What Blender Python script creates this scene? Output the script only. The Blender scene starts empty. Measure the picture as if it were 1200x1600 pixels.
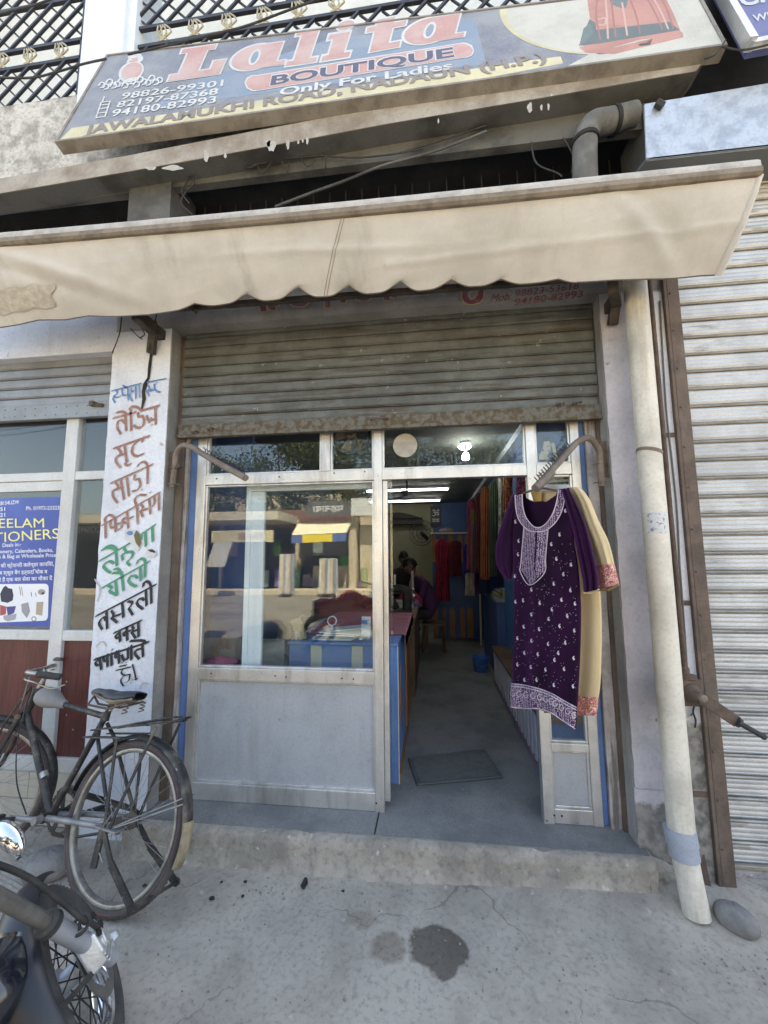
import bpy, bmesh, math, random
from mathutils import Vector, Matrix, noise
random.seed(7)
C = bpy.context.scene
PI = math.pi
V3 = Vector

# ---------------------------------------------------------------- camera, sky, sun, exposure
YAW, PITCH, ROLL = 0.11661007, 0.11143824, -0.0083646
CAM = V3((0.0, -2.352, 1.546))
_f = V3((-math.sin(YAW)*math.cos(PITCH), math.cos(YAW)*math.cos(PITCH), math.sin(PITCH)))
_r = V3((math.cos(YAW), math.sin(YAW), 0)); _u = _r.cross(_f)
RR = _r*math.cos(ROLL) + _u*math.sin(ROLL); UU = -_r*math.sin(ROLL) + _u*math.cos(ROLL); FF = _f
cd = bpy.data.cameras.new('camera'); cam = bpy.data.objects.new('camera', cd); C.collection.objects.link(cam)
cd.sensor_fit = 'VERTICAL'; cd.sensor_height = 36; cd.sensor_width = 27; cd.lens = 14.0
cd.clip_start = 0.02; cd.clip_end = 400
cam.matrix_world = Matrix(((RR.x, UU.x, -FF.x, CAM.x), (RR.y, UU.y, -FF.y, CAM.y), (RR.z, UU.z, -FF.z, CAM.z), (0, 0, 0, 1)))
C.camera = cam

SUN_EL, SUN_AZ = math.radians(57), math.radians(20)   # sun behind the building, so this side of the street lies in its shade
w = bpy.data.worlds.new('World'); C.world = w; w.use_nodes = True
nt = w.node_tree; nt.nodes.clear()
sky = nt.nodes.new('ShaderNodeTexSky'); sky.sky_type = 'NISHITA'; sky.sun_disc = False
sky.sun_elevation = SUN_EL; sky.sun_rotation = SUN_AZ; sky.air_density = 1.0; sky.dust_density = 2.5; sky.ozone_density = 1.0
bg = nt.nodes.new('ShaderNodeBackground'); bg.inputs[1].default_value = 0.15
out = nt.nodes.new('ShaderNodeOutputWorld')
nt.links.new(sky.outputs[0], bg.inputs[0]); nt.links.new(bg.outputs[0], out.inputs[0])
sd = bpy.data.lights.new('sun', 'SUN'); sd.energy = 5.0; sd.angle = math.radians(0.5); sd.color = (1.0, 0.93, 0.82)
sun = bpy.data.objects.new('sun', sd); C.collection.objects.link(sun)
# direction towards the sun: nishita rotation 0 is +Y, growing towards +X
sdir = V3((math.sin(SUN_AZ)*math.cos(SUN_EL), math.cos(SUN_AZ)*math.cos(SUN_EL), math.sin(SUN_EL)))
sun.rotation_euler = sdir.to_track_quat('Z', 'Y').to_euler(); sun.location = (0, 3, 12)
vs = C.view_settings; vs.view_transform = 'Standard'; vs.look = 'None'; vs.gamma = 1.0; vs.exposure = 2.35; vs.use_curve_mapping = False
vs.use_white_balance = True; vs.white_balance_temperature = 7700; vs.white_balance_tint = 8   # camera balanced for open shade
C.cycles.use_denoising = True
C.cycles.max_bounces = 10; C.cycles.diffuse_bounces = 5; C.cycles.transparent_max_bounces = 24; C.cycles.glossy_bounces = 5
C.cycles.sample_clamp_indirect = 8.0

# ---------------------------------------------------------------- survey: a sight line from the camera station met with a known plane
FPX = 1600*14/36
def ray(px, py): return RR*((px-600)/FPX) - UU*((py-800)/FPX) + FF
def at(px, py, x=None, y=None, z=None):
    d = ray(px, py)
    t = (y-CAM.y)/d.y if y is not None else (z-CAM.z)/d.z if z is not None else (x-CAM.x)/d.x
    return CAM + d*t
def X(px, py, y): return at(px, py, y=y).x
def Z(px, py, y): return at(px, py, y=y).z
class Plane:
    def __init__(s, o, n): s.o = V3(o); s.n = V3(n).normalized()
    def at(s, px, py, off=0.0):
        d = ray(px, py); t = (s.o + s.n*off - CAM).dot(s.n)/d.dot(s.n); return CAM + d*t
def YP(y): return Plane((0, y, 0), (0, -1, 0))

# ---------------------------------------------------------------- materials
def lin(c):
    return tuple((v/12.92 if v <= .04045 else ((v+.055)/1.055)**2.4) for v in c)
def mat(name, col, rough=.6, metal=0.0, col2=None, nsc=5.0, lo=.4, hi=.65, dirt=None, dsc=(7, 7, .8), dlo=.5, dhi=.75, damt=.7,
        spots=None, ssc=22.0, slo=.62, shi=.68, bump=0.0, bsc=60.0, spec=.5, sheen=0.0, coat=0.0, fine=.12, gen=False, rvar=.12, trans=0.0):
    m = bpy.data.materials.new(name); m.use_nodes = True; nt = m.node_tree; N = nt.nodes; L = nt.links
    b = N['Principled BSDF']
    b.inputs['Metallic'].default_value = metal; b.inputs['Specular IOR Level'].default_value = spec
    b.inputs['Coat Weight'].default_value = coat; b.inputs['Sheen Weight'].default_value = sheen
    if gen: src = N.new('ShaderNodeTexCoord').outputs['Object']
    else: src = N.new('ShaderNodeNewGeometry').outputs['Position']
    def nz(sc, det=5, vec=None, rg=.6):
        n = N.new('ShaderNodeTexNoise'); n.inputs['Scale'].default_value = sc; n.inputs['Detail'].default_value = det
        n.inputs['Roughness'].default_value = rg; L.new(vec or src, n.inputs['Vector']); return n.outputs['Fac']
    def ramp(fac, a, b_):
        r = N.new('ShaderNodeMapRange'); r.inputs[1].default_value = a; r.inputs[2].default_value = b_; r.interpolation_type = 'SMOOTHSTEP'
        L.new(fac, r.inputs[0]); return r.outputs[0]
    def mix(a, bb, fac):
        x = N.new('ShaderNodeMix'); x.data_type = 'RGBA'
        for s, v in ((6, a), (7, bb)):
            if isinstance(v, tuple): x.inputs[s].default_value = (*v, 1)
            else: L.new(v, x.inputs[s])
        if isinstance(fac, float): x.inputs[0].default_value = fac
        else: L.new(fac, x.inputs[0])
        return x.outputs[2]
    def mul(f, k):
        x = N.new('ShaderNodeMath'); x.operation = 'MULTIPLY'; L.new(f, x.inputs[0]); x.inputs[1].default_value = k; return x.outputs[0]
    c = col
    if col2: c = mix(c, col2, ramp(nz(nsc, 7), lo, hi))
    if fine: c = mix(c, tuple(v*.45 for v in (col2 or col)), mul(ramp(nz(bsc*1.7, 3), .45, .75), fine*2))
    if dirt:
        mp = N.new('ShaderNodeMapping'); mp.inputs['Scale'].default_value = dsc; L.new(src, mp.inputs[0])
        c = mix(c, dirt, mul(ramp(nz(1.0, 6, mp.outputs[0]), dlo, dhi), damt))
    if spots: c = mix(c, spots, ramp(nz(ssc, 4), slo, shi))
    if isinstance(c, tuple): b.inputs['Base Color'].default_value = (*c, 1)
    else: L.new(c, b.inputs['Base Color'])
    rr = N.new('ShaderNodeMapRange'); rr.inputs[3].default_value = max(.02, rough-rvar); rr.inputs[4].default_value = min(1, rough+rvar)
    L.new(nz(9, 5), rr.inputs[0]); L.new(rr.outputs[0], b.inputs['Roughness'])
    if bump:
        bp = N.new('ShaderNodeBump'); bp.inputs['Strength'].default_value = bump; bp.inputs['Distance'].default_value = .01
        L.new(nz(bsc, 7, rg=.65), bp.inputs['Height']); L.new(bp.outputs[0], b.inputs['Normal'])
    return m
def emis(name, col, s):
    m = bpy.data.materials.new(name); m.use_nodes = True; b = m.node_tree.nodes['Principled BSDF']
    b.inputs['Base Color'].default_value = (*col, 1); b.inputs['Emission Color'].default_value = (*col, 1); b.inputs['Emission Strength'].default_value = s
    return m
def glass(name, tint=(.93, .96, .96), wav=.0, dirt=.014):
    m = bpy.data.materials.new(name); m.use_nodes = True; nt = m.node_tree; N = nt.nodes; L = nt.links; N.clear()
    o = N.new('ShaderNodeOutputMaterial'); t = N.new('ShaderNodeBsdfTransparent'); t.inputs[0].default_value = (*tint, 1)
    g = N.new('ShaderNodeBsdfGlossy'); g.inputs['Roughness'].default_value = .012; g.inputs[0].default_value = (1, 1, 1, 1)
    lw = N.new('ShaderNodeLayerWeight'); lw.inputs[0].default_value = .5
    p = N.new('ShaderNodeMath'); p.operation = 'POWER'; p.inputs[1].default_value = 5; L.new(lw.outputs['Facing'], p.inputs[0])
    q = N.new('ShaderNodeMath'); q.operation = 'MULTIPLY_ADD'; q.inputs[1].default_value = .95; q.inputs[2].default_value = .042; L.new(p.outputs[0], q.inputs[0])
    mx = N.new('ShaderNodeMixShader'); L.new(q.outputs[0], mx.inputs[0]); L.new(t.outputs[0], mx.inputs[1]); L.new(g.outputs[0], mx.inputs[2])
    geo = N.new('ShaderNodeNewGeometry')
    if wav:
        n = N.new('ShaderNodeTexNoise'); n.inputs['Scale'].default_value = 2.2; n.inputs['Detail'].default_value = 1; L.new(geo.outputs['Position'], n.inputs['Vector'])
        bp = N.new('ShaderNodeBump'); bp.inputs['Strength'].default_value = wav; bp.inputs['Distance'].default_value = .01
        L.new(n.outputs[0], bp.inputs['Height']); L.new(bp.outputs[0], g.inputs['Normal'])
    d = N.new('ShaderNodeBsdfDiffuse'); d.inputs[0].default_value = (.45, .44, .40, 1)
    n2 = N.new('ShaderNodeTexNoise'); n2.inputs['Scale'].default_value = 6; n2.inputs['Detail'].default_value = 8; L.new(geo.outputs['Position'], n2.inputs['Vector'])
    mr = N.new('ShaderNodeMapRange'); mr.inputs[1].default_value = .4; mr.inputs[2].default_value = .75; mr.inputs[3].default_value = dirt*.3; mr.inputs[4].default_value = dirt*1.7
    L.new(n2.outputs[0], mr.inputs[0])
    m2 = N.new('ShaderNodeMixShader'); L.new(mr.outputs[0], m2.inputs[0]); L.new(mx.outputs[0], m2.inputs[1]); L.new(d.outputs[0], m2.inputs[2])
    L.new(m2.outputs[0], o.inputs[0])
    return m
def weave(name, ca, cb, sc=160.0, rough=.7):   # embroidery: rows of stitched dots over the ground cloth, in the surface's own UV
    m = bpy.data.materials.new(name); m.use_nodes = True; nt = m.node_tree; N = nt.nodes; L = nt.links; b = N['Principled BSDF']
    uv = N.new('ShaderNodeTexCoord'); v = N.new('ShaderNodeTexVoronoi'); v.inputs['Scale'].default_value = sc; v.inputs['Randomness'].default_value = .45
    L.new(uv.outputs['Object'], v.inputs['Vector'])
    r = N.new('ShaderNodeMapRange'); r.inputs[1].default_value = .36; r.inputs[2].default_value = .46; L.new(v.outputs['Distance'], r.inputs[0])
    x = N.new('ShaderNodeMix'); x.data_type = 'RGBA'; x.inputs[6].default_value = (*ca, 1); x.inputs[7].default_value = (*cb, 1); L.new(r.outputs[0], x.inputs[0])
    L.new(x.outputs[2], b.inputs['Base Color']); b.inputs['Roughness'].default_value = rough
    bp = N.new('ShaderNodeBump'); bp.inputs['Strength'].default_value = .6; bp.inputs['Distance'].default_value = .003; bp.invert = True
    L.new(v.outputs['Distance'], bp.inputs['Height']); L.new(bp.outputs[0], b.inputs['Normal'])
    return m
def floral(name, cols, sc=55.0):
    m = bpy.data.materials.new(name); m.use_nodes = True; nt = m.node_tree; N = nt.nodes; L = nt.links; b = N['Principled BSDF']
    uv = N.new('ShaderNodeTexCoord'); n = N.new('ShaderNodeTexNoise'); n.inputs['Scale'].default_value = sc*.5; n.inputs['Detail'].default_value = 2; n.inputs['Distortion'].default_value = 1.5
    L.new(uv.outputs['Object'], n.inputs['Vector'])
    r = N.new('ShaderNodeValToRGB'); r.color_ramp.interpolation = 'CONSTANT'; L.new(n.outputs[0], r.inputs[0])
    e = r.color_ramp.elements; k = len(cols)
    e[0].position = 0; e[0].color = (*cols[0], 1); e[1].position = .36; e[1].color = (*cols[1], 1)
    for i in range(2, k):
        q = e.new(.36 + .30*(i-1)/(k-1)); q.color = (*cols[i], 1)
    L.new(r.outputs[0], b.inputs['Base Color']); b.inputs['Roughness'].default_value = .8
    bp = N.new('ShaderNodeBump'); bp.inputs['Strength'].default_value = .5; bp.inputs['Distance'].default_value = .003; L.new(n.outputs[0], bp.inputs['Height']); L.new(bp.outputs[0], b.inputs['Normal'])
    return m

# ---------------------------------------------------------------- mesh builder
class MB:
    def __init__(s): s.v = []; s.f = []
    def add(s, vs, fs):
        k = len(s.v); s.v += [tuple(p) for p in vs]; s.f += [tuple(i+k for i in f) for f in fs]; return s
    def box(s, x0, x1, y0, y1, z0, z1):
        return s.add([(x0, y0, z0), (x1, y0, z0), (x1, y1, z0), (x0, y1, z0), (x0, y0, z1), (x1, y0, z1), (x1, y1, z1), (x0, y1, z1)],
                     [(0, 3, 2, 1), (4, 5, 6, 7), (0, 1, 5, 4), (1, 2, 6, 5), (2, 3, 7, 6), (3, 0, 4, 7)])
    def hexa(s, a, b):   # a, b: four matching corners each (near face, far face)
        return s.add(list(a)+list(b), [(0, 1, 2, 3), (7, 6, 5, 4), (0, 4, 5, 1), (1, 5, 6, 2), (2, 6, 7, 3), (3, 7, 4, 0)])
    def bar(s, p, q, w=.02, h=None, up=(0, 0, 1)):   # rectangular bar between two points
        p, q = V3(p), V3(q); h = w if h is None else h; d = (q-p).normalized(); a = d.cross(V3(up))
        if a.length < 1e-4: a = d.cross(V3((1, 0, 0)))
        a.normalize(); b = a.cross(d).normalized(); a *= w/2; b *= h/2
        return s.hexa([p-a-b, p+a-b, p+a+b, p-a+b], [q-a-b, q+a-b, q+a+b, q-a+b])
    def tube(s, pts, r, n=8, cap=True, closed=False):
        P = [V3(p) for p in pts]; k = len(P); rs = r if isinstance(r, (list, tuple)) else [r]*k
        rings = []; a = None
        for i, p in enumerate(P):
            if closed: d = P[(i+1) % k]-P[i-1]
            else: d = P[min(i+1, k-1)]-P[max(i-1, 0)]
            d.normalize()
            if a is None:
                a = d.cross(V3((0, 0, 1)))
                if a.length < .1: a = d.cross(V3((1, 0, 0)))
            a = (a - d*a.dot(d)).normalized(); b = d.cross(a)
            rings.append([p + (a*math.cos(2*PI*j/n) + b*math.sin(2*PI*j/n))*rs[i] for j in range(n)])
        vs = [q for g in rings for q in g]; fs = []
        for i in range(k if closed else k-1):
            i2 = (i+1) % k
            for j in range(n): fs.append((i*n+j, i*n+(j+1) % n, i2*n+(j+1) % n, i2*n+j))
        if cap and not closed: fs += [tuple(range(n-1, -1, -1)), tuple((k-1)*n+j for j in range(n))]
        return s.add(vs, fs)
    def lathe(s, o, axis, prof, n=20, ex=None):   # prof: (along axis, radius)
        o = V3(o); d = V3(axis).normalized(); a = V3(ex) if ex else d.cross(V3((0, 0, 1)))
        if a.length < .1: a = V3((1, 0, 0))
        a.normalize(); b = d.cross(a); vs = []; fs = []; k = len(prof)
        for h, r in prof:
            for j in range(n): vs.append(o + d*h + (a*math.cos(2*PI*j/n)+b*math.sin(2*PI*j/n))*max(r, 1e-5))
        for i in range(k-1):
            for j in range(n): fs.append((i*n+j, i*n+(j+1) % n, (i+1)*n+(j+1) % n, (i+1)*n+j))
        fs += [tuple(range(n-1, -1, -1)), tuple((k-1)*n+j for j in range(n))]
        return s.add(vs, fs)
    def ring(s, o, axis, prof, n=48, ex=None):   # closed profile (along axis, radius) swept round the axis
        o = V3(o); d = V3(axis).normalized(); a = V3(ex) if ex else d.cross(V3((0, 0, 1)))
        if a.length < .1: a = V3((1, 0, 0))
        a.normalize(); b = d.cross(a); k = len(prof); vs = []; fs = []
        for j in range(n):
            e = a*math.cos(2*PI*j/n)+b*math.sin(2*PI*j/n)
            for h, r in prof: vs.append(o+d*h+e*r)
        for j in range(n):
            for i in range(k): fs.append((j*k+i, j*k+(i+1) % k, ((j+1) % n)*k+(i+1) % k, ((j+1) % n)*k+i))
        return s.add(vs, fs)
    def prism(s, poly, off):   # polygon (3D points) extruded by a vector
        off = V3(off); k = len(poly); vs = [V3(p) for p in poly]; vs += [p+off for p in vs]
        return s.add(vs, [tuple(range(k-1, -1, -1)), tuple(range(k, 2*k))]+[(i, (i+1) % k, (i+1) % k+k, i+k) for i in range(k)])
    def grid(s, fn, nu, nv, close=False):
        vs = [fn(i/nu, j/nv) for j in range(nv+1) for i in range(nu+1)]
        return s.add(vs, [(j*(nu+1)+i, j*(nu+1)+i+1, (j+1)*(nu+1)+i+1, (j+1)*(nu+1)+i) for j in range(nv) for i in range(nu)])
    def ell(s, o, rx, ry, rz, nu=16, nv=10, rot=None):
        o = V3(o); k = len(s.v)
        def fn(u, v):
            th = 2*PI*u; ph = PI*v-PI/2; p = V3((rx*math.cos(th)*math.cos(ph), ry*math.sin(th)*math.cos(ph), rz*math.sin(ph)))
            return o + (rot @ p if rot else p)
        return s.grid(fn, nu, nv)

def obj(name, mb, m, parent=None, smooth=False, bevel=0.0, label=None, weld=False):
    me = bpy.data.meshes.new(name); me.from_pydata(mb.v, [], mb.f)
    bm = bmesh.new(); bm.from_mesh(me)
    if weld: bmesh.ops.remove_doubles(bm, verts=bm.verts, dist=1e-5)
    bmesh.ops.recalc_face_normals(bm, faces=bm.faces); bm.to_mesh(me); bm.free()
    if smooth:
        me.shade_smooth() if hasattr(me, 'shade_smooth') else None
        for p in me.polygons: p.use_smooth = True
        if smooth != 'all':
            try: me.set_sharp_from_angle(angle=math.radians(40))
            except Exception: pass
    for mm in (m if isinstance(m, list) else [m]): me.materials.append(mm)
    o = bpy.data.objects.new(name, me); C.collection.objects.link(o)
    if parent: par(o, parent)
    if bevel:
        b = o.modifiers.new('bevel', 'BEVEL'); b.width = bevel; b.segments = 2; b.limit_method = 'ANGLE'; b.angle_limit = math.radians(40)
    if label: o['label'] = label
    if name in STUFF: o['kind'] = 'stuff'
    return o
STUFF = {'hidden_word', 'dress_fold', 'dress_light', 'old_strokes', 'rivets', 'spokes', 'tread', 'embroidery', 'piping', 'small_lettering', 'lettering', 'lens_ribs', 'stand_spring', 'printed_numbers', 'painted_numbers', 'caliper_bolts', 'screws'}
GROUPS = {'rolling_shutter': 'rolling shutters along the street front', 'hanger_rail': 'hooked pipe rails at the shutter jambs', 'shop_signboard': None, 'cloth_heap': 'heaps of cloth on the work table', 'packet': 'packets on the blue wall rack',
          'hanging_dress': 'garments hanging inside the shop', 'hanging_cloth': 'garments hanging inside the shop', 'stone': 'stones on the pavement', 'litter_crumb': 'crumbs of litter on the pavement', 'broadleaf_tree': 'trees across the street',
          'tube_light': 'tube lights on the shop ceiling', 'person': 'tailors at work inside', 'stool': 'stools of the tailors', 'cable': 'cables on the facade', 'balcony_grille': 'balcony grilles', 'facing_signboard': 'signboards across the street',
          'clothes_rack': 'clothes racks across the street', 'kurta': 'dresses on the right rail', 'beige_kurta': 'dresses on the right rail', 'shopfront': 'shopfronts', 'stationery_shopfront': 'shopfronts'}
MW = {}
def par(o, p):
    o.parent = p
    mw = Matrix.Identity(4); q = p
    while q is not None:
        mw = MW.get(q.name, Matrix.Identity(4)) if q.parent is None else mw
        q = q.parent
    o.matrix_parent_inverse = mw.inverted()
    # a mesh parent lies at its own root's frame, with identity world transform
    if p.parent is not None or p.type == 'MESH': o.matrix_parent_inverse = Matrix.Identity(4)
def thing(name, label, cat, loc=(0, 0, 0), group=None):
    o = bpy.data.objects.new(name, None); C.collection.objects.link(o); o.location = loc; o.empty_display_size = .1
    MW[o.name] = Matrix.Translation(V3(loc)); o['label'] = label; o['category'] = cat
    g_ = group or GROUPS.get(name)
    if g_: o['group'] = g_
    return o
def tag(o, label, cat, group=None):
    o['label'] = label; o['category'] = cat
    g_ = group or GROUPS.get(o.name.split('.')[0])
    if g_: o['group'] = g_
    return o
def struct(o): o['kind'] = 'structure'; return o
def stuff(o): o['kind'] = 'stuff'; return o
def inst(src, name, parent, mw):   # another object on the same mesh
    o = bpy.data.objects.new(name, src.data); C.collection.objects.link(o)
    for md in src.modifiers:
        b = o.modifiers.new(md.name, md.type); b.width = md.width; b.segments = md.segments; b.limit_method = md.limit_method; b.angle_limit = md.angle_limit
    par(o, parent); o.matrix_basis = mw; return o
T = Matrix.Translation

# ---------------------------------------------------------------- lettering
def text_mesh(body, bold=0.0, ext=.0):
    c = bpy.data.curves.new('txt', 'FONT'); c.body = body; c.size = 1; c.offset = bold; c.extrude = ext; c.resolution_u = 3
    o = bpy.data.objects.new('txt', c); C.collection.objects.link(o)
    me = bpy.data.meshes.new_from_object(o.evaluated_get(bpy.context.evaluated_depsgraph_get()))
    bpy.data.objects.remove(o); bpy.data.curves.remove(c); return me
CAPH = .727
def text_fit(mb, pl, body, p0, p1, ptop, off=.001, bold=0.0):
    """flat printed text on plane pl: baseline from pixel p0 to p1, cap top above p0 at ptop"""
    me = text_mesh(body, bold); vs = [v.co for v in me.vertices]
    if not vs: return
    x0 = min(v.x for v in vs); x1 = max(v.x for v in vs)
    A = pl.at(*p0, off=off); B = pl.at(*p1, off=off); T_ = pl.at(*ptop, off=off)
    ex = (B-A)/(x1-x0); ey = (T_-A)/CAPH
    mb.add([A + ex*(v.x-x0) + ey*v.y for v in vs], [tuple(p.vertices) for p in me.polygons]); bpy.data.meshes.remove(me)
def hull2(pts):
    pts = sorted(set((round(a, 4), round(b, 4)) for a, b in pts))
    def half(ps):
        h = []
        for p in ps:
            while len(h) > 1 and (h[-1][0]-h[-2][0])*(p[1]-h[-2][1])-(h[-1][1]-h[-2][1])*(p[0]-h[-2][0]) <= 0: h.pop()
            h.append(p)
        return h[:-1]
    return half(pts)+half(pts[::-1])
_lay = [0]
def brush(mb, pl, strokes, nib, off=.001, conv=lambda p: p):
    """flat-brush strokes given in photo pixels, laid on plane pl; nib: list of offsets"""
    for st in strokes:
        if len(st) == 1: st = [st[0], (st[0][0]+.1, st[0][1]+.1)]
        if len(st) > 2:   # smooth a little
            q = [st[0]]
            for a, b in zip(st, st[1:]): q += [(a[0]*.75+b[0]*.25, a[1]*.75+b[1]*.25), (a[0]*.25+b[0]*.75, a[1]*.25+b[1]*.75)]
            q.append(st[-1]); st = q
        for a, b in zip(st, st[1:]):
            h = hull2([(p[0]+n[0], p[1]+n[1]) for p in (a, b) for n in nib])
            if len(h) < 3: continue
            _lay[0] = (_lay[0]+1) % 9; o = off+_lay[0]*.00004
            mb.add([pl.at(*conv(p), off=o) for p in h], [tuple(range(len(h)))])
def poly(mb, pl, pts, off): mb.add([pl.at(*p, off=off) for p in pts], [tuple(range(len(pts)))])
def elpts(cx, cy, rx, ry, n=28, rot=0.0):
    c, s = math.cos(rot), math.sin(rot)
    return [(cx+rx*math.cos(t)*c-ry*math.sin(t)*s, cy+rx*math.cos(t)*s+ry*math.sin(t)*c) for t in [2*PI*i/n for i in range(n)]]
def catm(pts, n):   # resample a polyline of tuples smoothly to n+1 points
    k = len(pts)-1; outp = []
    for i in range(n+1):
        t = i/n*k; j = min(int(t), k-1); u = t-j
        p0, p1, p2, p3 = pts[max(j-1, 0)], pts[j], pts[j+1], pts[min(j+2, k)]
        outp.append(tuple(.5*(2*b+(c-a)*u+(2*a-5*b+4*c-d)*u*u+(3*b-a-3*c+d)*u**3) for a, b, c, d in zip(p0, p1, p2, p3)))
    return outp
# ================================================================ materials in use
FL = .162        # shop floor above the street
PF = -.17        # front of the pillars
m_conc = mat('street concrete', (.43, .39, .33), .92, col2=(.30, .272, .232), nsc=1.7, lo=.36, hi=.68, bump=.5, bsc=26, dirt=(.21, .188, .158), dsc=(3.2, 2.4, 3), dlo=.47, dhi=.74, damt=.6, spots=(.47, .435, .375), ssc=13, slo=.63, shi=.76, fine=.22)
m_step = mat('plinth plaster', (.37, .335, .285), .92, col2=(.26, .235, .20), nsc=5, bump=.9, bsc=22, dirt=(.19, .175, .155), dsc=(5, 5, 9), damt=.55, spots=(.46, .44, .41), ssc=16, slo=.63, shi=.7, fine=.25)
m_floor = mat('shop floor cement', (.235, .235, .225), .78, col2=(.165, .168, .165), nsc=3, bump=.25, bsc=70, dirt=(.14, .15, .155), dsc=(3, 3, 3), damt=.6, spots=(.36, .38, .38), ssc=60, slo=.66, shi=.72, fine=.25)
m_wwash = mat('whitewashed plaster', (.70, .735, .80), .9, col2=(.58, .605, .67), nsc=3, bump=.35, bsc=35, dirt=(.38, .36, .36), dsc=(6, 6, .9), dlo=.56, dhi=.8, damt=.6, spots=(.42, .38, .36), ssc=14, slo=.68, shi=.74)
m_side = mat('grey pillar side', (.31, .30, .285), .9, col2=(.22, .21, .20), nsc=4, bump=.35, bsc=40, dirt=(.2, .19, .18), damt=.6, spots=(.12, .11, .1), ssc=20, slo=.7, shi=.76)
m_lilac = mat('lilac plaster', (.50, .475, .51), .9, col2=(.39, .375, .40), nsc=4, bump=.3, bsc=40, dirt=(.28, .26, .26), dsc=(5, 5, 1.2), damt=.55, spots=(.2, .18, .18), ssc=18, slo=.69, shi=.74)
m_raw = mat('weathered bare plaster', (.36, .345, .33), .95, col2=(.22, .21, .2), nsc=7, bump=.9, bsc=30, dirt=(.12, .115, .11), dsc=(9, 9, 4), damt=.8, spots=(.5, .49, .47), ssc=26, slo=.63, shi=.7, fine=.3)
m_ledge = mat('stained ledge', (.40, .37, .33), .9, col2=(.24, .20, .165), nsc=3.2, bump=.5, bsc=40, dirt=(.20, .16, .125), dsc=(5, 5, 1.5), damt=.75, spots=(.62, .6, .57), ssc=7, slo=.69, shi=.72)
m_parapet = mat('rough white parapet', (.62, .60, .56), .95, col2=(.34, .32, .29), nsc=9, bump=1.6, bsc=22, dirt=(.22, .20, .17), dsc=(4, 4, 2), damt=.7, fine=.25)
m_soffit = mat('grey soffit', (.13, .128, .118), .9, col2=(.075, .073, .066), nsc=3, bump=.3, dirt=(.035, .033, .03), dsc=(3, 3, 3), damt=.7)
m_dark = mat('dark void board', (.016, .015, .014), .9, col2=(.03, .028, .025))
m_beige = mat('upper room wall', (.74, .73, .69), .9, col2=(.68, .67, .63))
m_teal = mat('frosted green window', (.50, .66, .62), .3)
m_white = mat('white paint', (.74, .79, .84), .75, col2=(.68, .73, .78), nsc=2, dirt=(.45, .46, .47), damt=.35)
m_alu = mat('aluminium frame', (.70, .70, .69), .38, .75, col2=(.60, .60, .59), nsc=6, dirt=(.30, .275, .24), dsc=(12, 12, 2), dlo=.47, dhi=.74, damt=.6, spots=(.25, .235, .21), ssc=38, slo=.69, shi=.74, bump=.08, bsc=90)
m_alusheet = mat('aluminium sheet panel', (.40, .425, .46), .5, .2, col2=(.345, .365, .395), nsc=3, spots=(.27, .28, .30), ssc=34, slo=.66, shi=.74, fine=.12, dirt=(.26, .255, .245), dsc=(9, 9, 1.1), dlo=.5, dhi=.8, damt=.55)
m_wood = mat('peeled painted timber', (.47, .43, .42), .85, col2=(.34, .30, .28), nsc=9, bump=.5, bsc=30, dirt=(.15, .125, .11), dsc=(30, 30, 2.2), dlo=.5, dhi=.66, damt=.85)
m_bluepaint = mat('blue paint', (.10, .19, .42), .6, col2=(.085, .16, .35), nsc=6, dirt=(.05, .08, .16), damt=.4)
m_slat = mat('weathered shutter slat', (.15, .156, .145), .6, .3, col2=(.10, .103, .092), nsc=6, dirt=(.075, .055, .038), dsc=(3, 3, 30), dlo=.5, dhi=.68, damt=.8, spots=(.30, .30, .28), ssc=18, slo=.67, shi=.72, bump=.2, bsc=40)  # base grey also darkened for the shade under the awning
m_rustbar = mat('rusty bottom bar', (.16, .155, .135), .8, .2, col2=(.105, .075, .042), nsc=26, lo=.42, hi=.6, bump=.4, bsc=60, spots=(.14, .08, .045), ssc=45, slo=.62, shi=.68)
m_slat_l = mat('grey shutter slat', (.27, .285, .30), .5, .35, col2=(.21, .22, .235), nsc=5, dirt=(.24, .22, .2), dsc=(4, 4, 20), damt=.5)
m_slat_r = mat('galvanised shutter slat', (.53, .54, .55), .5, .4, col2=(.42, .43, .44), nsc=4, dirt=(.17, .16, .15), dsc=(4, 4, 22), dlo=.58, dhi=.7, damt=.55, bump=.06, bsc=60)
m_hinge_r = mat('shutter hinge roll', (.42, .39, .34), .5, .4, col2=(.30, .275, .24), nsc=6, dirt=(.25, .22, .19), damt=.5)
m_steel = mat('brown painted steel', (.16, .115, .09), .75, .2, col2=(.105, .08, .065), nsc=7, bump=.35, bsc=40, dirt=(.24, .21, .18), dsc=(8, 8, 2), damt=.5, spots=(.3, .29, .27), ssc=35, slo=.72, shi=.76)
m_rust = mat('rusted iron', (.155, .108, .084), .85, .25, col2=(.10, .074, .058), nsc=16, bump=.35, bsc=70, dirt=(.22, .17, .13), damt=.4)
m_iron = mat('black iron', (.05, .042, .036), .75, .2, col2=(.085, .065, .05), nsc=14, bump=.3)
m_railpipe = mat('greyed brown pipe', (.235, .19, .155), .65, .25, col2=(.16, .125, .10), nsc=12, bump=.2, bsc=70, dirt=(.2, .13, .09), damt=.5)
m_pvc = mat('old white drain pipe', (.70, .66, .57), .55, col2=(.55, .51, .44), nsc=4, dirt=(.33, .28, .21), dsc=(11, 11, 1.6), dlo=.48, dhi=.74, damt=.65, spots=(.40, .35, .28), ssc=22, slo=.7, shi=.76, bump=.12, bsc=40)
m_pvcgrey = mat('grey pipe coupling', (.33, .36, .42), .55, col2=(.29, .32, .37))
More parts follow.
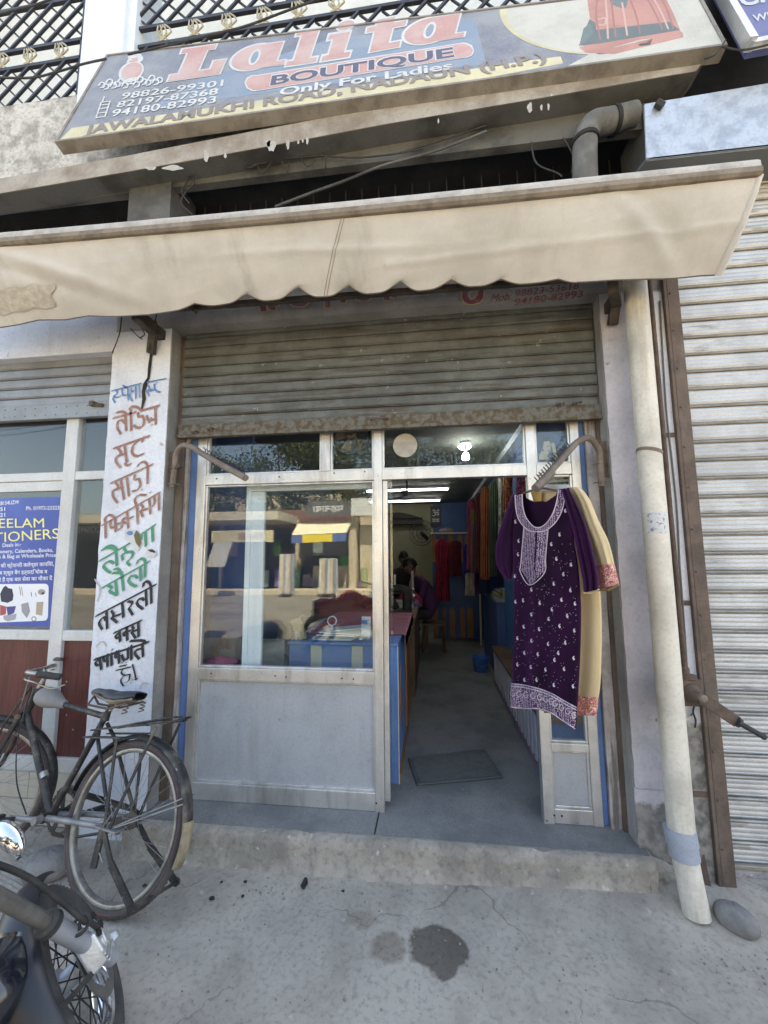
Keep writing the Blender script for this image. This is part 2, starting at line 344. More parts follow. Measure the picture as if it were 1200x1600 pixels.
m_galv = mat('galvanised sheet', (.52, .55, .585), .45, .5, col2=(.37, .395, .43), nsc=14, dirt=(.66, .66, .66), dsc=(6, 6, 1), damt=.55, bump=.15, bsc=35)
m_tile = mat('cream tile', (.55, .52, .44), .5, col2=(.48, .45, .38), nsc=4, dirt=(.32, .29, .25), damt=.5)
m_maroon = mat('maroon wood laminate', (.13, .035, .03), .45, col2=(.085, .022, .02), nsc=3, dirt=(.055, .015, .013), dsc=(60, 60, 3), dlo=.48, dhi=.6, damt=.6)
m_black = mat('black rubber', (.025, .025, .026), .7, col2=(.045, .043, .04), nsc=20, bump=.1)
m_pane = glass('window pane', wav=.02)
m_blackpaint = mat('black grille paint', (.03, .032, .042), .5, col2=(.05, .05, .06))
m_gold = mat('gold ornament', (.50, .43, .29), .5, .35, col2=(.36, .30, .19), nsc=30)

def zmask(m, low, low2, z0, wd, amp):
    """below a ragged line the paint has come off and shows the plaster"""
    nt = m.node_tree; N = nt.nodes; L = nt.links; b = N['Principled BSDF']; src = b.inputs['Base Color'].links[0].from_socket
    g = N.new('ShaderNodeNewGeometry'); s = N.new('ShaderNodeSeparateXYZ'); L.new(g.outputs['Position'], s.inputs[0])
    n = N.new('ShaderNodeTexNoise'); n.inputs['Scale'].default_value = 11; n.inputs['Detail'].default_value = 7; L.new(g.outputs['Position'], n.inputs['Vector'])
    n2 = N.new('ShaderNodeTexNoise'); n2.inputs['Scale'].default_value = 26; n2.inputs['Detail'].default_value = 6; L.new(g.outputs['Position'], n2.inputs['Vector'])
    a = N.new('ShaderNodeMath'); a.operation = 'MULTIPLY_ADD'; a.inputs[1].default_value = amp; L.new(n.outputs[0], a.inputs[0]); L.new(s.outputs['Z'], a.inputs[2])
    r = N.new('ShaderNodeMapRange'); r.inputs[1].default_value = z0+amp*.5; r.inputs[2].default_value = z0+amp*.5+wd; r.inputs[3].default_value = 1; r.inputs[4].default_value = 0; L.new(a.outputs[0], r.inputs[0])
    r2 = N.new('ShaderNodeMapRange'); r2.inputs[1].default_value = .38; r2.inputs[2].default_value = .62; L.new(n2.outputs[0], r2.inputs[0])
    c = N.new('ShaderNodeMix'); c.data_type = 'RGBA'; c.inputs[6].default_value = (*low, 1); c.inputs[7].default_value = (*low2, 1); L.new(r2.outputs[0], c.inputs[0])
    x = N.new('ShaderNodeMix'); x.data_type = 'RGBA'; L.new(r.outputs[0], x.inputs[0]); L.new(src, x.inputs[6]); L.new(c.outputs[2], x.inputs[7]); L.new(x.outputs[2], b.inputs['Base Color'])
zmask(m_lilac, (.30, .28, .26), (.17, .16, .15), .34, .03, .34)
m_wstrip = mat('whitewash strip paint', (.66, .67, .71), .9, col2=(.56, .57, .62), nsc=3, bump=.35, bsc=35, dirt=(.34, .32, .32), dsc=(6, 6, .9), dlo=.52, dhi=.8, damt=.6)
zmask(m_wstrip, (.30, .29, .27), (.13, .125, .12), .72, .05, .40)

# ================================================================ ground
# concrete apron with one damp patch that has its own outline
def ground_wear(m):
    nt = m.node_tree; N = nt.nodes; L = nt.links; b = N['Principled BSDF']; src = b.inputs['Base Color'].links[0].from_socket
    g = N.new('ShaderNodeNewGeometry')
    # small pits and embedded grit
    v = N.new('ShaderNodeTexVoronoi'); v.inputs['Scale'].default_value = 42; L.new(g.outputs['Position'], v.inputs['Vector'])
    n = N.new('ShaderNodeTexNoise'); n.inputs['Scale'].default_value = 5; n.inputs['Detail'].default_value = 6; L.new(g.outputs['Position'], n.inputs['Vector'])
    a = N.new('ShaderNodeMath'); a.operation = 'MULTIPLY'; a.inputs[1].default_value = .30; L.new(n.outputs[0], a.inputs[0])
    s = N.new('ShaderNodeMath'); s.operation = 'LESS_THAN'; L.new(v.outputs['Distance'], s.inputs[0]); L.new(a.outputs[0], s.inputs[1])
    sp = N.new('ShaderNodeSeparateColor'); L.new(v.outputs['Color'], sp.inputs[0])
    t = N.new('ShaderNodeMath'); t.operation = 'GREATER_THAN'; t.inputs[1].default_value = .72; L.new(sp.outputs[0], t.inputs[0])
    k = N.new('ShaderNodeMath'); k.operation = 'MULTIPLY'; L.new(s.outputs[0], k.inputs[0]); L.new(t.outputs[0], k.inputs[1])
    k2 = N.new('ShaderNodeMath'); k2.operation = 'MULTIPLY'; k2.inputs[1].default_value = .38; L.new(k.outputs[0], k2.inputs[0])
    x = N.new('ShaderNodeMix'); x.data_type = 'RGBA'; L.new(k2.outputs[0], x.inputs[0]); L.new(src, x.inputs[6]); x.inputs[7].default_value = (.10, .095, .088, 1)
    # hairline cracks
    w_ = N.new('ShaderNodeMix'); w_.data_type = 'RGBA'; w_.blend_type = 'ADD'; w_.inputs[0].default_value = .22; L.new(g.outputs['Position'], w_.inputs[6]); L.new(n.outputs['Color'], w_.inputs[7])
    c = N.new('ShaderNodeTexVoronoi'); c.feature = 'DISTANCE_TO_EDGE'; c.inputs['Scale'].default_value = 1.15; L.new(w_.outputs[2], c.inputs['Vector'])
    n3 = N.new('ShaderNodeTexNoise'); n3.inputs['Scale'].default_value = 1.6; L.new(g.outputs['Position'], n3.inputs['Vector'])
    m3 = N.new('ShaderNodeMapRange'); m3.inputs[1].default_value = .46; m3.inputs[2].default_value = .62; m3.inputs[4].default_value = .0065; L.new(n3.outputs[0], m3.inputs[0])
    cl = N.new('ShaderNodeMath'); cl.operation = 'LESS_THAN'; L.new(c.outputs['Distance'], cl.inputs[0]); L.new(m3.outputs[0], cl.inputs[1])
    c2 = N.new('ShaderNodeMath'); c2.operation = 'MULTIPLY'; c2.inputs[1].default_value = .5; L.new(cl.outputs[0], c2.inputs[0])
    y = N.new('ShaderNodeMix'); y.data_type = 'RGBA'; L.new(c2.outputs[0], y.inputs[0]); L.new(x.outputs[2], y.inputs[6]); y.inputs[7].default_value = (.12, .112, .10, 1)
    L.new(y.outputs[2], b.inputs['Base Color'])
ground_wear(m_conc)
def street_mat():
    m = m_conc; nt = m.node_tree; N = nt.nodes; L = nt.links; b = N['Principled BSDF']
    geo = N.new('ShaderNodeNewGeometry')
    n = N.new('ShaderNodeTexNoise'); n.inputs['Scale'].default_value = 9; n.inputs['Detail'].default_value = 5; L.new(geo.outputs['Position'], n.inputs['Vector'])
    src = b.inputs['Base Color'].links[0].from_socket; wet = None
    pud = at(684, 1484, z=0); sm = at(606, 1478, z=0); sm2 = at(566, 1436, z=0)
    for p, rx, ry, dk, edge in ((pud, .115, .105, .34, .16), (sm, .06, .05, .62, .5), (sm2, .05, .035, .82, .6)):
        mp = N.new('ShaderNodeVectorMath'); mp.operation = 'SUBTRACT'; mp.inputs[1].default_value = (p.x, p.y, 0); L.new(geo.outputs['Position'], mp.inputs[0])
        sc = N.new('ShaderNodeVectorMath'); sc.operation = 'MULTIPLY'; sc.inputs[1].default_value = (1/rx, 1/ry, 0); L.new(mp.outputs[0], sc.inputs[0])
        ln = N.new('ShaderNodeVectorMath'); ln.operation = 'LENGTH'; L.new(sc.outputs[0], ln.inputs[0])
        ad = N.new('ShaderNodeMath'); ad.operation = 'MULTIPLY_ADD'; ad.inputs[1].default_value = 1.5; L.new(n.outputs[0], ad.inputs[0]); L.new(ln.outputs['Value'], ad.inputs[2])
        r = N.new('ShaderNodeMapRange'); r.inputs[1].default_value = 1.7; r.inputs[2].default_value = 1.7+edge; r.inputs[3].default_value = 1; r.inputs[4].default_value = 0; L.new(ad.outputs[0], r.inputs[0])
        x = N.new('ShaderNodeMix'); x.data_type = 'RGBA'; x.blend_type = 'MULTIPLY'; x.inputs[7].default_value = (dk, dk*.97, dk*.92, 1)
        L.new(r.outputs[0], x.inputs[0]); L.new(src, x.inputs[6]); src = x.outputs[2]
    L.new(src, b.inputs['Base Color'])
street_mat()
# street: a sheet with slight unevenness near the shop, flat beyond
def street_fn(u, v):
    x = -4.2+u*8.4; y = -2.2+v*2.2
    z = .006*noise.noise(V3((x*1.3, y*1.3, 3))) + .0025*noise.noise(V3((x*7, y*7, 1)))
    z += .032*min(1, max(0, (x+.2)/1.0))*math.exp(-((y+.16)/.22)**2) + .012*math.exp(-((y+.2)/.12)**2)
    e = min(1, (y+2.2)/.25, (x+4.2)/.3, (4.2-x)/.3); z *= max(0, e)
    return (x, y, z)
ap = MB(); ap.grid(street_fn, 150, 50)
struct(obj('pavement', ap, m_conc, smooth='all'))
m_road = mat('sunlit road dust', (.23, .21, .175), .95, col2=(.16, .145, .12), nsc=.8, bump=.3, bsc=25)
g = MB(); g.add([(-60, -80, -.004), (60, -80, -.004), (60, -2.2, -.004), (-60, -2.2, -.004)], [(0, 1, 2, 3)])
g.add([(-60, -2.2, -.004), (-4.2, -2.2, -.004), (-4.2, 12, -.004), (-60, 12, -.004)], [(0, 1, 2, 3)])
g.add([(4.2, -2.2, -.004), (60, -2.2, -.004), (60, 12, -.004), (4.2, 12, -.004)], [(0, 1, 2, 3)])
struct(obj('road', g, m_road))
# combed (ridged) concrete in front of the stationery shop
def ridge_fn(u, v):
    x = -3.6+u*1.95; y = -.62+v*.34; q = x*.2+y
    return (x, y+.02*math.sin(x*5), .010+.004*math.sin(q*2*PI/.021)*min(1, 6*(1-u))+.002*noise.noise(V3((x*9, y*9, 0))) - (.012 if v in (0, 1) or u in (0, 1) else 0))
rg = MB(); rg.grid(ridge_fn, 60, 170); struct(obj('ramp', rg, m_conc, smooth='all'))

# ================================================================ the building
B = thing('shop_building', 'white and lilac plastered shop building with dark vents, ledge and balcony above', 'building', (0, 0, 0))
pxl, pxr = X(157, 809, PF), X(252, 806, PF)
zl = (Z(255, 520, PF)+Z(965, 450, PF))/2          # underside of the lintel band
cxl, cxr = (X(938, 465, PF)+X(976, 1020, PF))/2, X(1034, 430, PF)
z_v0, = (3.30,); z_sof = 4.16
LEDY = -.245
# left pillar
def rough_box(x0, x1, y0, y1, z0, z1, nx, nz, amp, seed=0, chips=0):
    """front-faced block with uneven arrises"""
    mb = MB()
    def fn(u, v):
        x = x0+(x1-x0)*u; z = z0+(z1-z0)*v
        a = amp*noise.noise(V3((x*9, z*9, seed)))+amp*.6*noise.noise(V3((x*30, z*30, seed)))
        ex = amp*1.6*noise.noise(V3((seed+5, z*14, 0)))*(1 if u in (0, 1) else 0)
        return (x+ex, y0+a+(.004 if u in (0, 1) else 0), z)
    mb.grid(fn, nx, nz)
    mb.box(x0+.003, x1-.003, y0+.006, y1, z0, z1); return mb
pil = obj('pillar', rough_box(pxl, pxr, PF, .14, 0, zl, 12, 90, .0025, 1), [m_wwash], B, smooth=True)
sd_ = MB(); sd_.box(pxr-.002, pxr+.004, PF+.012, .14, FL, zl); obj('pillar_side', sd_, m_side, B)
# crack down the pillar with a dangling dark strip
cr = MB(); pts = [(237, 545), (234, 570), (232, 590), (227, 600), (224, 612), (225, 624), (221, 640)]; wd = [1.5, 2.5, 2, 3.6, 2.6, 3.0, 1]
P_ = YP(PF)
for i in range(len(pts)-1):
    a, b = pts[i], pts[i+1]; cr.add([P_.at(a[0]-wd[i], a[1], .005), P_.at(a[0]+wd[i], a[1], .005), P_.at(b[0]+wd[i+1], b[1], .0048), P_.at(b[0]-wd[i+1], b[1], .0048)], [(0, 1, 2, 3)])
obj('crack', cr, m_dark, pil)
# right (lilac) column with a plinth of bare plaster, and its dark inner cheek
col = obj('column', rough_box(cxl, 1.34, PF, .14, .42, zl, 14, 80, .003, 7), m_lilac, B, smooth=True)
obj('column_base', rough_box(cxl-.006, 1.34, PF-.006, .14, -.02, .425, 20, 22, .006, 9), m_lilac, B, smooth=True)
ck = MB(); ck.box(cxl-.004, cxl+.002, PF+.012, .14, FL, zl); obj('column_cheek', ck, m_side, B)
wp = MB(); wp.box(X(1016, 600, PF-.004), 1.335, PF-.009, PF-.001, .0, zl-.02)
obj('whitewash_strip', wp, m_wstrip, B)
# lintel band across both shops
x_ll = -4.3
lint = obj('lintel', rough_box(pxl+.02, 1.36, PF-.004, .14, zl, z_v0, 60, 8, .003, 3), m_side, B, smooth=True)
zlL = (Z(5, 562, PF)+Z(170, 548, PF))/2
obj('lintel', rough_box(x_ll, pxl+.02, PF, .14, zlL, z_v0, 40, 12, .003, 4), m_wwash, B, smooth=True)
# vent zone: wall strip, piers, dark openings with thin bars
zvt = (Z(300, 292, -.12)+Z(640, 243, -.12))/2
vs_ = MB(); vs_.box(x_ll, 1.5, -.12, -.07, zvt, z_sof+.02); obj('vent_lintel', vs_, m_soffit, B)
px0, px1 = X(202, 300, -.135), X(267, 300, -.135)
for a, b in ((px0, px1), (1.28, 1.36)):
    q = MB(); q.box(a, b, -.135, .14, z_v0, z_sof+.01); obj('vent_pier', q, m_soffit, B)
vb = MB(); vb.box(x_ll, 1.5, 1.2, 1.22, z_v0-.1, z_sof+.1); vb.box(x_ll, 1.5, .02, 1.2, z_v0-.06, z_v0-.03); vb.box(x_ll, 1.5, -.068, 1.2, z_sof-.04, z_sof+.05); vb.box(x_ll, x_ll+.02, .14, 1.2, z_v0, z_sof); vb.box(1.48, 1.5, .14, 1.2, z_v0, z_sof); obj('vent_void', vb, m_dark, B)  # near-black lining stands in for the unlit space behind the vents
vx = x_ll+.2
bars0 = None
while vx < 1.27:
    if not (px0-.02 < vx < px1+.02):
        if bars0 is None:
            q = MB(); q.box(-.004, .004, -.004, .004, z_v0, zvt+.05); bars0 = obj('vent_bar', q, m_dark, B); bars0.matrix_basis = T((vx, .10, 0))
        else: inst(bars0, 'vent_bar', B, T((vx, .10, 0)))
    vx += .115
for zz in (3.5, 3.72):
    q = MB(); q.box(x_ll, 1.28, .09, .096, zz, zz+.012); obj('vent_rail', q, m_dark, B)
# ledge slab and rough parapet above
def edge_pt(px, py): return at(px, py, y=LEDY)
lb, lt = [], []   # lower and upper arris
for (xa, ya), (xb, yb) in (((-90, 318), (-90, 292)), ((0, 302), (0, 278)), ((200, 268), (200, 242)), ((400, 232), (400, 203)), ((600, 194), (600, 166)), ((850, 152), (850, 124)), ((1050, 117), (1050, 92)), ((1088, 111), (1106, 88))):
    lb.append(edge_pt(xa, ya)); lt.append(edge_pt(xb, yb))
lm = MB(); n = len(lb)
lm.add([p for p in lb]+[p for p in lt]+[V3((p.x, -.1, p.z)) for p in lt]+[V3((p.x, -.1, p.z)) for p in lb],
       [(i, i+1, n+i+1, n+i) for i in range(n-1)]+[(n+i, n+i+1, 2*n+i+1, 2*n+i) for i in range(n-1)]+[(3*n+i, 3*n+i+1, i+1, i) for i in range(n-1)]+[(0, n, 2*n, 3*n), (n-1, 4*n-1, 3*n-1, 2*n-1)])
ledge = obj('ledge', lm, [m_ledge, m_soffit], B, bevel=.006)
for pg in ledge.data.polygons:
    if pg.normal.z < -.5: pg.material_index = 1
PY = .05
z_par = Z(60, 158, PY)
obj('parapet', rough_box(-5.2, 1.45, PY, PY+.14, lt[2].z-.03, z_par, 120, 14, .010, 12), m_parapet, B, smooth=True)
dk = MB(); dk.box(-5.2, 1.5, PY+.1, 1.3, z_par-.5, z_par-.38); obj('balcony_floor', dk, m_soffit, B)
q = MB(); LQ = YP(LEDY-.001)
for px, py, a_, b_ in ((322, 244, 4, 9), (352, 243, 2.2, 4), (424, 228, 7, 9), (419, 224, 4, 6), (450, 226, 2.6, 8), (466, 222, 1.6, 3), (473, 220, 1.4, 3), (480, 220, 2, 6), (270, 262, 16, 4), (236, 263, 8, 3), (828, 168, 4, 8), (846, 168, 1.8, 5), (857, 167, 1.6, 6), (685, 189, 1.3, 4)):
    c_ = LQ.at(px, py); q.add([LQ.at(px+a_*math.cos(t)*(1+.25*math.sin(t*3+px)), py+b_*math.sin(t)*(1+.2*math.cos(t*4+px))) for t in [2*PI*i/12 for i in range(12)]], [tuple(range(12))])
o_ = obj('paint_drips', q, mat('old drip paint', (.46, .44, .41), .85, col2=(.38, .36, .33), nsc=20), ledge); o_['kind'] = 'stuff'
# balcony column, upper wall and roof
bcx0, bcx1 = X(130, 100, .03), X(208, 70, .03)
q = MB(); q.box(bcx0, bcx1-.06, -.0, .3, z_par-.25, 9.8); bc = obj('balcony_column', q, m_white, B, bevel=.008)
q = MB(); q.box(bcx1-.06, bcx1, .04, .3, z_par-.25, 9.8); obj('balcony_column_return', q, m_white, B)
q = MB(); q.box(-6, 6, 1.3, 1.45, 3.9, 9.8); obj('upper_wall', q, m_beige, B)
for xx in (-4.1, -2.95, -1.5, -.2):
    q = MB(); q.box(xx, xx+.75, 1.27, 1.299, z_par-.3, 6.2); obj('upper_window', q, m_teal, B, bevel=.004)
    q = MB(); q.box(xx-.06, xx, 1.25, 1.299, z_par-.3, 6.25); obj('upper_window_post', q, m_white, B)
q = MB(); q.box(-6, 6, .9, 8, 9.8, 10); obj('roof', q, m_soffit, B)  # unseen; height and setback shaped to shade the street, let sky light in
q = MB(); q.box(1.62, 6, .12, .14, 3.75, 7.2); obj('neighbour_wall', q, m_dark, B)  # near-black colour carries the darkness of the gap above the hood
# plinth step: worn front with chipped nosing
se = [at(300, 1295, z=FL), at(587, 1306, z=FL), at(987, 1341, z=FL)]
xs0, xs1 = pxr-.05, cxl+.03
ysl, ysr = -.275, -.262
def step_fn(u, v):
    x = xs0+(xs1-xs0)*u; yf = ysl+(ysr-ysl)*u
    prof = [(0, -.02, -.035), (.0, .008, -.016), (.006, .05, 0), (.006, .105, 0), (.006, FL-.016, 0), (.024, FL-.003, 0), (.07, FL, 0), (.5, FL, 0)]
    a, z, o = prof[int(round(v*7))]
    k = noise.noise(V3((x*11, z*20, 5)))*.012+noise.noise(V3((x*40, z*40, 2)))*.005
    chip = max(0, noise.noise(V3((x*7, 1, 9)))-.15)*.05 if 3 <= round(v*7) <= 5 else 0
    if round(v*7) >= 6: k = 0
    return (x, yf+a+o+k+chip, z-chip*.4)
st = MB(); st.grid(step_fn, 260, 7)
step = obj('plinth', st, m_step, B, smooth='all')
q = MB()   # rough plaster fillet where the step dies into the column
def fil(u, v):
    a = u*1.45; yb = (ysr+.006)*(1-math.sin(a))+(PF-.012)*math.sin(a); x = xs1-.035+.36*(1-math.cos(a))
    top = FL*(1-u**1.6)*.985+.03*u; k = .012*noise.noise(V3((x*12, v*5, 3)))+.006*noise.noise(V3((x*34, v*17, 3)))
    return (x, yb-.018*(1-v)**2.2*(1-.3*u)+k*min(1, u*6+.2)+.06*max(0, v-.85)*(1-u)*6, -.02+(top+.02)*v+k*.4)
q.grid(fil, 40, 24); obj('step_fillet', q, m_step, B, smooth='all')
fl = MB(); fl.box(pxr-.02, cxl+.02, ysl+.055, 7.6, FL-.06, FL+.003)
obj('shop_floor', fl, m_floor, B)
jt = MB(); jt.box(X(590, 1280, -.1)-.004, X(590, 1280, -.1)+.004, ysl+.06, -.02, FL+.003, FL+.0045); obj('floor_joint', jt, m_dark, B)
# patch of bare plaster running down beside the column to the ground
# interior shell
ICE = 2.72; ILX, IRX = -1.75, .92
m_iw = mat('pale interior wall', (.30, .29, .20), .9, col2=(.26, .25, .17), nsc=2)
m_ib = mat('blue interior wall', (.04, .10, .27), .6, col2=(.035, .085, .22), nsc=3)
m_ic = mat('interior ceiling', (.16, .178, .172), .85, col2=(.115, .13, .125), nsc=2.2)
q = MB(); q.box(ILX, IRX, .10, 7.5, ICE, ICE+.1); obj('shop_ceiling', q, m_ic, B)
q = MB(); q.box(ILX-.1, ILX, .141, 7.6, FL-.1, ICE+.1); obj('shop_side_wall', q, m_ib, B)
q = MB(); q.box(IRX, IRX+.1, .141, 7.6, FL-.1, ICE+.1); obj('shop_side_wall', q, m_ib, B)
q = MB(); q.box(ILX-.1, IRX+.1, 6.6, 6.7, FL-.1, ICE+.1); obj('shop_back_wall', q, m_iw, B)
q = MB(); q.box(.06, IRX, 6.52, 6.599, FL, ICE); obj('shop_back_panel', q, m_ib, B)
q = MB(); q.box(-6, 6, .5, 8, ICE+.1, ICE+.33); q.box(-6, 6, 7.6, 7.8, 0, 9.8); q.box(-6, -5.9, .2, 7.7, 0, 9.8); q.box(5.9, 6, .2, 7.7, 0, 9.8); obj('shell_wall', q, m_soffit, B)
# ceiling beam along the right wall
q = MB(); q.box(IRX-.10, IRX, .11, 6.5, ICE-.07, ICE); obj('ceiling_cornice', q, m_white, B)

# ================================================================ rolling shutters
def slat_profile(h, ribs, d):   # (y, z) profile, facing -y
    pr = [(.004, 0), (-d*.6, h*.03), (-d, h*.10)]
    for i in range(ribs):
        a = h*.12+(h*.70)*i/ribs; b = h*.70/ribs
        pr += [(-d*.70, a+b*.06), (-d*.98, a+b*.22), (-d*.98, a+b*.78), (-d*.70, a+b*.94)]
    pr += [(d*.3, h*.835), (d*.3, h*.85), (-d*1.4, h*.862), (-d*1.9, h*.92), (-d*1.3, h*.975), (.004, h*.985), (.004, h)]
    return pr
def shutter(name, label, x0, x1, z0, z1, pitch, y, m, ribs, d, barh, mbar):
    t = thing(name, label, 'rolling shutter', ((x0+x1)/2, y, z0))
    pr = slat_profile(pitch, ribs, d); L_ = x1-x0
    mb = MB(); k = len(pr)
    mb.add([(x0, a, b) for a, b in pr]+[(x1, a, b) for a, b in pr], [(i, i+1, k+i+1, k+i) for i in range(k-1)]+[tuple(range(k)), tuple(range(2*k-1, k-1, -1))])
    z = z0+barh; first = None; i = 0; k_ = k
    while z < z1:
        mw = T((random.uniform(-.004, .004), y+random.uniform(-.0015, .0015), z))
        if first is None:
            first = obj('slat', mb, [m, m_hinge_r], t, smooth=True); first.matrix_basis = mw
            if d > .007:
                for pg in first.data.polygons:
                    if pg.center.z > pitch*.84: pg.material_index = 1
        else: inst(first, 'slat', t, mw)
        z += pitch
    q = MB(); q.box(x0-.012, x1+.012, y-.022, y+.006, z0, z0+barh); q.box(x0-.012, x1+.012, y-.034, y-.0225, z0, z0+.018)
    bb = obj('bottom_bar', q, mbar, t, bevel=.003)
    return t, bb
SY = -.085
zs0 = (Z(290, 688, SY)+Z(932, 655, SY))/2
shx0, shx1 = X(287, 610, SY), X(931, 580, SY)
sh, sbar = shutter('rolling_shutter', 'rust stained grey shutter rolled halfway up over the boutique doorway', shx0, shx1, zs0, zl+.12, .0655, SY, m_slat, 1, .006, .085, m_rustbar)
# grime that collected at both shutter ends is on the guide channels
for xa, xb in ((shx0-.035, shx0+.012), (shx1-.012, shx1+.035)):
    q = MB(); q.box(xa, xb, SY+.015, SY+.055, FL, zl+.1); obj('guide_channel', q, m_steel, sh)
# handles and hasps
for px, py in ((306, 676), (330, 671), (876, 632), (902, 630)):
    p = at(px, py, y=SY-.03); q = MB(); q.bar(p+V3((-.006, .008, -.014)), p+V3((-.006, .008, .014)), .022, .006, up=(0, 1, 0)); q.tube([p+V3((-.012, .005, -.006)), p+V3((-.008, -.03, -.004)), p+V3((.012, -.03, .0)), p+V3((.016, .004, .004))], .0045, 6); obj('hasp', q, m_rust, sh)
p = at(593, 655, y=SY-.03); q = MB(); q.tube([p+V3((-.05, .006, 0)), p+V3((-.045, -.02, 0)), p+V3((.045, -.02, 0)), p+V3((.05, .006, 0))], .006, 8); obj('lift_handle', q, m_rust, sh)
rv = MB()
for i in range(26):
    xx = shx0+.03+i*(shx1-shx0-.06)/25
    for zz in (.03, .072): rv.lathe((xx, SY-.022, zs0+zz), (0, -1, 0), [(0, .004), (.002, .0035), (.003, .001)], 6)
obj('rivets', rv, m_rust, sh)

LSY = -.10
zl0 = (Z(5, 660, LSY)+Z(160, 652, LSY))/2-.005
zl1 = zlL
lsh, lbar = shutter('rolling_shutter', 'plain grey shutter half raised above the stationery shop window', -3.7, pxl+.0, zl0, zl1+.12, .068, LSY, m_slat_l, 1, .006, .10, m_slat_l)
p = at(152, 632, y=LSY-.02); q = MB(); q.bar(p+V3((-.02, .0, -.0)), p+V3((.05, -.01, -.012)), .02, .02); q.bar(p+V3((-.02, -.03, .0)), p+V3((-.015, .01, 0)), .03, .03); obj('lock_bracket', q, m_rust, lsh)
bl = MB()
for i in range(22):
    xx = -3.6+i*.075
    for zz in (.03, .08): bl.lathe((xx, LSY-.022, zl0+zz), (0, -1, 0), [(0, .004), (.003, .002)], 6)
obj('rivets', bl, m_rust, lsh)

RSY = -.10
rx0 = X(1058, 442, -.2)
zr0 = Z(1170, 1352, RSY)
rsh, rbar = shutter('rolling_shutter', 'closed shiny galvanised shutter of the shop beside the drain pipe', rx0, 4.2, zr0, 3.55, .098, RSY, m_slat_r, 3, .008, .012, m_hinge_r)
q = MB(); q.box(rx0, 4.2, RSY-.03, .1, -.02, zr0-.002); obj('sill', q, m_raw, rsh, bevel=.01)
# brown steel channel that guides it
sx0, sx1 = X(1034, 440, -.19), X(1060, 442, -.2)
q = MB(); zt = 3.5; s0 = sx0; s1 = sx1
q.box(s0+.016, s1, -.20, -.185, .0, zt); q.box(s0, s0+.016, -.20, .1, .0, zt); q.box(s1-.014, s1, -.185, -.125, .0, zt)
ch = thing('steel_post', 'brown steel channel post between drain pipe and closed shutter', 'post', (s0, -.19, 0))
obj('channel', q, m_steel, ch, bevel=.003)
q = MB()
for i in range(15):
    zz = .2+i*.21; q.lathe((s0+.03, -.20, zz), (0, -1, 0), [(0, .006), (.004, .005), (.006, .001)], 6)
obj('rivets', q, m_steel, ch)
q = MB()
for zz, pyr in ((Z(1045, 680, -.18), 0), (Z(1055, 942, -.18), 0), (Z(1080, 1240, -.18), 0)):
    q.box(X(1020, 690, -.18), s0, -.185, -.175, zz-.012, zz+.012)
obj('wall_tie', q, m_rust, ch)
# ================================================================ boutique shopfront
FY = -.012
front = thing('shopfront', 'aluminium and glass boutique front with open doorway below the half raised shutter', 'shopfront', (-.4, FY, FL))
def fx(px, py): return X(px, py, FY-.02)
def fz(px, py): return Z(px, py, FY-.02)
def alu(name, x0, x1, z0, z1, y0=FY-.026, y1=FY+.024, par_=None, m=None):
    q = MB(); q.box(x0, x1, y0, y1, z0, z1); return obj(name, q, m or m_alu, par_ or front, bevel=.003)
ztop = zs0+.11
zt0, zt1 = (fz(450, 755)+fz(780, 744)+.0)/2, (fz(450, 738)+fz(780, 728))/2      # transom rail
zm0, zm1 = fz(450, 1065), fz(450, 1046)                                           # sill rail
zb1 = fz(450, 1230)
xL0, xL1 = fx(308, 744), fx(322, 744)
xM0, xM1, xM2 = fx(584, 744), fx(597, 744), fx(605, 744)
xR0, xR1 = fx(823, 736), fx(838, 736)
xO0, xO1 = fx(893, 730), fx(907, 730)
alu('stile', xL0, xL1, FL, ztop)
alu('mullion', xM0, xM1, FL, ztop, FY-.03, FY+.026); alu('door_jamb', xM1+.001, xM2, FL+.05, zt0-.001, FY-.012, FY+.03)
alu('mullion', xR0, xR1, FL, ztop, FY-.03, FY+.026)
alu('stile', xO0, xO1, FL, ztop)
for a, b in ((xL1, xM0), (xM1, xR0), (xR1, xO0)): alu('transom_rail', a+.0005, b-.0005, zt0, zt1, FY-.028, FY+.025)
# glazing beads round the openings
def opening(x0, x1, z0, z1, bead=.012, pane=True, name='pane', mm=None):
    alu('glazing_bead', x0, x0+bead, z0, z1, FY-.016, FY+.012); alu('glazing_bead', x1-bead, x1, z0, z1, FY-.016, FY+.012)
    alu('glazing_bead', x0+bead, x1-bead, z0, z0+bead, FY-.016, FY+.012); alu('glazing_bead', x0+bead, x1-bead, z1-bead, z1, FY-.016, FY+.012)
    q = MB(); q.box(x0+bead*.5, x1-bead*.5, FY-.003, FY+.002, z0+bead*.5, z1-bead*.5)
    return obj(name, q, mm or m_pane, front)
alu('sill_rail', xL1+.0005, xM0-.0005, zm0, zm1, FY-.03, FY+.025)
alu('bottom_rail', xL1+.0005, xM0-.0005, FL+.004, zb1, FY-.027, FY+.024)
opening(xL1, xM0, zm1, zt0)
opening(xL1, xM0, zb1, zm0, name='lower_panel', mm=m_alusheet)
xu0, xu1 = fx(502, 700), fx(516, 700)
alu('mullion', xu0, xu1, zt1, ztop, FY-.027, FY+.024)
opening(xL1, xu0, zt1, ztop); opening(xu1, xM0, zt1, ztop); opening(xM1, xR0, zt1, ztop)
opening(xR1, xO0, zt1, ztop); opening(xR1, xO0, zb1+.30, zt0)
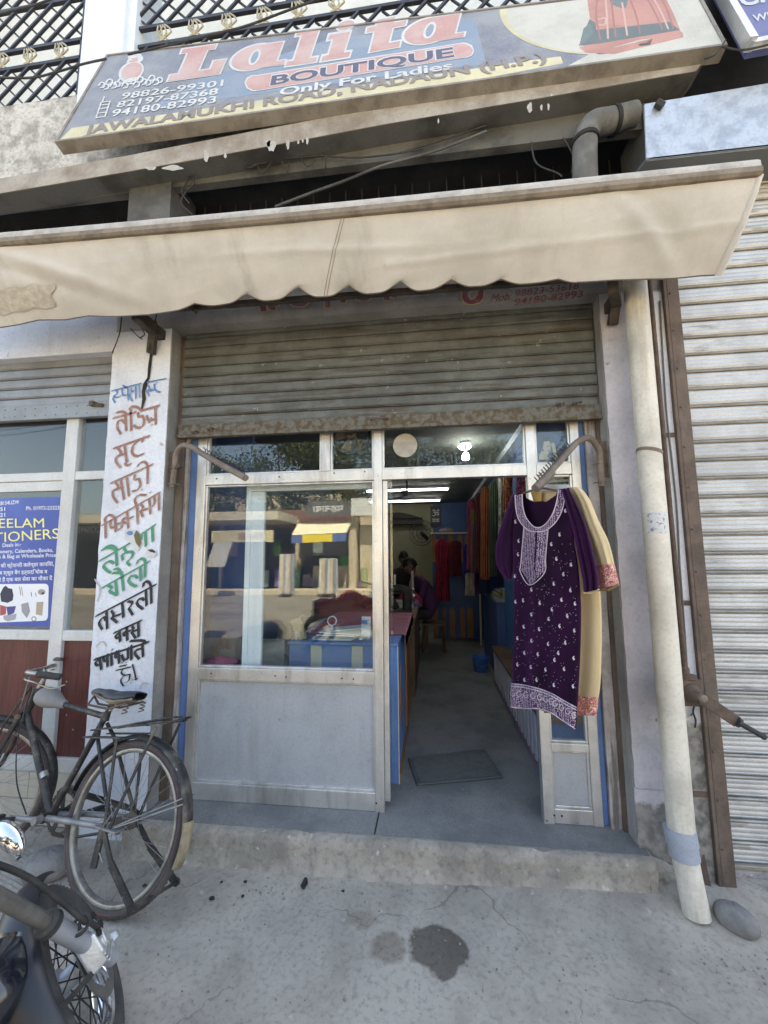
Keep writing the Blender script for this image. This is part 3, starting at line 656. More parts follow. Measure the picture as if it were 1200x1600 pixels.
# narrow lower side panel right of the doorway
zrb = FL+.075; zrp = fz(890, 1060)
alu('bottom_rail', xR1+.0005, xO0-.0005, FL+.004, zrb, FY-.027, FY+.024)
alu('sill_rail', xR1+.0005, xO0-.0005, zb1+.26, zb1+.30, FY-.028, FY+.025)
opening(xR1, xO0, zrb, zb1+.26, name='lower_panel', mm=m_alusheet)
for px, py in ((338, 748), (436, 745), (522, 739), (570, 737), (330, 1052), (430, 1056), (447, 1058), (534, 1060), (552, 1061), (588, 1255), (866, 1274), (878, 1275)):
    p = at(px, py, y=FY-.03); q = MB(); q.lathe(p, (0, -1, 0), [(0, .005), (.003, .004), (.004, .001)], 8); obj('screw', q, m_dark, front)
# timber jambs and blue strips at both sides
for nm, m, xa, xb, y0, y1 in (('timber_jamb', m_wood, X(281, 800, -.03), X(296, 744, -.03), -.05, .06), ('blue_trim', m_bluepaint, X(296, 744, -.03)+.002, xL0-.001, -.022, .05),
                              ('blue_trim', m_bluepaint, xO1+.001, X(914, 700, -.03)-.001, -.022, .05), ('timber_jamb', m_wood, X(914, 700, -.03), X(931, 700, -.03), -.05, .06)):
    q = MB()
    def fn(u, v, xa=xa, xb=xb, y0=y0):
        z = FL+v*(ztop+.04-FL); x = xa+(xb-xa)*u
        wob = (.0035*noise.noise(V3((xa*5, z*6, u*3)))+.002*noise.noise(V3((xa*5, z*25, u*3)))) if nm == 'timber_jamb' else 0
        return (x+wob*(1 if u in (0, 1) else 0), y0+wob, z)
    q.grid(fn, 4, 60); q.box(xa+.003, xb-.003, y0+.005, y1, FL, ztop+.03); obj(nm, q, m, front, smooth=True)
# round paper over a hole in the glass, with the hole's rim
q = MB(); c0 = at(633, 696, y=FY-.006); rr = abs(at(652, 696, y=FY-.006).x-c0.x)
q.lathe(c0, (0, -1, 0), [(0, rr), (.001, rr), (.0015, rr*.96)], 40)
stk = obj('paper_disc', q, mat('aged paper disc', (.46, .42, .36), .9, col2=(.36, .33, .28), nsc=14, dirt=(.3, .27, .22), dsc=(3, 3, 30), damt=.6), front)
# the glass door slid behind the fixed pane
gd = thing('glass_door', 'white framed glass door leaf parked behind the boutique window', 'door', (-.7, .05, FL))
DY = .055
dx0, dx1 = X(383, 900, DY), X(412, 900, DY); dz1 = Z(480, 757, DY)
for nm, a in (('stile', (dx0, dx0+.035, FL+.01, dz1)), ('stile', (dx0+.036, dx1, FL+.01, dz1-.04))):
    q = MB(); q.box(a[0], a[1], DY-.015, DY+.015, a[2], a[3]); obj(nm, q, m_white if nm == 'stile' else m_alu, gd, bevel=.003)
q = MB(); q.box(dx0+.0355, xM2+.02, DY-.014, DY+.014, dz1-.038, dz1); obj('top_rail', q, m_white, gd, bevel=.003)
q = MB(); q.box(dx1+.001, xM2+.02, DY-.003, DY+.003, FL+.1, dz1-.04); obj('pane', q, glass('door pane', wav=.02, dirt=.006), gd)
# exhaust fan box in the small upper light
ef = thing('exhaust_fan', 'dark exhaust fan fitted in the small upper pane above the doorway', 'fan', (X(550, 690, .02), .03, zt1+.05))
ex_, ez_ = X(549, 690, .06), Z(549, 688, .06)
q = MB(); q.ring((ex_, .05, ez_+.03), (0, 1, 0), [(-.03, .115), (.04, .115), (.04, .128), (-.03, .128)], 32); obj('housing', q, m_dark, ef)
for i in range(5):
    a = 2*PI*i/5+.3; q = MB(); q.hexa([(ex_+.02*math.cos(a), .05, ez_+.03+.02*math.sin(a)), (ex_+.105*math.cos(a), .045, ez_+.03+.105*math.sin(a)), (ex_+.1*math.cos(a+.6), .065, ez_+.03+.1*math.sin(a+.6)), (ex_+.02*math.cos(a+.6), .06, ez_+.03+.02*math.sin(a+.6))],
          [(ex_+.02*math.cos(a), .053, ez_+.03+.02*math.sin(a)), (ex_+.105*math.cos(a), .048, ez_+.03+.105*math.sin(a)), (ex_+.1*math.cos(a+.6), .068, ez_+.03+.1*math.sin(a+.6)), (ex_+.02*math.cos(a+.6), .063, ez_+.03+.02*math.sin(a+.6))]); obj('blade', q, m_railpipe, ef)
q = MB(); q.lathe((ex_, .02, ez_+.03), (0, 1, 0), [(0, .015), (.01, .03), (.05, .03)], 16); obj('hub', q, m_railpipe, ef)
q = MB(); q.box(xu1+.012, xM0-.012, .03, .04, zt1+.06, zt1+.085); obj('shelf_board', q, m_dark, ef)

# ================================================================ stationery shop front (left)
LF = -.075
lf = thing('stationery_shopfront', 'pale framed shop window with maroon lower panels left of the painted pillar', 'shopfront', (-2.6, LF, .25))
def lx(px, py): return X(px, py, LF-.02)
def lz(px, py): return Z(px, py, LF-.02)
m_lal = mat('pale painted frame', (.62, .63, .63), .5, .1, col2=(.54, .55, .55), nsc=4, dirt=(.36, .35, .33), damt=.4)
def lal(name, x0, x1, z0, z1, y0=LF-.026, y1=LF+.024):
    q = MB(); q.box(x0, x1, y0, y1, z0, z1); return obj(name, q, m_lal, lf, bevel=.004)
lxm0, lxm1 = lx(98, 760), lx(117, 760)
lzt = lz(120, 735); lzt0, lzt1 = lz(60, 752), lz(60, 739)
lzs0, lzs1 = lz(50, 1000), lz(50, 984)
lzb0, lzb1 = lz(100, 1207), lz(100, 1184)
lztop = zl0+.06
lal('mullion', lxm0, lxm1, lzb0, lztop, LF-.03, LF+.026)
XW = -4.2
for a, b in ((XW, lxm0), (lxm1, pxl+.01)):
    lal('transom_rail', a, b-.0005, lzt0, lzt1); lal('sill_rail', a, b-.0005, lzs0, lzs1); lal('bottom_rail', a, b-.0005, lzb0, lzb1)
lal('head_rail', XW, lxm0-.0005, lzt0-.065, lzt0-.0005, LF-.018, LF+.02)
m_lglass = glass('stationery pane', wav=.02)
for a, b, z0, z1 in ((XW, lxm0, lzt1, lztop), (lxm1, pxl+.01, lzt1, lztop), (XW, lxm0, lzs1, lzt0-.065), (lxm1, pxl+.01, lzs1, lzt0)):
    q = MB(); q.box(a, b, LF-.003, LF+.002, z0, z1); obj('pane', q, m_lglass, lf)
for a, b in ((XW, lxm0), (lxm1, pxl+.01)):
    q = MB(); q.box(a, b, LF-.006, LF+.004, lzb1, lzs0); obj('lower_panel', q, m_maroon, lf)
for px, py in ((104, 1065), (104, 1117), (114, 1140)):
    p = at(px, py, y=LF-.008); q = MB(); q.lathe(p, (0, -1, 0), [(0, .004), (.002, .003), (.003, .0005)], 8); obj('screw', q, m_alu, lf)
# dark room behind it, tiled base below
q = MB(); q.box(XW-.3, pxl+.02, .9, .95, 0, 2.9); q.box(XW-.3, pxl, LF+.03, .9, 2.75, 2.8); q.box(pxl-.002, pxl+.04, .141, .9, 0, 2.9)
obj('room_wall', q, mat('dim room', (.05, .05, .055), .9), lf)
q = MB(); q.box(XW, pxl+.02, LF-.02, .1, -.02, lzb0-.002); base = obj('base_wall', q, m_tile, lf)
tw = .30; xx = pxl-.0
ti = 0
tile0 = None
for r_, (z0, z1) in enumerate(((.012, lzb0*.5), (lzb0*.5+.004, lzb0-.006))):
    xx = pxl+.015-(.12 if r_ else 0)
    while xx > -3.6:
        q = MB(); q.box(xx-tw+.003, xx, LF-.03, LF-.021, z0, z1); obj('tile', q, m_tile, base, bevel=.001); xx -= tw
# poster stuck on the big pane
pw = thing('shop_poster', 'blue stationers poster with yellow lettering on the left shop window', 'poster', (-2.6, LF, 1.3))
PP = YP(LF-.0045)
q = MB(); x0, x1 = lx(-60, 900), PP.at(97, 800).x; zz0, zz1 = PP.at(60, 979).z, PP.at(60, 777).z
x1b = PP.at(80, 979).x
q.prism([(x0, LF-.0042, zz0), (x1, LF-.0042, zz0), (x1, LF-.0042, zz1), (x0, LF-.0042, zz1)], (0, -.0006, 0))
m_pblue = mat('poster blue', (.035, .075, .34), .35, col2=(.05, .11, .45), nsc=2.5, fine=.04)
m_pyel = mat('poster yellow', (.85, .80, .28), .5, fine=.03); m_pwh = mat('poster white', (.78, .80, .84), .5, fine=.03)
obj('sheet', q, m_pblue, pw)
PP = YP(LF-.0052)
q = MB()
for body, a, b, t in (('NEELAM', (-21, 825), (69, 824), (-21, 810)), ('STATIONERS', (-52, 851), (92, 841), (-52, 835))): text_fit(q, PP, body, a, b, t, bold=.0)
obj('lettering', q, m_pyel, pw)
q = MB()
for body, a, b, t in (('PR28154UZW', (-9, 790), (30, 787), (-9, 784)), ('451', (-5, 799), (8, 798), (-5, 793)), ('921', (-5, 808), (8, 807), (-5, 802)), ('Ph. 01972-233232', (41, 797), (97, 796), (41, 791)),
                      ('Deals in:-', (4, 855), (33, 853), (4, 849)), ('Stationery, Calenders, Books,', (-14, 865), (83, 862), (-14, 859)), ('Items & Bag at Wholesale Price', (-16, 873), (88, 870), (-16, 867)),
                      ('र की स्टेशनरी कलेन्डर कापियां,', (-4, 887), (84, 884), (-4, 881)), ('ब स्कूल बैग इत्यादि थोक व', (-1, 898), (74, 896), (-1, 892)), ('ने हैं एक बार सेवा का मौका दें ।', (-3, 909), (86, 906), (-3, 903))):
    text_fit(q, PP, body, a, b, t, bold=.012)
obj('small_lettering', q, m_pwh, pw)
q = MB(); rc = [(-40, 913), (70, 912)]+[(70+6*math.sin(a), 918-6*math.cos(a)) for a in (.4, .8, 1.2)]+[(76, 920), (75, 962)]+[(69+6*math.cos(a), 962+8*math.sin(a)) for a in (.4, .8, 1.2)]+[(66, 970), (-40, 974)]
poly(q, PP, rc, .0002); obj('picture_panel', q, m_pwh, pw)
items = [([(5, 918), (9, 915), (13, 919), (19, 920), (21, 930), (20, 938), (12, 942), (2, 940), (0, 928)], (.02, .025, .06)), ([(0, 945), (10, 948), (9, 960), (0, 962)], (.4, .08, .09)), ([(10, 948), (25, 947), (22, 958), (12, 962)], (.06, .07, .25)),
         ([(5, 962), (26, 959), (24, 968), (12, 971), (6, 968)], (.35, .36, .4)), ([(57, 941), (68, 940), (66, 962), (56, 960)], (.42, .34, .26)), ([(33, 944), (44, 941), (47, 955), (42, 966), (34, 956)], (.32, .31, .33)),
         (elpts(65, 925, 6, 4.5), (.35, .3, .3)), ([(30, 916), (31, 916), (33, 930), (32, 930)], (.1, .1, .1)), ([(33, 917), (34, 917), (36, 931), (35, 931)], (.5, .1, .1)), (elpts(53, 967, 4, 4), (.2, .2, .2)), (elpts(53, 967, 2.6, 2.6), (.78, .8, .84)),
         ([(48, 925), (49, 925), (50, 932), (49, 932)], (.05, .05, .05)), ([(55, 926), (56, 926), (57, 932), (56, 932)], (.05, .05, .05)), ([(59, 944), (60, 944), (59, 959), (58, 959)], (.15, .11, .08)), ([(63, 943), (64, 943), (63, 960), (62, 960)], (.15, .11, .08)), (elpts(67, 927, 2, 2), (.03, .03, .03))]
for i, (pg, cc) in enumerate(items):
    q = MB(); poly(q, PP, pg, .0004+.0001*(i % 6)); obj('picture_patch', q, mat('print ink', cc, .5, fine=.05), pw)
# things dimly visible in the narrow pane: stacked goods
q = MB(); q.bar((-2.02, .25, .95), (-1.9, .3, 1.02), .1, .3); gb = tag(obj('goods_bundle', q, mat('wrapped bundle', (.12, .12, .13), .6, bump=.4, bsc=20), None, bevel=.02), 'dark wrapped bundle behind the narrow pane beside the pillar', 'bundle')

# ================================================================ hanging pipe rails beside the shutter
def hook_rail(label, plate, top, path, tip, nh, sgn):
    t = thing('hanger_rail', label, 'hanger rail', tuple(plate[0]))
    q = MB(); q.bar(plate[0], plate[1], .035, .008, up=(0, 1, 0)); obj('wall_plate', q, m_rust, t)
    pts = catm([tuple(p) for p in path], 26)
    q = MB(); q.tube(pts, .0165, 12); obj('pipe', q, m_railpipe, t, smooth=True)
    for f in (.06, .19):
        a = V3(pts[int(f*26)]); q = MB(); q.tube([a+V3((-.03, .02, 0)), a+V3((-.012, -.022, 0)), a+V3((.012, -.022, 0)), a+V3((.03, .02, 0))], .004, 6); obj('clamp', q, m_railpipe, t)
    P0, P1 = V3(path[-2]), V3(path[-1])
    for i in range(nh):
        u = (i+.5)/nh; a = P0.lerp(P1, u); h0 = None
        q = MB(); q.tube([a+V3((0, 0, .012)), a+V3((sgn*.003, 0, .03)), a+V3((sgn*-.010, 0, .046))], .0028, 6); obj('peg', q, m_black, t)
    return t
A = at(271, 765, y=-.16); Bp = at(273, 712, y=-.16)
tipL = at(384, 747, y=-.50)
hl = hook_rail('brown hooked pipe rail with bare pegs on the left jamb under the shutter', [at(264, 760, y=-.13), at(267, 706, y=-.13)], None,
               [at(269, 762, y=-.155), at(273, 730, y=-.155), at(276, 708, y=-.16), at(287, 696, y=-.19), at(305, 701, y=-.24), at(318, 710, y=-.28), tipL], tipL, 14, 1)
q = MB(); p = at(281, 729, y=-.18); q.lathe(p, (0, -1, .1), [(0, .016), (.02, .016), (.024, .01)], 14); q.tube([p, p+V3((-.04, .03, 0))], .005, 6); obj('wing_bolt', q, m_rust, hl)
tipR = at(837, 763, y=-.52)
hr = hook_rail('brown hooked pipe rail on the lilac column, carrying the dresses', [at(946, 746, y=-.13), at(942, 690, y=-.13)], None,
               [at(940, 760, y=-.16), at(938, 722, y=-.16), at(935, 702, y=-.17), at(922, 685, y=-.20), at(905, 689, y=-.25), at(890, 703, y=-.30), tipR], tipR, 16, 1)
q = MB(); a = at(862, 738, y=-.44); q.tube([tipR+(a-tipR)*-.02, a], .0195, 12); obj('end_sleeve', q, m_railpipe, hr, smooth=True)

# ================================================================ drain pipe, crank gear, elbow
dp = thing('drain_pipe', 'old white plastic drain pipe with a grey coupling leaning by the lilac column', 'pipe', tuple(at(1085, 1432, z=0)))
pb = at(1086, 1418, y=-.335); pj = at(1066, 1318, y=-.30); pt = at(991, 430, y=-.265)
q = MB(); d_ = (pt-pj); ptop_ = pj+d_*1.12
q.tube([pj-d_*.02+V3((0, 0, 0)), pj+d_*.25, pj+d_*.5, pj+d_*.75, ptop_], .0535, 24); obj('pipe', q, m_pvc, dp, smooth=True)
q = MB(); q.tube([pb+(pb-pj)*.12, pj], .051, 24); obj('lower_pipe', q, m_pvc, dp, smooth=True)
q = MB(); dn = (pj-pb).normalized(); q.lathe(pj-dn*.055, dn, [(0, .054), (.002, .0565), (.052, .0575), (.053, .0615), (.115, .063), (.117, .056)], 26); obj('coupling', q, m_pvcgrey, dp, smooth=True)
def strap(px, py, nm='strap', m=m_railpipe):
    c = at(px, py, y=-.27); k = min(range(101), key=lambda i: (pj+d_*(i/100)-c).length); c = pj+d_*(k/100)
    q = MB(); q.ring(c, d_.normalized()+V3((.28, 0, .0)), [(-.008, .0545), (.008, .0545), (.008, .0575), (-.008, .0575)], 28); obj(nm, q, m, dp)
strap(1005, 706)
# curled paper label on the pipe
q = MB(); c_ = at(1022, 822, y=-.27); k = min(range(101), key=lambda i: (pj+d_*(i/100)-c_).length); c_ = pj+d_*(k/100); dd = d_.normalized()
q.grid(lambda u, v: c_+dd*(v*.10-.05)+V3((math.sin((u-.62)*1.7), -math.cos((u-.62)*1.7), 0))*.0545, 8, 4); obj('torn_label', q, mat('torn label', (.62, .62, .62), .8, spots=(.25, .25, .3), ssc=60, slo=.55, shi=.6), dp)
# elbow above the awning
ep = thing('waste_pipe', 'grey elbow waste pipe under the ledge above the awning', 'pipe', tuple(at(915, 260, y=-.16)))
a0 = at(915, 300, y=-.17); a1 = at(914, 222, y=-.17); a2 = at(925, 196, y=-.17); a3 = at(950, 190, y=-.16); a4 = at(990, 180, y=-.14)
q = MB(); q.tube(catm([tuple(p) for p in (a0, a1, a2, a3, a4)], 16), .066, 20); obj('pipe', q, mat('grimy grey pipe', (.20, .195, .18), .8, col2=(.12, .115, .105), nsc=6, dirt=(.05, .045, .04), damt=.7), ep, smooth=True)
for c, ax in ((a1, V3((0, 0, 1))), (at(958, 189, y=-.155), a4-a3)):
    q = MB(); q.ring(c, ax, [(-.012, .067), (.012, .067), (.012, .074), (-.012, .074)], 24); obj('collar', q, m_dark, ep)
# gear box and crank of the closed shutter
gb_ = thing('shutter_crank', 'rusty gearbox with crank handle and drive rod right of the drain pipe', 'crank', tuple(at(1085, 1085, y=-.25)))
gx, gz = X(1080, 1082, -.25), Z(1080, 1082, -.25)
q = MB(); q.box(gx-.062, gx+.052, -.26, -.17, gz-.062, gz+.058); obj('gearbox', q, m_rust, gb_, bevel=.01)
q = MB(); q.lathe((gx, -.215, gz+.058), (0, 0, 1), [(0, .046), (.012, .046), (.016, .03)], 18); q.lathe((gx, -.215, gz+.07), (0, 0, 1), [(0, .02), (.03, .02), (.04, .014)], 12); q.lathe((gx-.003, -.26, gz), (0, -1, 0), [(0, .042), (.01, .04), (.03, .026), (.06, .023)], 18); obj('boss', q, m_rust, gb_)
q = MB(); q.box(gx-.075, gx-.02, -.19, -.17, gz-.07, gz+.12); obj('back_plate', q, m_rust, gb_)
rt = at(1014, 430, y=-.215); q = MB(); q.tube([V3((gx, -.215, gz+.06)), rt+(rt-V3((gx, -.215, gz)))*.1], .0115, 10); obj('drive_rod', q, m_rust, gb_, smooth=True)
c0 = V3((gx, -.325, gz)); c1 = at(1152, 1128, y=-.345); c2 = at(1193, 1151, y=-.37)
q = MB(); q.bar(c0, c1, .05, .014, up=(0, 1, 0)); obj('crank_arm', q, m_rust, gb_, bevel=.003)
q = MB(); q.tube([c1-(c1-c0)*.06+V3((0, -.012, 0)), c1+(c2-c1)*.02+V3((0, -.012, 0))], .021, 12); q.tube([c1, c2], .0115, 12); q.ell(c2, .013, .013, .013, 10, 6); obj('handle', q, m_black, gb_, smooth=True)
q = MB(); q.lathe(c0+V3((0, 0, 0)), (0, -1, 0), [(-.02, .02), (.014, .018), (.018, .01)], 12); obj('bolt', q, m_railpipe, gb_)
# loose cable on the whitewash strip
q = MB(); q.tube(catm([tuple(at(x_, y_, y=-.185)) for x_, y_ in ((1031, 470), (1036, 560), (1042, 650), (1050, 720), (1058, 800), (1062, 880), (1068, 960), (1074, 1050))], 40), .004, 6)
tag(obj('cable', q, mat('grey cable', (.13, .13, .13), .6), smooth=True), 'thin grey cable on the wall strip between drain pipe and steel post', 'cable')
q = MB(); q.tube(catm([tuple(at(x_, y_, y=-.19)) for x_, y_ in ((1086, 1100), (1083, 1112), (1087, 1125), (1086, 1137))], 12), .004, 6); q.tube([at(1083, 1114, y=-.19), at(1079, 1118, y=-.2)], .003, 5)
tag(obj('wire_stub', q, m_black), 'short black wire stub dangling under the rusty gearbox', 'wire')
# ================================================================ awning
m_canvas = mat('dusty awning canvas', (.60, .578, .55), .95, col2=(.50, .48, .45), nsc=2.6, dirt=(.27, .245, .215), dsc=(5, 2.2, .9), dlo=.5, dhi=.78, damt=.6, spots=(.56, .50, .44), ssc=40, slo=.66, shi=.74, bump=.12, bsc=160, fine=.1, sheen=.15)
m_bar = mat('dusty awning bar', (.50, .47, .42), .7, .1, col2=(.36, .33, .29), nsc=10, dirt=(.24, .21, .17), dsc=(1, 9, 9), damt=.6, bump=.2)
aw = thing('awning', 'long dusty beige canvas awning with scalloped hem across the boutique', 'awning', (-.5, -.3, 2.9))
YB, YH = -.66, -.475
def bar_pt(px): # front bar centre line, from photo columns
    return at(px, 380+(272-380)*px/1180., y=YB)
bl_, br_ = bar_pt(-130), bar_pt(1178)
q = MB()
prof = []
ax = (br_-bl_).normalized()
n_ = 60
up_ = V3((0, 0, 1)); fr = V3((0, -1, 0))
pr = [(-.02, .036), (.0, .044), (.026, .042), (.038, .026), (.040, .004), (.036, -.014), (.040, -.018), (.040, -.030), (.028, -.036), (-.01, -.036), (-.03, -.02)]
k = len(pr)
for i in range(n_+1):
    c = bl_.lerp(br_, i/n_)+V3((0, 0, -.014*math.sin(PI*i/n_)))
    q.v += [tuple(c+fr*a+up_*b) for a, b in pr]
q.f += [(i*k+j, i*k+(j+1) % k, (i+1)*k+(j+1) % k, (i+1)*k+j) for i in range(n_) for j in range(k)]+[tuple(range(k)), tuple(n_*k+j for j in range(k))]
obj('front_bar', q, m_bar, aw, smooth=True)
q = MB(); pr2 = [(.030, -.004), (.045, -.006), (.047, -.03), (.036, -.04), (.02, -.04)]; k = len(pr2)
for i in range(n_+1):
    c = bl_.lerp(br_, i/n_)+V3((0, 0, -.014*math.sin(PI*i/n_))); q.v += [tuple(c+fr*a+up_*b) for a, b in pr2]
q.f += [(i*k+j, i*k+(j+1) % k, (i+1)*k+(j+1) % k, (i+1)*k+j) for i in range(n_) for j in range(k)]+[tuple(range(k)), tuple(n_*k+j for j in range(k))]
obj('bar_shade_strip', q, mat('shaded bar lip', (.25, .21, .165), .8, col2=(.16, .13, .10), nsc=12, dirt=(.4, .36, .3), dsc=(1, 9, 30), dlo=.55, damt=.5), aw, smooth=True)  # added brown strip paints the shade on the bar's lower side
hemL = [(-130, 520), (0, 506), (35, 499), (60, 494), (100, 494), (140, 487), (200, 488), (230, 486), (282, 478), (350, 470), (420, 463), (500, 458), (600, 452), (700, 444), (800, 437), (900, 434), (980, 431), (1060, 428), (1122, 424)]
SCAL = [(306, 474), (387, 464), (466, 452), (545, 449), (625, 446), (705, 443), (782, 438), (872, 434)]
def hem_y(px, only=False):
    cusp = 0
    for (a, b), (c, d) in zip(hemL, hemL[1:]):
        if a <= px <= c: y = b+(d-b)*(px-a)/(c-a); break
    else: y = hemL[-1][1]
    amp = {306: 5, 387: 10, 466: 13, 545: 11, 625: 12, 705: 8, 782: 6, 872: 3}
    for sx, _ in SCAL:
        d = abs(px-sx)/30.0
        if d < 1: cusp += amp[sx]*1.1*(1-d)**1.7
    if only: return cusp
    return y+ .6*math.sin(px*.05)
def val_fn(u, v):
    pxh = -130+(1122+130)*u; pxt = -130+(1179+130)*u
    top = bar_pt(pxt)+V3((0, -.03, -.03)); h = at(pxh, hem_y(pxh)+6, y=YH)
    p = top.lerp(h, v)
    if v > .80: p.z += hem_y(pxh, True)*.0036*((v-.80)/.20)**2; p.y -= hem_y(pxh, True)*.0012*((v-.80)/.20)**2
    x = p.x
    b = .020*math.sin(PI*v)*(1 if True else 0)     # belly of the cloth
    wr = .008*noise.noise(V3((x*1.1, v*1.2, 2)))+.003*noise.noise(V3((x*5+v*3, v*4, 7)))+.0012*noise.noise(V3((x*17+v*9, v*13, 3)))
    # drag folds: at the left from the bar down to the patch, at the right end running in from the corner
    l = math.exp(-((x+2.05-(v-.3)*.9)/.10)**2)*.018*math.sin(PI*min(1, v*1.1)); l -= math.exp(-((x+2.20-(v-.3)*.9)/.10)**2)*.016*math.sin(PI*v)
    r = math.exp(-((x-.98+(.5-v)*.35)/.045)**2)*.010*math.sin(PI*v)-math.exp(-((x-1.08+(.5-v)*.3)/.06)**2)*.014*math.sin(PI*v)
    r += math.exp(-((v-.62+(x-.4)*.12)/.05)**2)*.006*(1 if x > -.2 else 0)
    l += math.exp(-((v-.48-(x+.2)*.10)/.06)**2)*.007*math.exp(-((x+.5)/.6)**2)
    ha = .004*math.sin(pxh*.0785)*max(0, v-.75)*4*(1 if 280 < pxh < 900 else .2)
    return p+V3((0, -(b+wr+l+r)*1.0+ha, 0))
q = MB(); NU, NV = 480, 44
q.grid(val_fn, NU, NV)
k = len(q.v)   # give the cloth its thickness
q.v += [(a, b+.004, c) for a, b, c in q.v]; q.f += [tuple(reversed([i+k for i in f])) for f in list(q.f)]
vl = obj('valance', q, m_canvas, aw, smooth=True)
# hem cord, seam, patch and rolled right edge
def onval(u, v, off=.004): return V3(val_fn(u, v))+V3((0, -off, 0))
q = MB(); q.tube([onval(i/400, 1, .0) for i in range(401)], .0035, 5); obj('hem_cord', q, mat('dark hem', (.13, .11, .09), .9), vl)
us = (510+130)/1252.
for du in (0, .0035):
    q = MB(); q.tube([onval(us+du-.003*v/20, v/20, .001) for v in range(21)], .0018, 5); obj('seam', q, mat('seam thread', (.30, .26, .22), .9), vl)
q = MB(); q.grid(lambda u, v: onval((130+ (7+u*92)*1.0)/1252. if False else (130+8+u*90+ (3*math.sin(v*9) if u in (0, 1) else 0))/1309., .565+v*.30+.012*math.sin(u*17)*(1 if v in (0, 1) else .0), .006+.004*noise.noise(V3((u*5, v*4, 1)))), 22, 8)
obj('patch', q, mat('stitched patch', (.43, .39, .33), .75, col2=(.54, .50, .44), nsc=30, dirt=(.25, .22, .18), damt=.5, bump=.5, bsc=40), vl, smooth=True)
q = MB(); q.tube([onval(1, v/16, -.004) for v in range(17)], [.012+.006*v/16 for v in range(17)], 10); obj('rolled_edge', q, m_canvas, vl, smooth=True)
# torsion bar behind the hem, roller, brackets
tb0, tb1 = at(222, 486, y=-.40), at(968, 431, y=-.40)
q = MB(); q.bar(tb0, tb1, .026, .026); obj('torsion_bar', q, m_iron, aw)
q = MB(); q.tube([(tb0.x-.6, -.26, 3.12), (tb1.x+.2, -.26, 3.12)], .055, 14); obj('roller', q, m_canvas, aw, smooth=True)
q = MB(); rf0 = MB()
rf0.grid(lambda u, v: (bl_.lerp(br_, u)+V3((0, .03, .03))).lerp(V3((bl_.x+(br_.x-bl_.x)*u, -.26, 3.175)), v)+V3((0, 0, -.03*math.sin(PI*v))), 60, 6); rf0.v += [(a, b, c-.004) for a, b, c in rf0.v]; k = len(rf0.v)//2; rf0.f += [tuple(reversed([i+k for i in f])) for f in list(rf0.f)]
obj('roof_canvas', rf0, m_canvas, aw, smooth=True)
for pts in (((212, 490), (240, 515), (236, 553)), ((958, 446), (962, 470), (957, 508))):
    p0, p1, p2 = at(*pts[0], y=-.40), at(*pts[1], y=-.24), at(*pts[2], y=-.185)
    q = MB(); q.bar(p0, p1, .05, .07); q.bar(p1, p2, .05, .03, up=(0, 1, 0)); q.bar(p1+V3((0, .0, .06)), p2, .035, .012, up=(0, 1, 0)); q.bar(p1, p1+V3((0, .08, 0)), .06, .06); obj('bracket', q, m_iron, aw, bevel=.004)
p = at(303, 482, y=-.41); q = MB(); q.bar(p+V3((-.03, 0, .02)), p+V3((.012, 0, -.02)), .03, .02); obj('bar_end', q, m_iron, aw)
q = MB()
for pts in (((190, 488), (187, 520), (175, 552)), ((205, 490), (218, 508), (226, 522), (218, 528)), ((215, 489), (226, 500), (240, 514)), ((245, 490), (236, 530), (232, 552)), ((204, 513), (214, 524), (222, 530))):
    q.tube(catm([tuple(at(a, b, y=-.22-.001*i)) for i, (a, b) in enumerate(pts)], 10), .0035, 5)
tag(obj('loose_wires', q, m_black), 'tangle of loose black wires at the left awning bracket over the pillar', 'wires')

# ================================================================ main signboard
so = at(88, 222, y=-.30); sbr = at(1133, 71, y=-.30)
tl_ = at(168, 88, y=.0)
sxd = (sbr-so).normalized(); sn = sxd.cross(tl_-so).normalized()
if sn.y > 0: sn = -sn
SP = Plane(so, sn)
sgn = thing('shop_signboard', 'large faded navy boutique signboard with red lettering leaning on the ledge', 'signboard', tuple(so))
TL, TR = SP.at(168, 87), SP.at(1082, -24)
m_sign = mat('faded navy sign face', (.15, .165, .215), .6, col2=(.20, .21, .25), nsc=2.2, dirt=(.34, .35, .36), dsc=(2.5, 2.5, 2.5), dlo=.35, dhi=.7, damt=.75, bump=.5, bsc=120, fine=.3, spots=(.36, .365, .37), ssc=130, slo=.58, shi=.66)
m_signblue = mat('faded blue sign patch', (.21, .28, .37), .6, col2=(.27, .31, .37), nsc=3, bump=.4, bsc=120, spots=(.4, .42, .44), ssc=130, slo=.6, shi=.68)
m_cream = mat('sign cream', (.62, .56, .35), .6, col2=(.52, .47, .30), nsc=4, bump=.2, bsc=90)
m_sred = mat('faded sign red', (.52, .29, .26), .65, col2=(.57, .40, .37), nsc=3, bump=.4, bsc=120, spots=(.6, .5, .47), ssc=130, slo=.6, shi=.68)
m_spale = mat('sign outline white', (.62, .63, .62), .6, col2=(.54, .55, .55), nsc=6, bump=.4, bsc=120)
m_sgold = mat('sign brown ink', (.24, .205, .18), .6)
m_snavy = mat('sign navy ink', (.09, .09, .14), .6)
q = MB(); f4 = [SP.at(88, 222), SP.at(1133, 71), TR, TL]
q.prism([p+sn*.0 for p in f4], -sn*.06); brd = obj('panel', q, m_sign, sgn)
m_frm = mat('sign frame', (.30, .27, .23), .7, .2, col2=(.2, .175, .15), nsc=8, dirt=(.14, .11, .09), damt=.6)
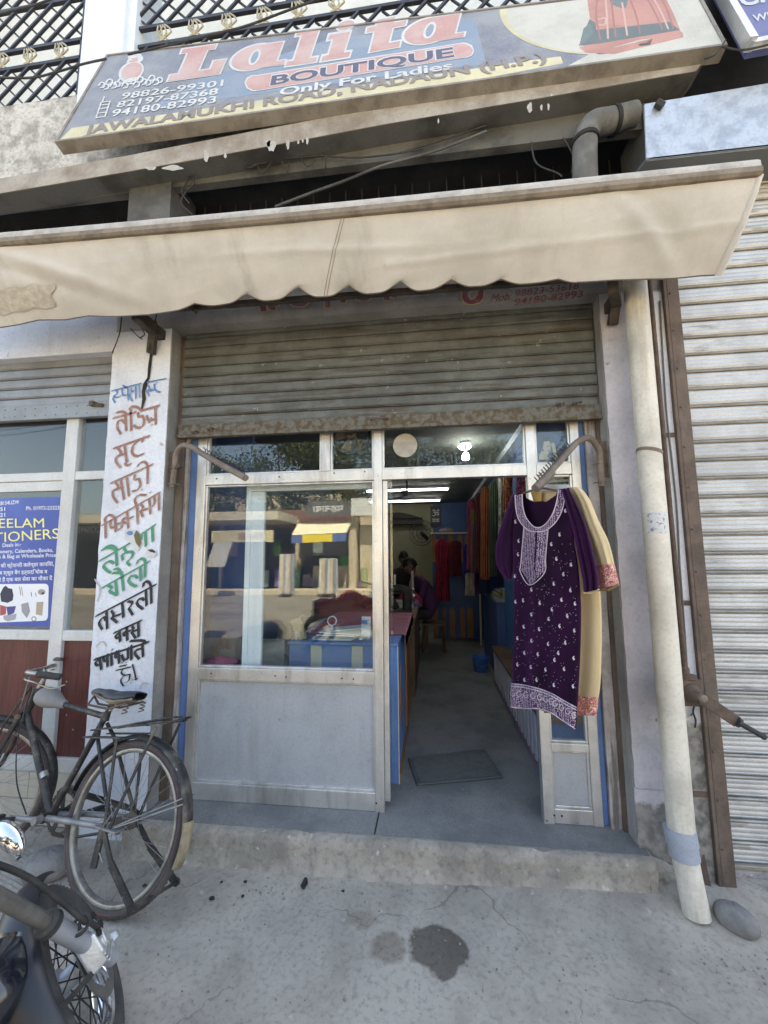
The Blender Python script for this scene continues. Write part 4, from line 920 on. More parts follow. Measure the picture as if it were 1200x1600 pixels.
for a, b in ((0, 1), (1, 2), (2, 3), (3, 0)):
    q = MB(); c = (f4[0]+f4[2])/2; e = (f4[b]-f4[a]).normalized(); inn = sn.cross(e); inn = inn if inn.dot(c-f4[a]) > 0 else -inn
    aa, bb = f4[a]-e*.006, f4[b]+e*.006
    q.hexa([aa-inn*.008+sn*.006, bb-inn*.008+sn*.006, bb+inn*.010+sn*.006, aa+inn*.010+sn*.006], [aa-inn*.008-sn*.066, bb-inn*.008-sn*.066, bb+inn*.010-sn*.066, aa+inn*.010-sn*.066]); obj('frame_side', q, m_frm, sgn)
def sg(name, m, polys, off):
    q = MB()
    for i, pg in enumerate(polys): poly(q, SP, pg, off+.00003*i)
    return obj(name, q, m, brd)
# address band along the foot of the board
sg('address_band', m_cream, [[(91, 221), (700, 133), (880, 99), (876, 88), (830, 94), (112, 200)]], .0006)
sg('blue_patch', m_signblue, [[(235, 170), (300, 128), (520, 60), (742, 30), (760, 100), (560, 125)]], .0005)
ring_o = elpts(985, -6, 206, 88, 64, -.13); ring_i = elpts(1002, -4, 212, 84, 64, -.13)
def clipp(pg, clip):   # convex clip in photo pixels
    for i in range(len(clip)):
        a, b = clip[i], clip[(i+1) % len(clip)]; outp = []
        def side(p): return (b[0]-a[0])*(p[1]-a[1])-(b[1]-a[1])*(p[0]-a[0])
        for j in range(len(pg)):
            p, r = pg[j], pg[(j+1) % len(pg)]; sp, sr = side(p), side(r)
            if sp >= 0: outp.append(p)
            if (sp >= 0) != (sr >= 0): t = sp/(sp-sr); outp.append((p[0]+(r[0]-p[0])*t, p[1]+(r[1]-p[1])*t))
        pg = outp
        if not pg: break
    return pg
cl = [(170, 90), (1080, -22), (1130, 69), (93, 219)]
sg('cream_halo', m_cream, [clipp(ring_o, cl)], .0008)
sg('white_ellipse', mat('sign oval cream', (.57, .55, .48), .6, col2=(.50, .48, .42), nsc=5, bump=.4, bsc=120, spots=(.62, .61, .56), ssc=110, slo=.6, shi=.68), [clipp(ring_i, cl), clipp([(930, 80), (1200, -60), (1130, 75), (870, 112)], cl)], .0011)
m_dress = mat('sign dress pink', (.50, .25, .20), .6, col2=(.42, .20, .16), nsc=5, bump=.2, bsc=90); m_dteal = mat('sign dress border', (.12, .15, .15), .6, bump=.2, bsc=90)
sg('dress_print', m_dress, [clipp(g_, cl) for g_ in ([(915, -18), (1030, -22), (1052, 20), (1066, 55), (1000, 62), (935, 80), (906, 70), (922, 30)], [(905, 74), (930, 68), (960, 74), (1066, 50), (1068, 58), (960, 84), (915, 82)])], .0016)
sg('dress_trim', m_dteal, [clipp(g_, cl) for g_ in ([(920, 48), (1046, 34), (1062, 47), (935, 68), (905, 71), (908, 60)], [(921, 30), (931, 36), (932, 60), (905, 70)], [(950, -8), (980, -4), (975, 14), (955, 6)])], .0019)
sg('dress_print', m_dteal, [[(924, 79), (952, 77), (955, 83), (935, 85)], [(994, 66), (1020, 60), (1016, 70), (1000, 72)]], .0016)
q = MB()
for st_ln in ([(935, -10), (930, 20), (938, 62)], [(955, -5), (958, 25), (962, 58)], [(985, 0), (995, 25), (1000, 52)], [(1010, -5), (1025, 22), (1035, 46)], [(1030, -10), (1045, 20), (1052, 44)]): brush(q, SP, [st_ln], elpts(0, 0, 1.3, .8, 6), .0021)
obj('dress_fold', q, mat('sign dress fold', (.36, .16, .13), .6), brd)
q = MB()
for st_ln in ([(945, -12), (948, 18), (950, 60)], [(972, 4), (976, 28), (980, 55)], [(1018, -8), (1034, 20), (1044, 45)]): brush(q, SP, [st_ln], elpts(0, 0, 1.6, .8, 6), .0022)
brush(q, SP, [[(935, 30), (948, 27), (945, 40), (936, 38)]], elpts(0, 0, 1.5, 1, 6), .0023); obj('dress_light', q, mat('sign dress light', (.58, .36, .31), .6), brd)
sg('dress_trim', mat('sign dress sash', (.14, .19, .18), .6, bump=.2, bsc=90), [[(912, 44), (922, 36), (928, 50), (914, 66), (905, 72)], [(946, -16), (985, -14), (978, 12), (962, 10)]], .0020)
# big lettering: slab capitals built in a letter box
def sl(px0, px1, yb0, yb1, yt0, yt1):
    """letter box: baseline (px0,yb0)-(px1,yb1), cap line offset vectors from yt; returns mapping"""
    def mp(x, y):
        bx = px0+(px1-px0)*x; by = yb0+(yb1-yb0)*x
        return (bx+yt0*y, by+yt1*y)
    return mp
def rect(x0, x1, y0, y1, e=0): return [(x0-e, y0-e*.8), (x1+e, y0-e*.8), (x1+e, y1+e*.8), (x0-e, y1+e*.8)]
GL = {'L': ([('r', .16, .52, 0, 1), ('r', .02, .66, .86, 1), ('r', 0, .98, 0, .2), ('r', .76, .98, 0, .46)], []),
      'a': ([('e', .40, .36, .41, .39), ('r', .5, .84, 0, .74), ('r', .56, 1.0, 0, .13)], [('e', .40, .36, .075, .21)]),
      'l': ([('r', .2, .72, 0, 1), ('r', 0, .72, .87, 1), ('r', 0, .98, 0, .13)], []),
      'i': ([('r', .2, .74, 0, .70), ('r', 0, .74, .57, .70), ('r', 0, .98, 0, .13), ('e', .50, .90, .30, .12)], []),
      't': ([('r', .22, .66, 0, .92), ('r', 0, .98, .60, .74), ('r', .22, .96, 0, .16)], [])}
word = [('L', (262, 127), (344, 115), 22, -50), ('a', (357, 112), (443, 100), 18, -50), ('l', (447, 103), (494, 96), 18, -54), ('i', (502, 95), (546, 88), 18, -58), ('t', (564, 84), (626, 72), 14, -55), ('a', (628, 72), (724, 57), 14, -52)]
for lay, m, e, off in (('outline', m_spale, .05, .0022), ('letter', m_sred, 0, .0030)):
    for ch, a, b, dx, dy in word:
        mp = sl(a[0], b[0], a[1], b[1], dx, dy); q = MB(); i = 0
        asp = (b[0]-a[0])/50.
        for sh_ in GL[ch][0]:
            if sh_[0] == 'r': pg = [(x, y) for x, y in rect(sh_[1], sh_[2], sh_[3], sh_[4], e/max(.8, asp)*1.2)]
            else: pg = elpts(sh_[1], sh_[2], sh_[3]+e, sh_[4]+e, 32)
            poly(q, SP, [mp(*p) for p in pg], off+.00005*i); i += 1
        obj('letter' if lay == 'letter' else 'letter_outline', q, m, brd)
        for sh_ in GL[ch][1] if lay == 'letter' else []:
            q = MB(); poly(q, SP, [mp(*p) for p in elpts(sh_[1], sh_[2], sh_[3]+.025, sh_[4]+.04, 20)], .0034); obj('letter_outline', q, m_spale, brd)
            q = MB(); poly(q, SP, [mp(*p) for p in elpts(sh_[1], sh_[2], sh_[3]-.015, sh_[4]-.02, 20)], .0037); obj('letter_eye', q, m_signblue, brd)
# BOUTIQUE lozenge
lz_ = [(400, 141)]+[(400-16*math.sin(t), 129.5-11.5*math.cos(t)-0) for t in [PI*.9, PI*.7, PI*.5, PI*.3, PI*.1]]+[(404, 118), (722, 68)]+[(722+17*math.sin(t), 79-11*math.cos(t)) for t in [PI*.1, PI*.3, PI*.5, PI*.7, PI*.9]]+[(718, 90)]
def grow(pg, k):
    cx = sum(p[0] for p in pg)/len(pg); cy = sum(p[1] for p in pg)/len(pg); o = []
    for x, y in pg:
        d = math.hypot(x-cx, (y-cy)); o.append((x+(x-cx)/d*k, y+(y-cy)/d*k*1.0+(k*.6 if y > 129.5-(x-400)*.155 else -k*.6)))
    return o
sg('lozenge_rim', m_spale, [grow(lz_, 2)], .0022); sg('lozenge', m_sred, [lz_], .0027)
q = MB(); text_fit(q, SP, 'BOUTIQUE', (421, 133), (711, 88), (424, 117), off=.0029, bold=.06); obj('letter_outline', q, m_spale, brd)
q = MB(); text_fit(q, SP, 'BOUTIQUE', (422, 133), (710, 88), (425, 118), off=.0033, bold=.03); obj('lettering', q, m_snavy, brd)
def sgt(m, *rows, bold=.02, off=.003):
    q = MB()
    for body, a, b, t in rows: text_fit(q, SP, body, a, b, t, off=off, bold=bold)
    obj('lettering', q, m, brd)
sgt(m_spale, ('Only For Ladies', (436, 149), (708, 107), (438, 137)), bold=.025)
sgt(m_spale, ('98826-99301', (188, 155), (348, 134), (192, 145)), ('82197-87368', (181, 168), (340, 147), (185, 158)), ('94180-82993', (173, 182), (337, 160), (177, 171)), bold=.018)
sgt(m_sgold, ('JAWALAMUKHI ROAD, NADAUN (H.P.)', (130, 210), (856, 95), (135, 196)), bold=.035)
# telephone mark and bottle-and-scroll emblem
q = MB(); brush(q, SP, [[(150, 184), (158, 160)], [(158, 160), (172, 158)], [(172, 158), (164, 182)], [(164, 182), (150, 184)], [(160, 160), (163, 151)], [(155, 170), (169, 168)], [(157, 164), (170, 163)], [(153, 177), (167, 175)]], [(-1, -.6), (1, -.6), (1, .6), (-1, .6)], .003); obj('phone_mark', q, m_spale, brd)
sg('emblem_outline', m_spale, [elpts(205, 112, 21, 15, 24, -.5), [(197, 98), (217, 95), (221, 84), (203, 87)], elpts(214, 91, 10, 7)], .0022)
sg('emblem', m_sred, [elpts(206, 111, 17.5, 12, 24, -.5), [(201, 98), (215, 96), (217, 90), (205, 91)]], .0027)
q = MB()
for i in range(16):
    t = i/15; x_ = 160+t*90; y_ = 132-t*8+4*math.sin(i*2.3); brush(q, SP, [[(x_-6, y_+2), (x_-2, y_-4), (x_+4, y_-2), (x_+3, y_+4), (x_-3, y_+5)]], [(-1, -.8), (1, -.8), (1, .8), (-1, .8)], .003)
brush(q, SP, [[(203, 86), (200, 90), (206, 94)], [(212, 84), (218, 88), (216, 94)], [(190, 120), (200, 123), (214, 121)]], [(-.9, -.7), (.9, -.7), (.9, .7), (-.9, .7)], .0035); obj('emblem_scroll', q, m_spale, brd)

# ================================================================ second signboard (far right), hood, dark gap
s2 = thing('blue_signboard', 'corner of a blue neighbouring signboard with white lettering at the top right', 'signboard', tuple(at(1175, 70, y=-.42)))
q0, q1, q2 = at(1173, 70, y=-.43), at(1290, 47, y=-.43), at(1133, -8, y=-.16)
n2 = (q1-q0).cross(q2-q0).normalized(); n2 = n2 if n2.y < 0 else -n2
S2 = Plane(q0, n2)
f2 = [q0, S2.at(1330, 40), S2.at(1290, -80), S2.at(1093, -72)]
q = MB(); q.prism(f2, -n2*.05); b2 = obj('panel', q, mat('blue sign', (.07, .085, .24), .5, col2=(.10, .115, .28), nsc=3), s2)
q = MB(); e = (f2[3]-f2[0]).normalized(); q.bar(f2[0]+n2*.001, f2[3]+n2*.001, .035, .055, up=n2); q.bar(f2[0], f2[1], .05, .03, up=n2); obj('frame', q, m_alu, s2)
q = MB(); text_fit(q, S2, 'CH', (1158, 10), (1216, -2), (1153, -12), off=.002, bold=.03); text_fit(q, S2, 'WH', (1178, 34), (1214, 27), (1175, 23), off=.002, bold=.015); obj('lettering', q, m_spale, b2)
hd = thing('shop_hood', 'pale galvanised sheet hood above the closed shutter on the right', 'hood', tuple(at(1100, 250, y=-.3)))
hy = -.335
hp = [at(1007, 162, y=hy), at(1010, 250, y=hy), at(1420, 205, y=hy), at(1420, 92, y=hy)]
q = MB(); q.prism([hp[0], hp[1], hp[2], hp[3]], (0, .012, 0)); obj('front_sheet', q, m_galv, hd, bevel=.004)
q = MB(); q.hexa([hp[1], hp[2], V3((hp[2].x, -.05, hp[2].z+.02)), V3((hp[1].x-.05, -.05, hp[1].z+.02))], [p+V3((0, 0, .012)) for p in (hp[1], hp[2], V3((hp[2].x, -.05, hp[2].z+.02)), V3((hp[1].x-.05, -.05, hp[1].z+.02)))]); obj('under_sheet', q, mat('hood underside', (.16, .17, .165), .6, .3), hd)
q = MB(); q.box(1.56, 4.4, -.02, .1, Z(1150, 170, -.3)-.3, 7.0); obj('dark_box', q, m_dark, hd)  # near-black box stands in for the shade in the gap over the hood
q = MB(); q.tube(catm([tuple(p) for p in (at(1134, 62, y=-.44), at(1118, 85, y=-.42), at(1100, 92, y=-.4))], 8), .004, 5); q.tube(catm([tuple(p) for p in (at(1128, 72, y=-.44), at(1160, 78, y=-.45), at(1215, 66, y=-.46))], 8), .005, 5)
q.tube([at(1036, 166, y=-.35), at(1026, 160, y=-.35)], .02, 6)
tag(obj('sign_wires', q, m_black), 'thin dark wires strung between the two signboards', 'wires')

# ================================================================ balcony grilles
def clipseg(p, q_, x0, x1, z0, z1):
    (ax, az), (bx, bz) = p, q_; t0, t1 = 0., 1.; dx, dz = bx-ax, bz-az
    for pp, qq in ((-dx, ax-x0), (dx, x1-ax), (-dz, az-z0), (dz, z1-az)):
        if pp == 0:
            if qq < 0: return None
        else:
            r = qq/pp
            if pp < 0: t0 = max(t0, r)
            else: t1 = min(t1, r)
    return None if t1-t0 < .02 else ((ax+dx*t0, az+dz*t0), (ax+dx*t1, az+dz*t1))
GY = .085
zr_ = [Z(60, 100, GY), Z(60, 74, GY), Z(60, 6, GY), Z(60, 2, GY)]
z_low, z_mid = (Z(0, 112, GY)+Z(128, 91, GY))/2, (Z(0, 85, GY)+Z(130, 63, GY))/2
z_top = (Z(0, 20, GY)+Z(135, -3, GY))/2
def grille(label, x0, x1, orn):
    t = thing('balcony_grille', label, 'grille', ((x0+x1)/2, GY, z_par))
    def bar(nm, a, b, w=.018, y=GY): q = MB(); q.bar((a[0], y, a[1]), (b[0], y, b[1]), w, w); return obj(nm, q, m_blackpaint, t)
    for z in (z_low, z_mid, z_top, z_par+.02): bar('rail', (x0, z), (x1, z), .026)
    for x_ in (x0+.013, x1-.013): bar('post', (x_, z_par), (x_, z_top+.9), .026)
    pit = .165; first = None
    for z0, z1 in ((z_par+.03, z_low-.012), (z_mid+.012, z_top-.012), (z_top+.012, z_top+.9)):
        h = z1-z0
        for s, y in ((1, GY-.004), (-1, GY+.012)):
            xs = x0-h*1.0
            while xs < x1+h:
                a, b = ((xs, z0), (xs+h*.95, z1)) if s > 0 else ((xs+h*.95, z0), (xs, z1))
                c = clipseg(a, b, x0, x1, z0, z1)
                if c: bar('lattice_bar', c[0], c[1], .017 if s > 0 else .012, y)
                xs += pit
    for x_ in orn:
        q = MB(); zc = (z_low+z_mid)/2; h = (z_mid-z_low)/2-.012
        for k, ph in enumerate((-.5, -.2, .1, .4)):
            q.tube([(x_+.045*math.sin(ph)*(1-abs(s_))*1.6+.02*s_*ph*3-.012+.018*k*(1-s_*s_), GY-.012, zc+h*s_) for s_ in [i/6-1 for i in range(13)]], .0065, 6)
        q.tube([(x_+.05, GY-.012, zc-h), (x_-.03, GY-.012, zc), (x_, GY-.012, zc+h)], .006, 6)
        obj('gold_ornament', q, m_gold, t, smooth=True)
    return t
gxl = X(131, 80, GY); gxr = X(206, 60, GY)
grille('black lattice balcony grille with gilt scrolls left of the white balcony column', -4.6, gxl, [X(px_, 100, GY) for px_ in (-42, 4, 46, 94)])
grille('black lattice balcony grille with gilt scrolls behind the big signboard', gxr, 2.6, [X(px_, py_, GY) for px_, py_ in ((256, 50), (305, 42), (357, 33), (412, 22), (466, 11), (524, 3))])
# sagging cables past the balcony
for pts, lab in ((((-60, 118), (40, 122), (90, 112), (130, 100), (166, 92)), 'black cable sagging across the left balcony grille to the signboard'), (((-60, 40), (0, 22), (60, 6), (110, -14)), 'thin black cable crossing the upper left balcony grille'), (((200, 85), (300, 62), (380, 42), (440, 20), (520, -10)), 'black cable crossing the grille above the signboard')):
    q = MB(); q.tube(catm([tuple(at(a, b, y=-.335)) for a, b in pts], 24), .007, 6); tag(obj('cable', q, m_black, smooth=True), lab, 'cable')
# dead wires and cobwebbed cables in the vent gap
rnd = random.Random(3)
q = MB()
for pts in (((290, 300), (283, 318), (300, 335), (298, 345)), ((300, 262), (292, 285), (284, 300), (296, 318)), ((296, 262), (304, 285), (292, 296)), ((355, 252), (395, 258), (430, 250), (470, 246), (505, 243)), ((504, 243), (508, 225), (509, 262)), ((508, 244), (560, 246), (620, 240), (660, 232)), ((380, 254), (390, 262), (402, 256)), ((400, 254), (410, 270), (425, 252)), ((440, 252), (448, 268), (452, 254)), ((470, 246), (480, 260), (492, 250)), ((620, 240), (700, 216), (760, 196)), ((830, 222), (838, 255), (870, 270), (878, 276)), ((880, 215), (896, 245), (893, 270))):
    q.tube(catm([tuple(at(a, b, y=-.15)) for a, b in pts], 14), .005, 5)
tag(obj('old_wires', q, m_black), 'tangled old black wires under the ledge over the vents', 'wires')
q = MB(); q.tube(catm([tuple(at(a, b, y=-.16)) for a, b in ((430, 323), (490, 300), (540, 282), (600, 258), (680, 236), (760, 205))], 24), .008, 6)
tag(obj('conduit', q, m_soffit, smooth=True), 'grey conduit slanting across the dark vent opening', 'conduit')
# ================================================================ painted lettering on the pillar (flat brush)
c4 = lambda p: (140+p[0]*.17505, 560+p[1]*.175)
c5 = lambda p: (130+p[0]*.1812, 800+p[1]*.18125)
nibA = [(-11, 5), (-7, 11), (11, -5), (7, -11)]
nibB = [(-12, 6), (-8, 12), (12, -6), (8, -12)]
nibS = [(-7, 3), (-5, 7), (7, -3), (5, -7)]
PLT = YP(PF-.0045)
def word(m, conv, nib, strokes):
    q = MB(); brush(q, PLT, strokes, nib, off=.001, conv=conv); return obj('painted_word', q, m, pil)
def wpaint(n, c, c2): return mat(n, c, .75, col2=c2, nsc=24, lo=.5, hi=.75, fine=.1)
m_lblue = wpaint('faded blue lettering', (.09, .21, .44), (.30, .38, .52)); m_lbrown = wpaint('faded brown lettering', (.30, .15, .115), (.46, .36, .33))
m_lgreen = wpaint('green lettering', (.06, .27, .16), (.12, .33, .22)); m_lblack = wpaint('black lettering', (.022, .023, .026), (.05, .05, .055))
word(m_lblue, c4, nibS, [[(195, 290), (460, 222)], [(515, 212), (680, 180)], [(235, 280), (252, 310), (215, 332)], [(215, 332), (238, 352), (262, 342), (282, 328)], [(215, 338), (205, 362), (226, 392)], [(290, 275), (290, 315), (310, 332), (335, 322)], [(340, 262), (345, 370)], [(296, 238), (330, 262)], [(375, 262), (366, 290), (388, 298), (396, 284)], [(372, 300), (352, 325), (378, 378)], [(411, 248), (412, 356)], [(442, 240), (447, 346)],
     [(522, 238), (537, 265), (510, 288)], [(510, 288), (532, 335)], [(515, 284), (562, 274)], [(575, 228), (580, 280)], [(604, 214), (575, 240), (584, 284), (628, 300)], [(540, 290), (570, 282)]])
word(m_lbrown, c4, nibA, [[(210, 532), (410, 478)], [(470, 462), (620, 420)], [(252, 560), (240, 612), (276, 672)], [(252, 560), (290, 545), (312, 578)], [(318, 500), (325, 642)], [(240, 482), (300, 470), (332, 502)], [(366, 460), (370, 642)], [(368, 462), (352, 440), (390, 425), (440, 440), (462, 470)], [(432, 482), (430, 522), (472, 512)], [(472, 512), (490, 560), (470, 612), (425, 622), (395, 596)], [(508, 510), (525, 560), (572, 545)], [(586, 440), (590, 586)], [(548, 532), (532, 572)], [(556, 592)]])
word(m_lbrown, c4, nibA, [[(215, 802), (530, 692)], [(252, 802), (286, 846), (236, 880)], [(236, 880), (230, 920), (272, 972)], [(250, 872), (312, 850)], [(312, 785), (330, 926)], [(335, 915), (310, 938), (338, 958), (366, 940)], [(468, 712), (385, 770), (372, 840), (412, 878), (482, 850)], [(476, 705), (470, 742)]])
word(m_lbrown, c4, nibA, [[(190, 1112), (560, 946)], [(232, 1108), (262, 1150), (206, 1180)], [(206, 1180), (205, 1232), (246, 1286)], [(226, 1175), (282, 1150)], [(278, 1088), (306, 1256)], [(332, 1070), (350, 1226)], [(402, 1040), (396, 1086), (442, 1074)], [(442, 1076), (456, 1130), (422, 1180), (382, 1184)], [(465, 1172)], [(518, 968), (516, 1116)], [(518, 966), (500, 922), (452, 926), (428, 962)]])
word(m_lbrown, c4, nibA, [[(112, 1490), (625, 1196)], [(140, 1478), (142, 1600)], [(142, 1476), (132, 1420), (182, 1390), (232, 1430)], [(186, 1452), (182, 1512), (222, 1508)], [(226, 1430), (232, 1545)], [(234, 1482), (280, 1468), (290, 1508), (252, 1530)], [(332, 1372), (346, 1512)], [(340, 1430), (296, 1422), (292, 1466), (342, 1468)], [(346, 1432), (386, 1414)], [(422, 1322), (430, 1476)], [(422, 1320), (396, 1262), (432, 1216), (502, 1220)], [(456, 1302), (482, 1330), (452, 1360)], [(452, 1360), (474, 1412)], [(460, 1360), (522, 1340)], [(532, 1256), (542, 1386)], [(576, 1232), (582, 1290), (562, 1318)], [(616, 1206), (620, 1352)], [(542, 1196)]])
word(m_lgreen, c5, nibB, [[(142, 420), (405, 266)], [(186, 442), (170, 470), (200, 502), (236, 522)], [(186, 442), (230, 420), (262, 442)], [(282, 332), (290, 462)], [(162, 326), (220, 300), (292, 332)], [(192, 302), (242, 285), (296, 326)], [(376, 282), (346, 310), (376, 346), (332, 370)], [(332, 370), (342, 412)], [(376, 346), (432, 340), (422, 390), (372, 430), (402, 460)], [(482, 202), (620, 110)], [(500, 202), (496, 242)], [(534, 168), (540, 292)], [(594, 124), (600, 250)]])
word(m_lgreen, c5, nibB, [[(166, 652), (570, 426)], [(212, 632), (252, 652), (216, 682), (292, 716)], [(276, 588), (290, 712)], [(334, 552), (346, 676)], [(266, 492), (306, 486), (336, 552)], [(256, 526), (332, 522)], [(402, 556), (386, 596), (416, 626), (456, 640)], [(402, 556), (442, 546), (466, 566)], [(490, 472), (496, 586)], [(534, 448), (530, 562)], [(536, 446), (526, 402), (482, 402), (462, 442)]])
word(m_lblack, c5, nibB, [[(112, 896), (625, 626)], [(152, 922), (132, 960), (162, 1010)], [(152, 922), (182, 902), (192, 932)], [(200, 862), (206, 1006)], [(242, 852), (266, 886), (242, 912)], [(242, 912), (292, 952)], [(252, 906), (322, 880)], [(336, 788), (346, 906)], [(386, 772), (432, 776), (392, 832)], [(392, 832), (426, 886)], [(476, 752), (456, 792), (512, 836)], [(476, 752), (512, 742), (522, 762)], [(540, 682), (546, 806)], [(584, 652), (588, 786)], [(586, 650), (570, 602), (526, 596), (516, 642)]])
word(m_lblack, c5, nibB, [[(266, 1042), (500, 936)], [(316, 1042), (276, 1060), (286, 1090), (322, 1076)], [(310, 1022), (318, 1116)], [(374, 992), (380, 1106)], [(376, 1032), (346, 1036), (352, 1066), (382, 1056)], [(382, 1032), (412, 1020)], [(422, 986), (436, 1010), (416, 1036)], [(416, 1036), (452, 1086)], [(426, 1032), (466, 1016)], [(474, 952), (478, 1072)]])
word(m_lblack, c5, nibB, [[(96, 1272), (560, 1122)], [(142, 1272), (102, 1290), (112, 1326), (152, 1312)], [(140, 1256), (156, 1356)], [(172, 1252), (182, 1290), (206, 1280)], [(205, 1228), (210, 1332)], [(240, 1218), (246, 1322)], [(282, 1202), (276, 1260), (312, 1242)], [(300, 1198), (310, 1302)], [(250, 1186)], [(332, 1232), (346, 1280), (386, 1262)], [(340, 1296), (372, 1262)], [(384, 1172), (386, 1266)], [(412, 1152), (416, 1272)], [(452, 1192), (442, 1222), (482, 1266)], [(452, 1192), (502, 1176)], [(508, 1132), (516, 1246)], [(406, 1112), (522, 1106), (542, 1132)]])
word(m_lblack, c5, nibS, [[(282, 1366), (410, 1336)], [(346, 1352), (322, 1386), (352, 1410), (402, 1400)], [(352, 1410), (316, 1452), (346, 1500)], [(402, 1400), (396, 1450), (372, 1470)], [(312, 1332), (372, 1320)], [(372, 1298)], [(425, 1314), (455, 1436)], [(444, 1442), (468, 1438), (456, 1446)]])
q = MB(); poly(q, PLT, [(195, 828), (205, 826), (211, 831), (213, 840), (222, 852), (214, 862), (206, 850), (196, 842)], .0012); obj('torn_paper', q, m_spale, pil)
q = MB(); poly(q, PLT, elpts(203, 833, 5, 3.5), .0014); obj('sticker_print', q, m_lblue, pil)
q = MB(); poly(q, PLT, [(213, 828), (218, 834), (221, 848), (218, 856), (212, 848), (209, 836)], .0015); obj('leaf_stain', q, mat('dry leaf', (.16, .13, .07), .8), pil)
q = MB(); poly(q, PLT, elpts(236, 864, 8, 7), .0012); obj('torn_paper', q, m_spale, pil)
q = MB(); poly(q, PLT, [(230, 859), (238, 858), (243, 862), (242, 864), (234, 862)], .0014); obj('sticker_print', q, m_lblack, pil)
# faded loops of an older notice
q = MB(); brush(q, PLT, [[(204, 1068), (206, 1058), (216, 1058)], [(219, 1076), (222, 1066), (232, 1068)], [(150, 1010), (160, 1000), (166, 1010)], [(148, 905), (158, 920), (152, 940)], [(142, 1115), (148, 1112), (152, 1118)]], [(-1, .5), (0, 1), (1, -.5), (0, -1)], .001); obj('old_strokes', q, mat('ghost lettering', (.5, .42, .42), .8), pil)
# ---------------- lintel lettering, mostly tucked behind the awning
LP = YP(PF-.0075)
q = MB(); nb = [(-4, -2.5), (4, -2.5), (4, 2.5), (-4, 2.5)]; nbo = [(-6, -4), (6, -4), (6, 4), (-6, 4)]
hid = [[(404, 452), (412, 484)], [(420, 470), (426, 482)], [(430, 476), (440, 456)], [(450, 462), (462, 476), (472, 476), (486, 460)], [(512, 446), (512, 478)], [(535, 446), (536, 470)], [(553, 455), (566, 470), (582, 458), (586, 446)], [(606, 444), (604, 466)], [(616, 446), (616, 462)], [(652, 440), (656, 458)], [(664, 440), (664, 458)], [(696, 444), (706, 452), (722, 444)], [(738, 446), (724, 458), (732, 474), (750, 468), (752, 450)], [(768, 440), (786, 448), (800, 440)]]
hid = [[(a, b) for a, b in s] for s in hid]
brush(q, LP, hid, nbo, .001); obj('hidden_word', q, mat('tan lettering edge', (.40, .30, .17), .8, col2=(.45, .4, .33), nsc=20), lint)
q = MB(); brush(q, LP, hid, nb, .0016); m_lmar = mat('maroon lettering', (.20, .06, .075), .8, col2=(.27, .12, .13), nsc=20); obj('hidden_word', q, m_lmar, lint)
q = MB(); text_fit(q, LP, '98823-53618', (804, 464), (904, 451), (806, 453), off=.001, bold=.01); text_fit(q, LP, '94180-82993', (803, 477), (910, 464), (805, 466), off=.001, bold=.02); text_fit(q, LP, 'Mob:', (766, 472), (797, 468), (771, 459), off=.001)
obj('painted_numbers', q, m_lmar, lint)

# ================================================================ dresses on the right rail
KA, KB = at(800, 950, y=-.27), at(905, 950, y=-.60)
kn = V3((KB.x-KA.x, KB.y-KA.y, 0)).cross(V3((0, 0, 1))).normalized(); kn = kn if kn.y < 0 else -kn
KP = Plane(KA, kn)
m_velvet = mat('purple velvet', (.020, .0013, .024), .85, col2=(.010, .0007, .012), nsc=5, sheen=.48, fine=.05, spec=.2)
m_velvet.node_tree.nodes['Principled BSDF'].inputs['Sheen Tint'].default_value = (.50, .10, .52, 1)
m_velvet.node_tree.nodes['Principled BSDF'].inputs['Sheen Roughness'].default_value = .35
m_velin = mat('velvet inside', (.012, .001, .02), .9, fine=.05)
m_lace = weave('silver lace', (.52, .41, .50), (.05, .008, .06), 170)
m_silver = mat('silver embroidery', (.70, .62, .68), .5, .3, bump=.4, bsc=300)
m_beigec = mat('beige dress cloth', (.64, .50, .29), .8, col2=(.57, .44, .25), nsc=4, bump=.1, bsc=200, fine=.05)
m_flor = floral('floral cuff', [(.20, .12, .05), (.70, .20, .13), (.62, .07, .14), (.85, .62, .50), (.45, .10, .16), (.16, .12, .05), (.80, .35, .20)], 95)
def patch(pl, rows, nu=24, nv=40, thick=.02, fold=.006, seed=0, off=0.0, back=True, nf=3.0, bow=0.0):
    """hanging cloth: rows = [(px,py left),(px,py right)] top to bottom; front belly plus a flatter back, closed at the edges"""
    Ls = catm([r[0] for r in rows], 100); Rs = catm([r[1] for r in rows], 100)
    def lr(A_, v): t = min(99.999, max(0, v*100)); i = int(t); f = t-i; return (A_[i][0]*(1-f)+A_[i+1][0]*f, A_[i][1]*(1-f)+A_[i+1][1]*f)
    def P(u, v, s):
        l = lr(Ls, v); r = lr(Rs, v)
        px, py = l[0]+(r[0]-l[0])*u, l[1]+(r[1]-l[1])*u-bow*math.sin(PI*u)*max(0, (v-.7)/.3)
        e = max(0, 1-(2*u-1)**2)**.5
        f = fold*(noise.noise(V3((u*nf, v*1.1, seed)))*1.6+math.sin((u*nf*2+seed+.5*v)*PI)*.5)*(.3+.7*v)*e
        return pl.at(px, py, off=off+(thick*e+f if s > 0 else -thick*.7*e+f*.6))
    LL = {}
    q = MB(); q.grid(lambda u, v: P(u, v, 1), nu, nv)
    if back:
        k = len(q.v); b = MB(); b.grid(lambda u, v: P(u, v, -1), nu, nv)
        q.v += b.v; q.f += [tuple(reversed([i+k for i in f])) for f in b.f]
        q.f += [(i, i+1, k+i+1, k+i) for i in range(nu)]+[(nv*(nu+1)+i, nv*(nu+1)+i+1, k+nv*(nu+1)+i+1, k+nv*(nu+1)+i) for i in range(nu)]
    return q, P
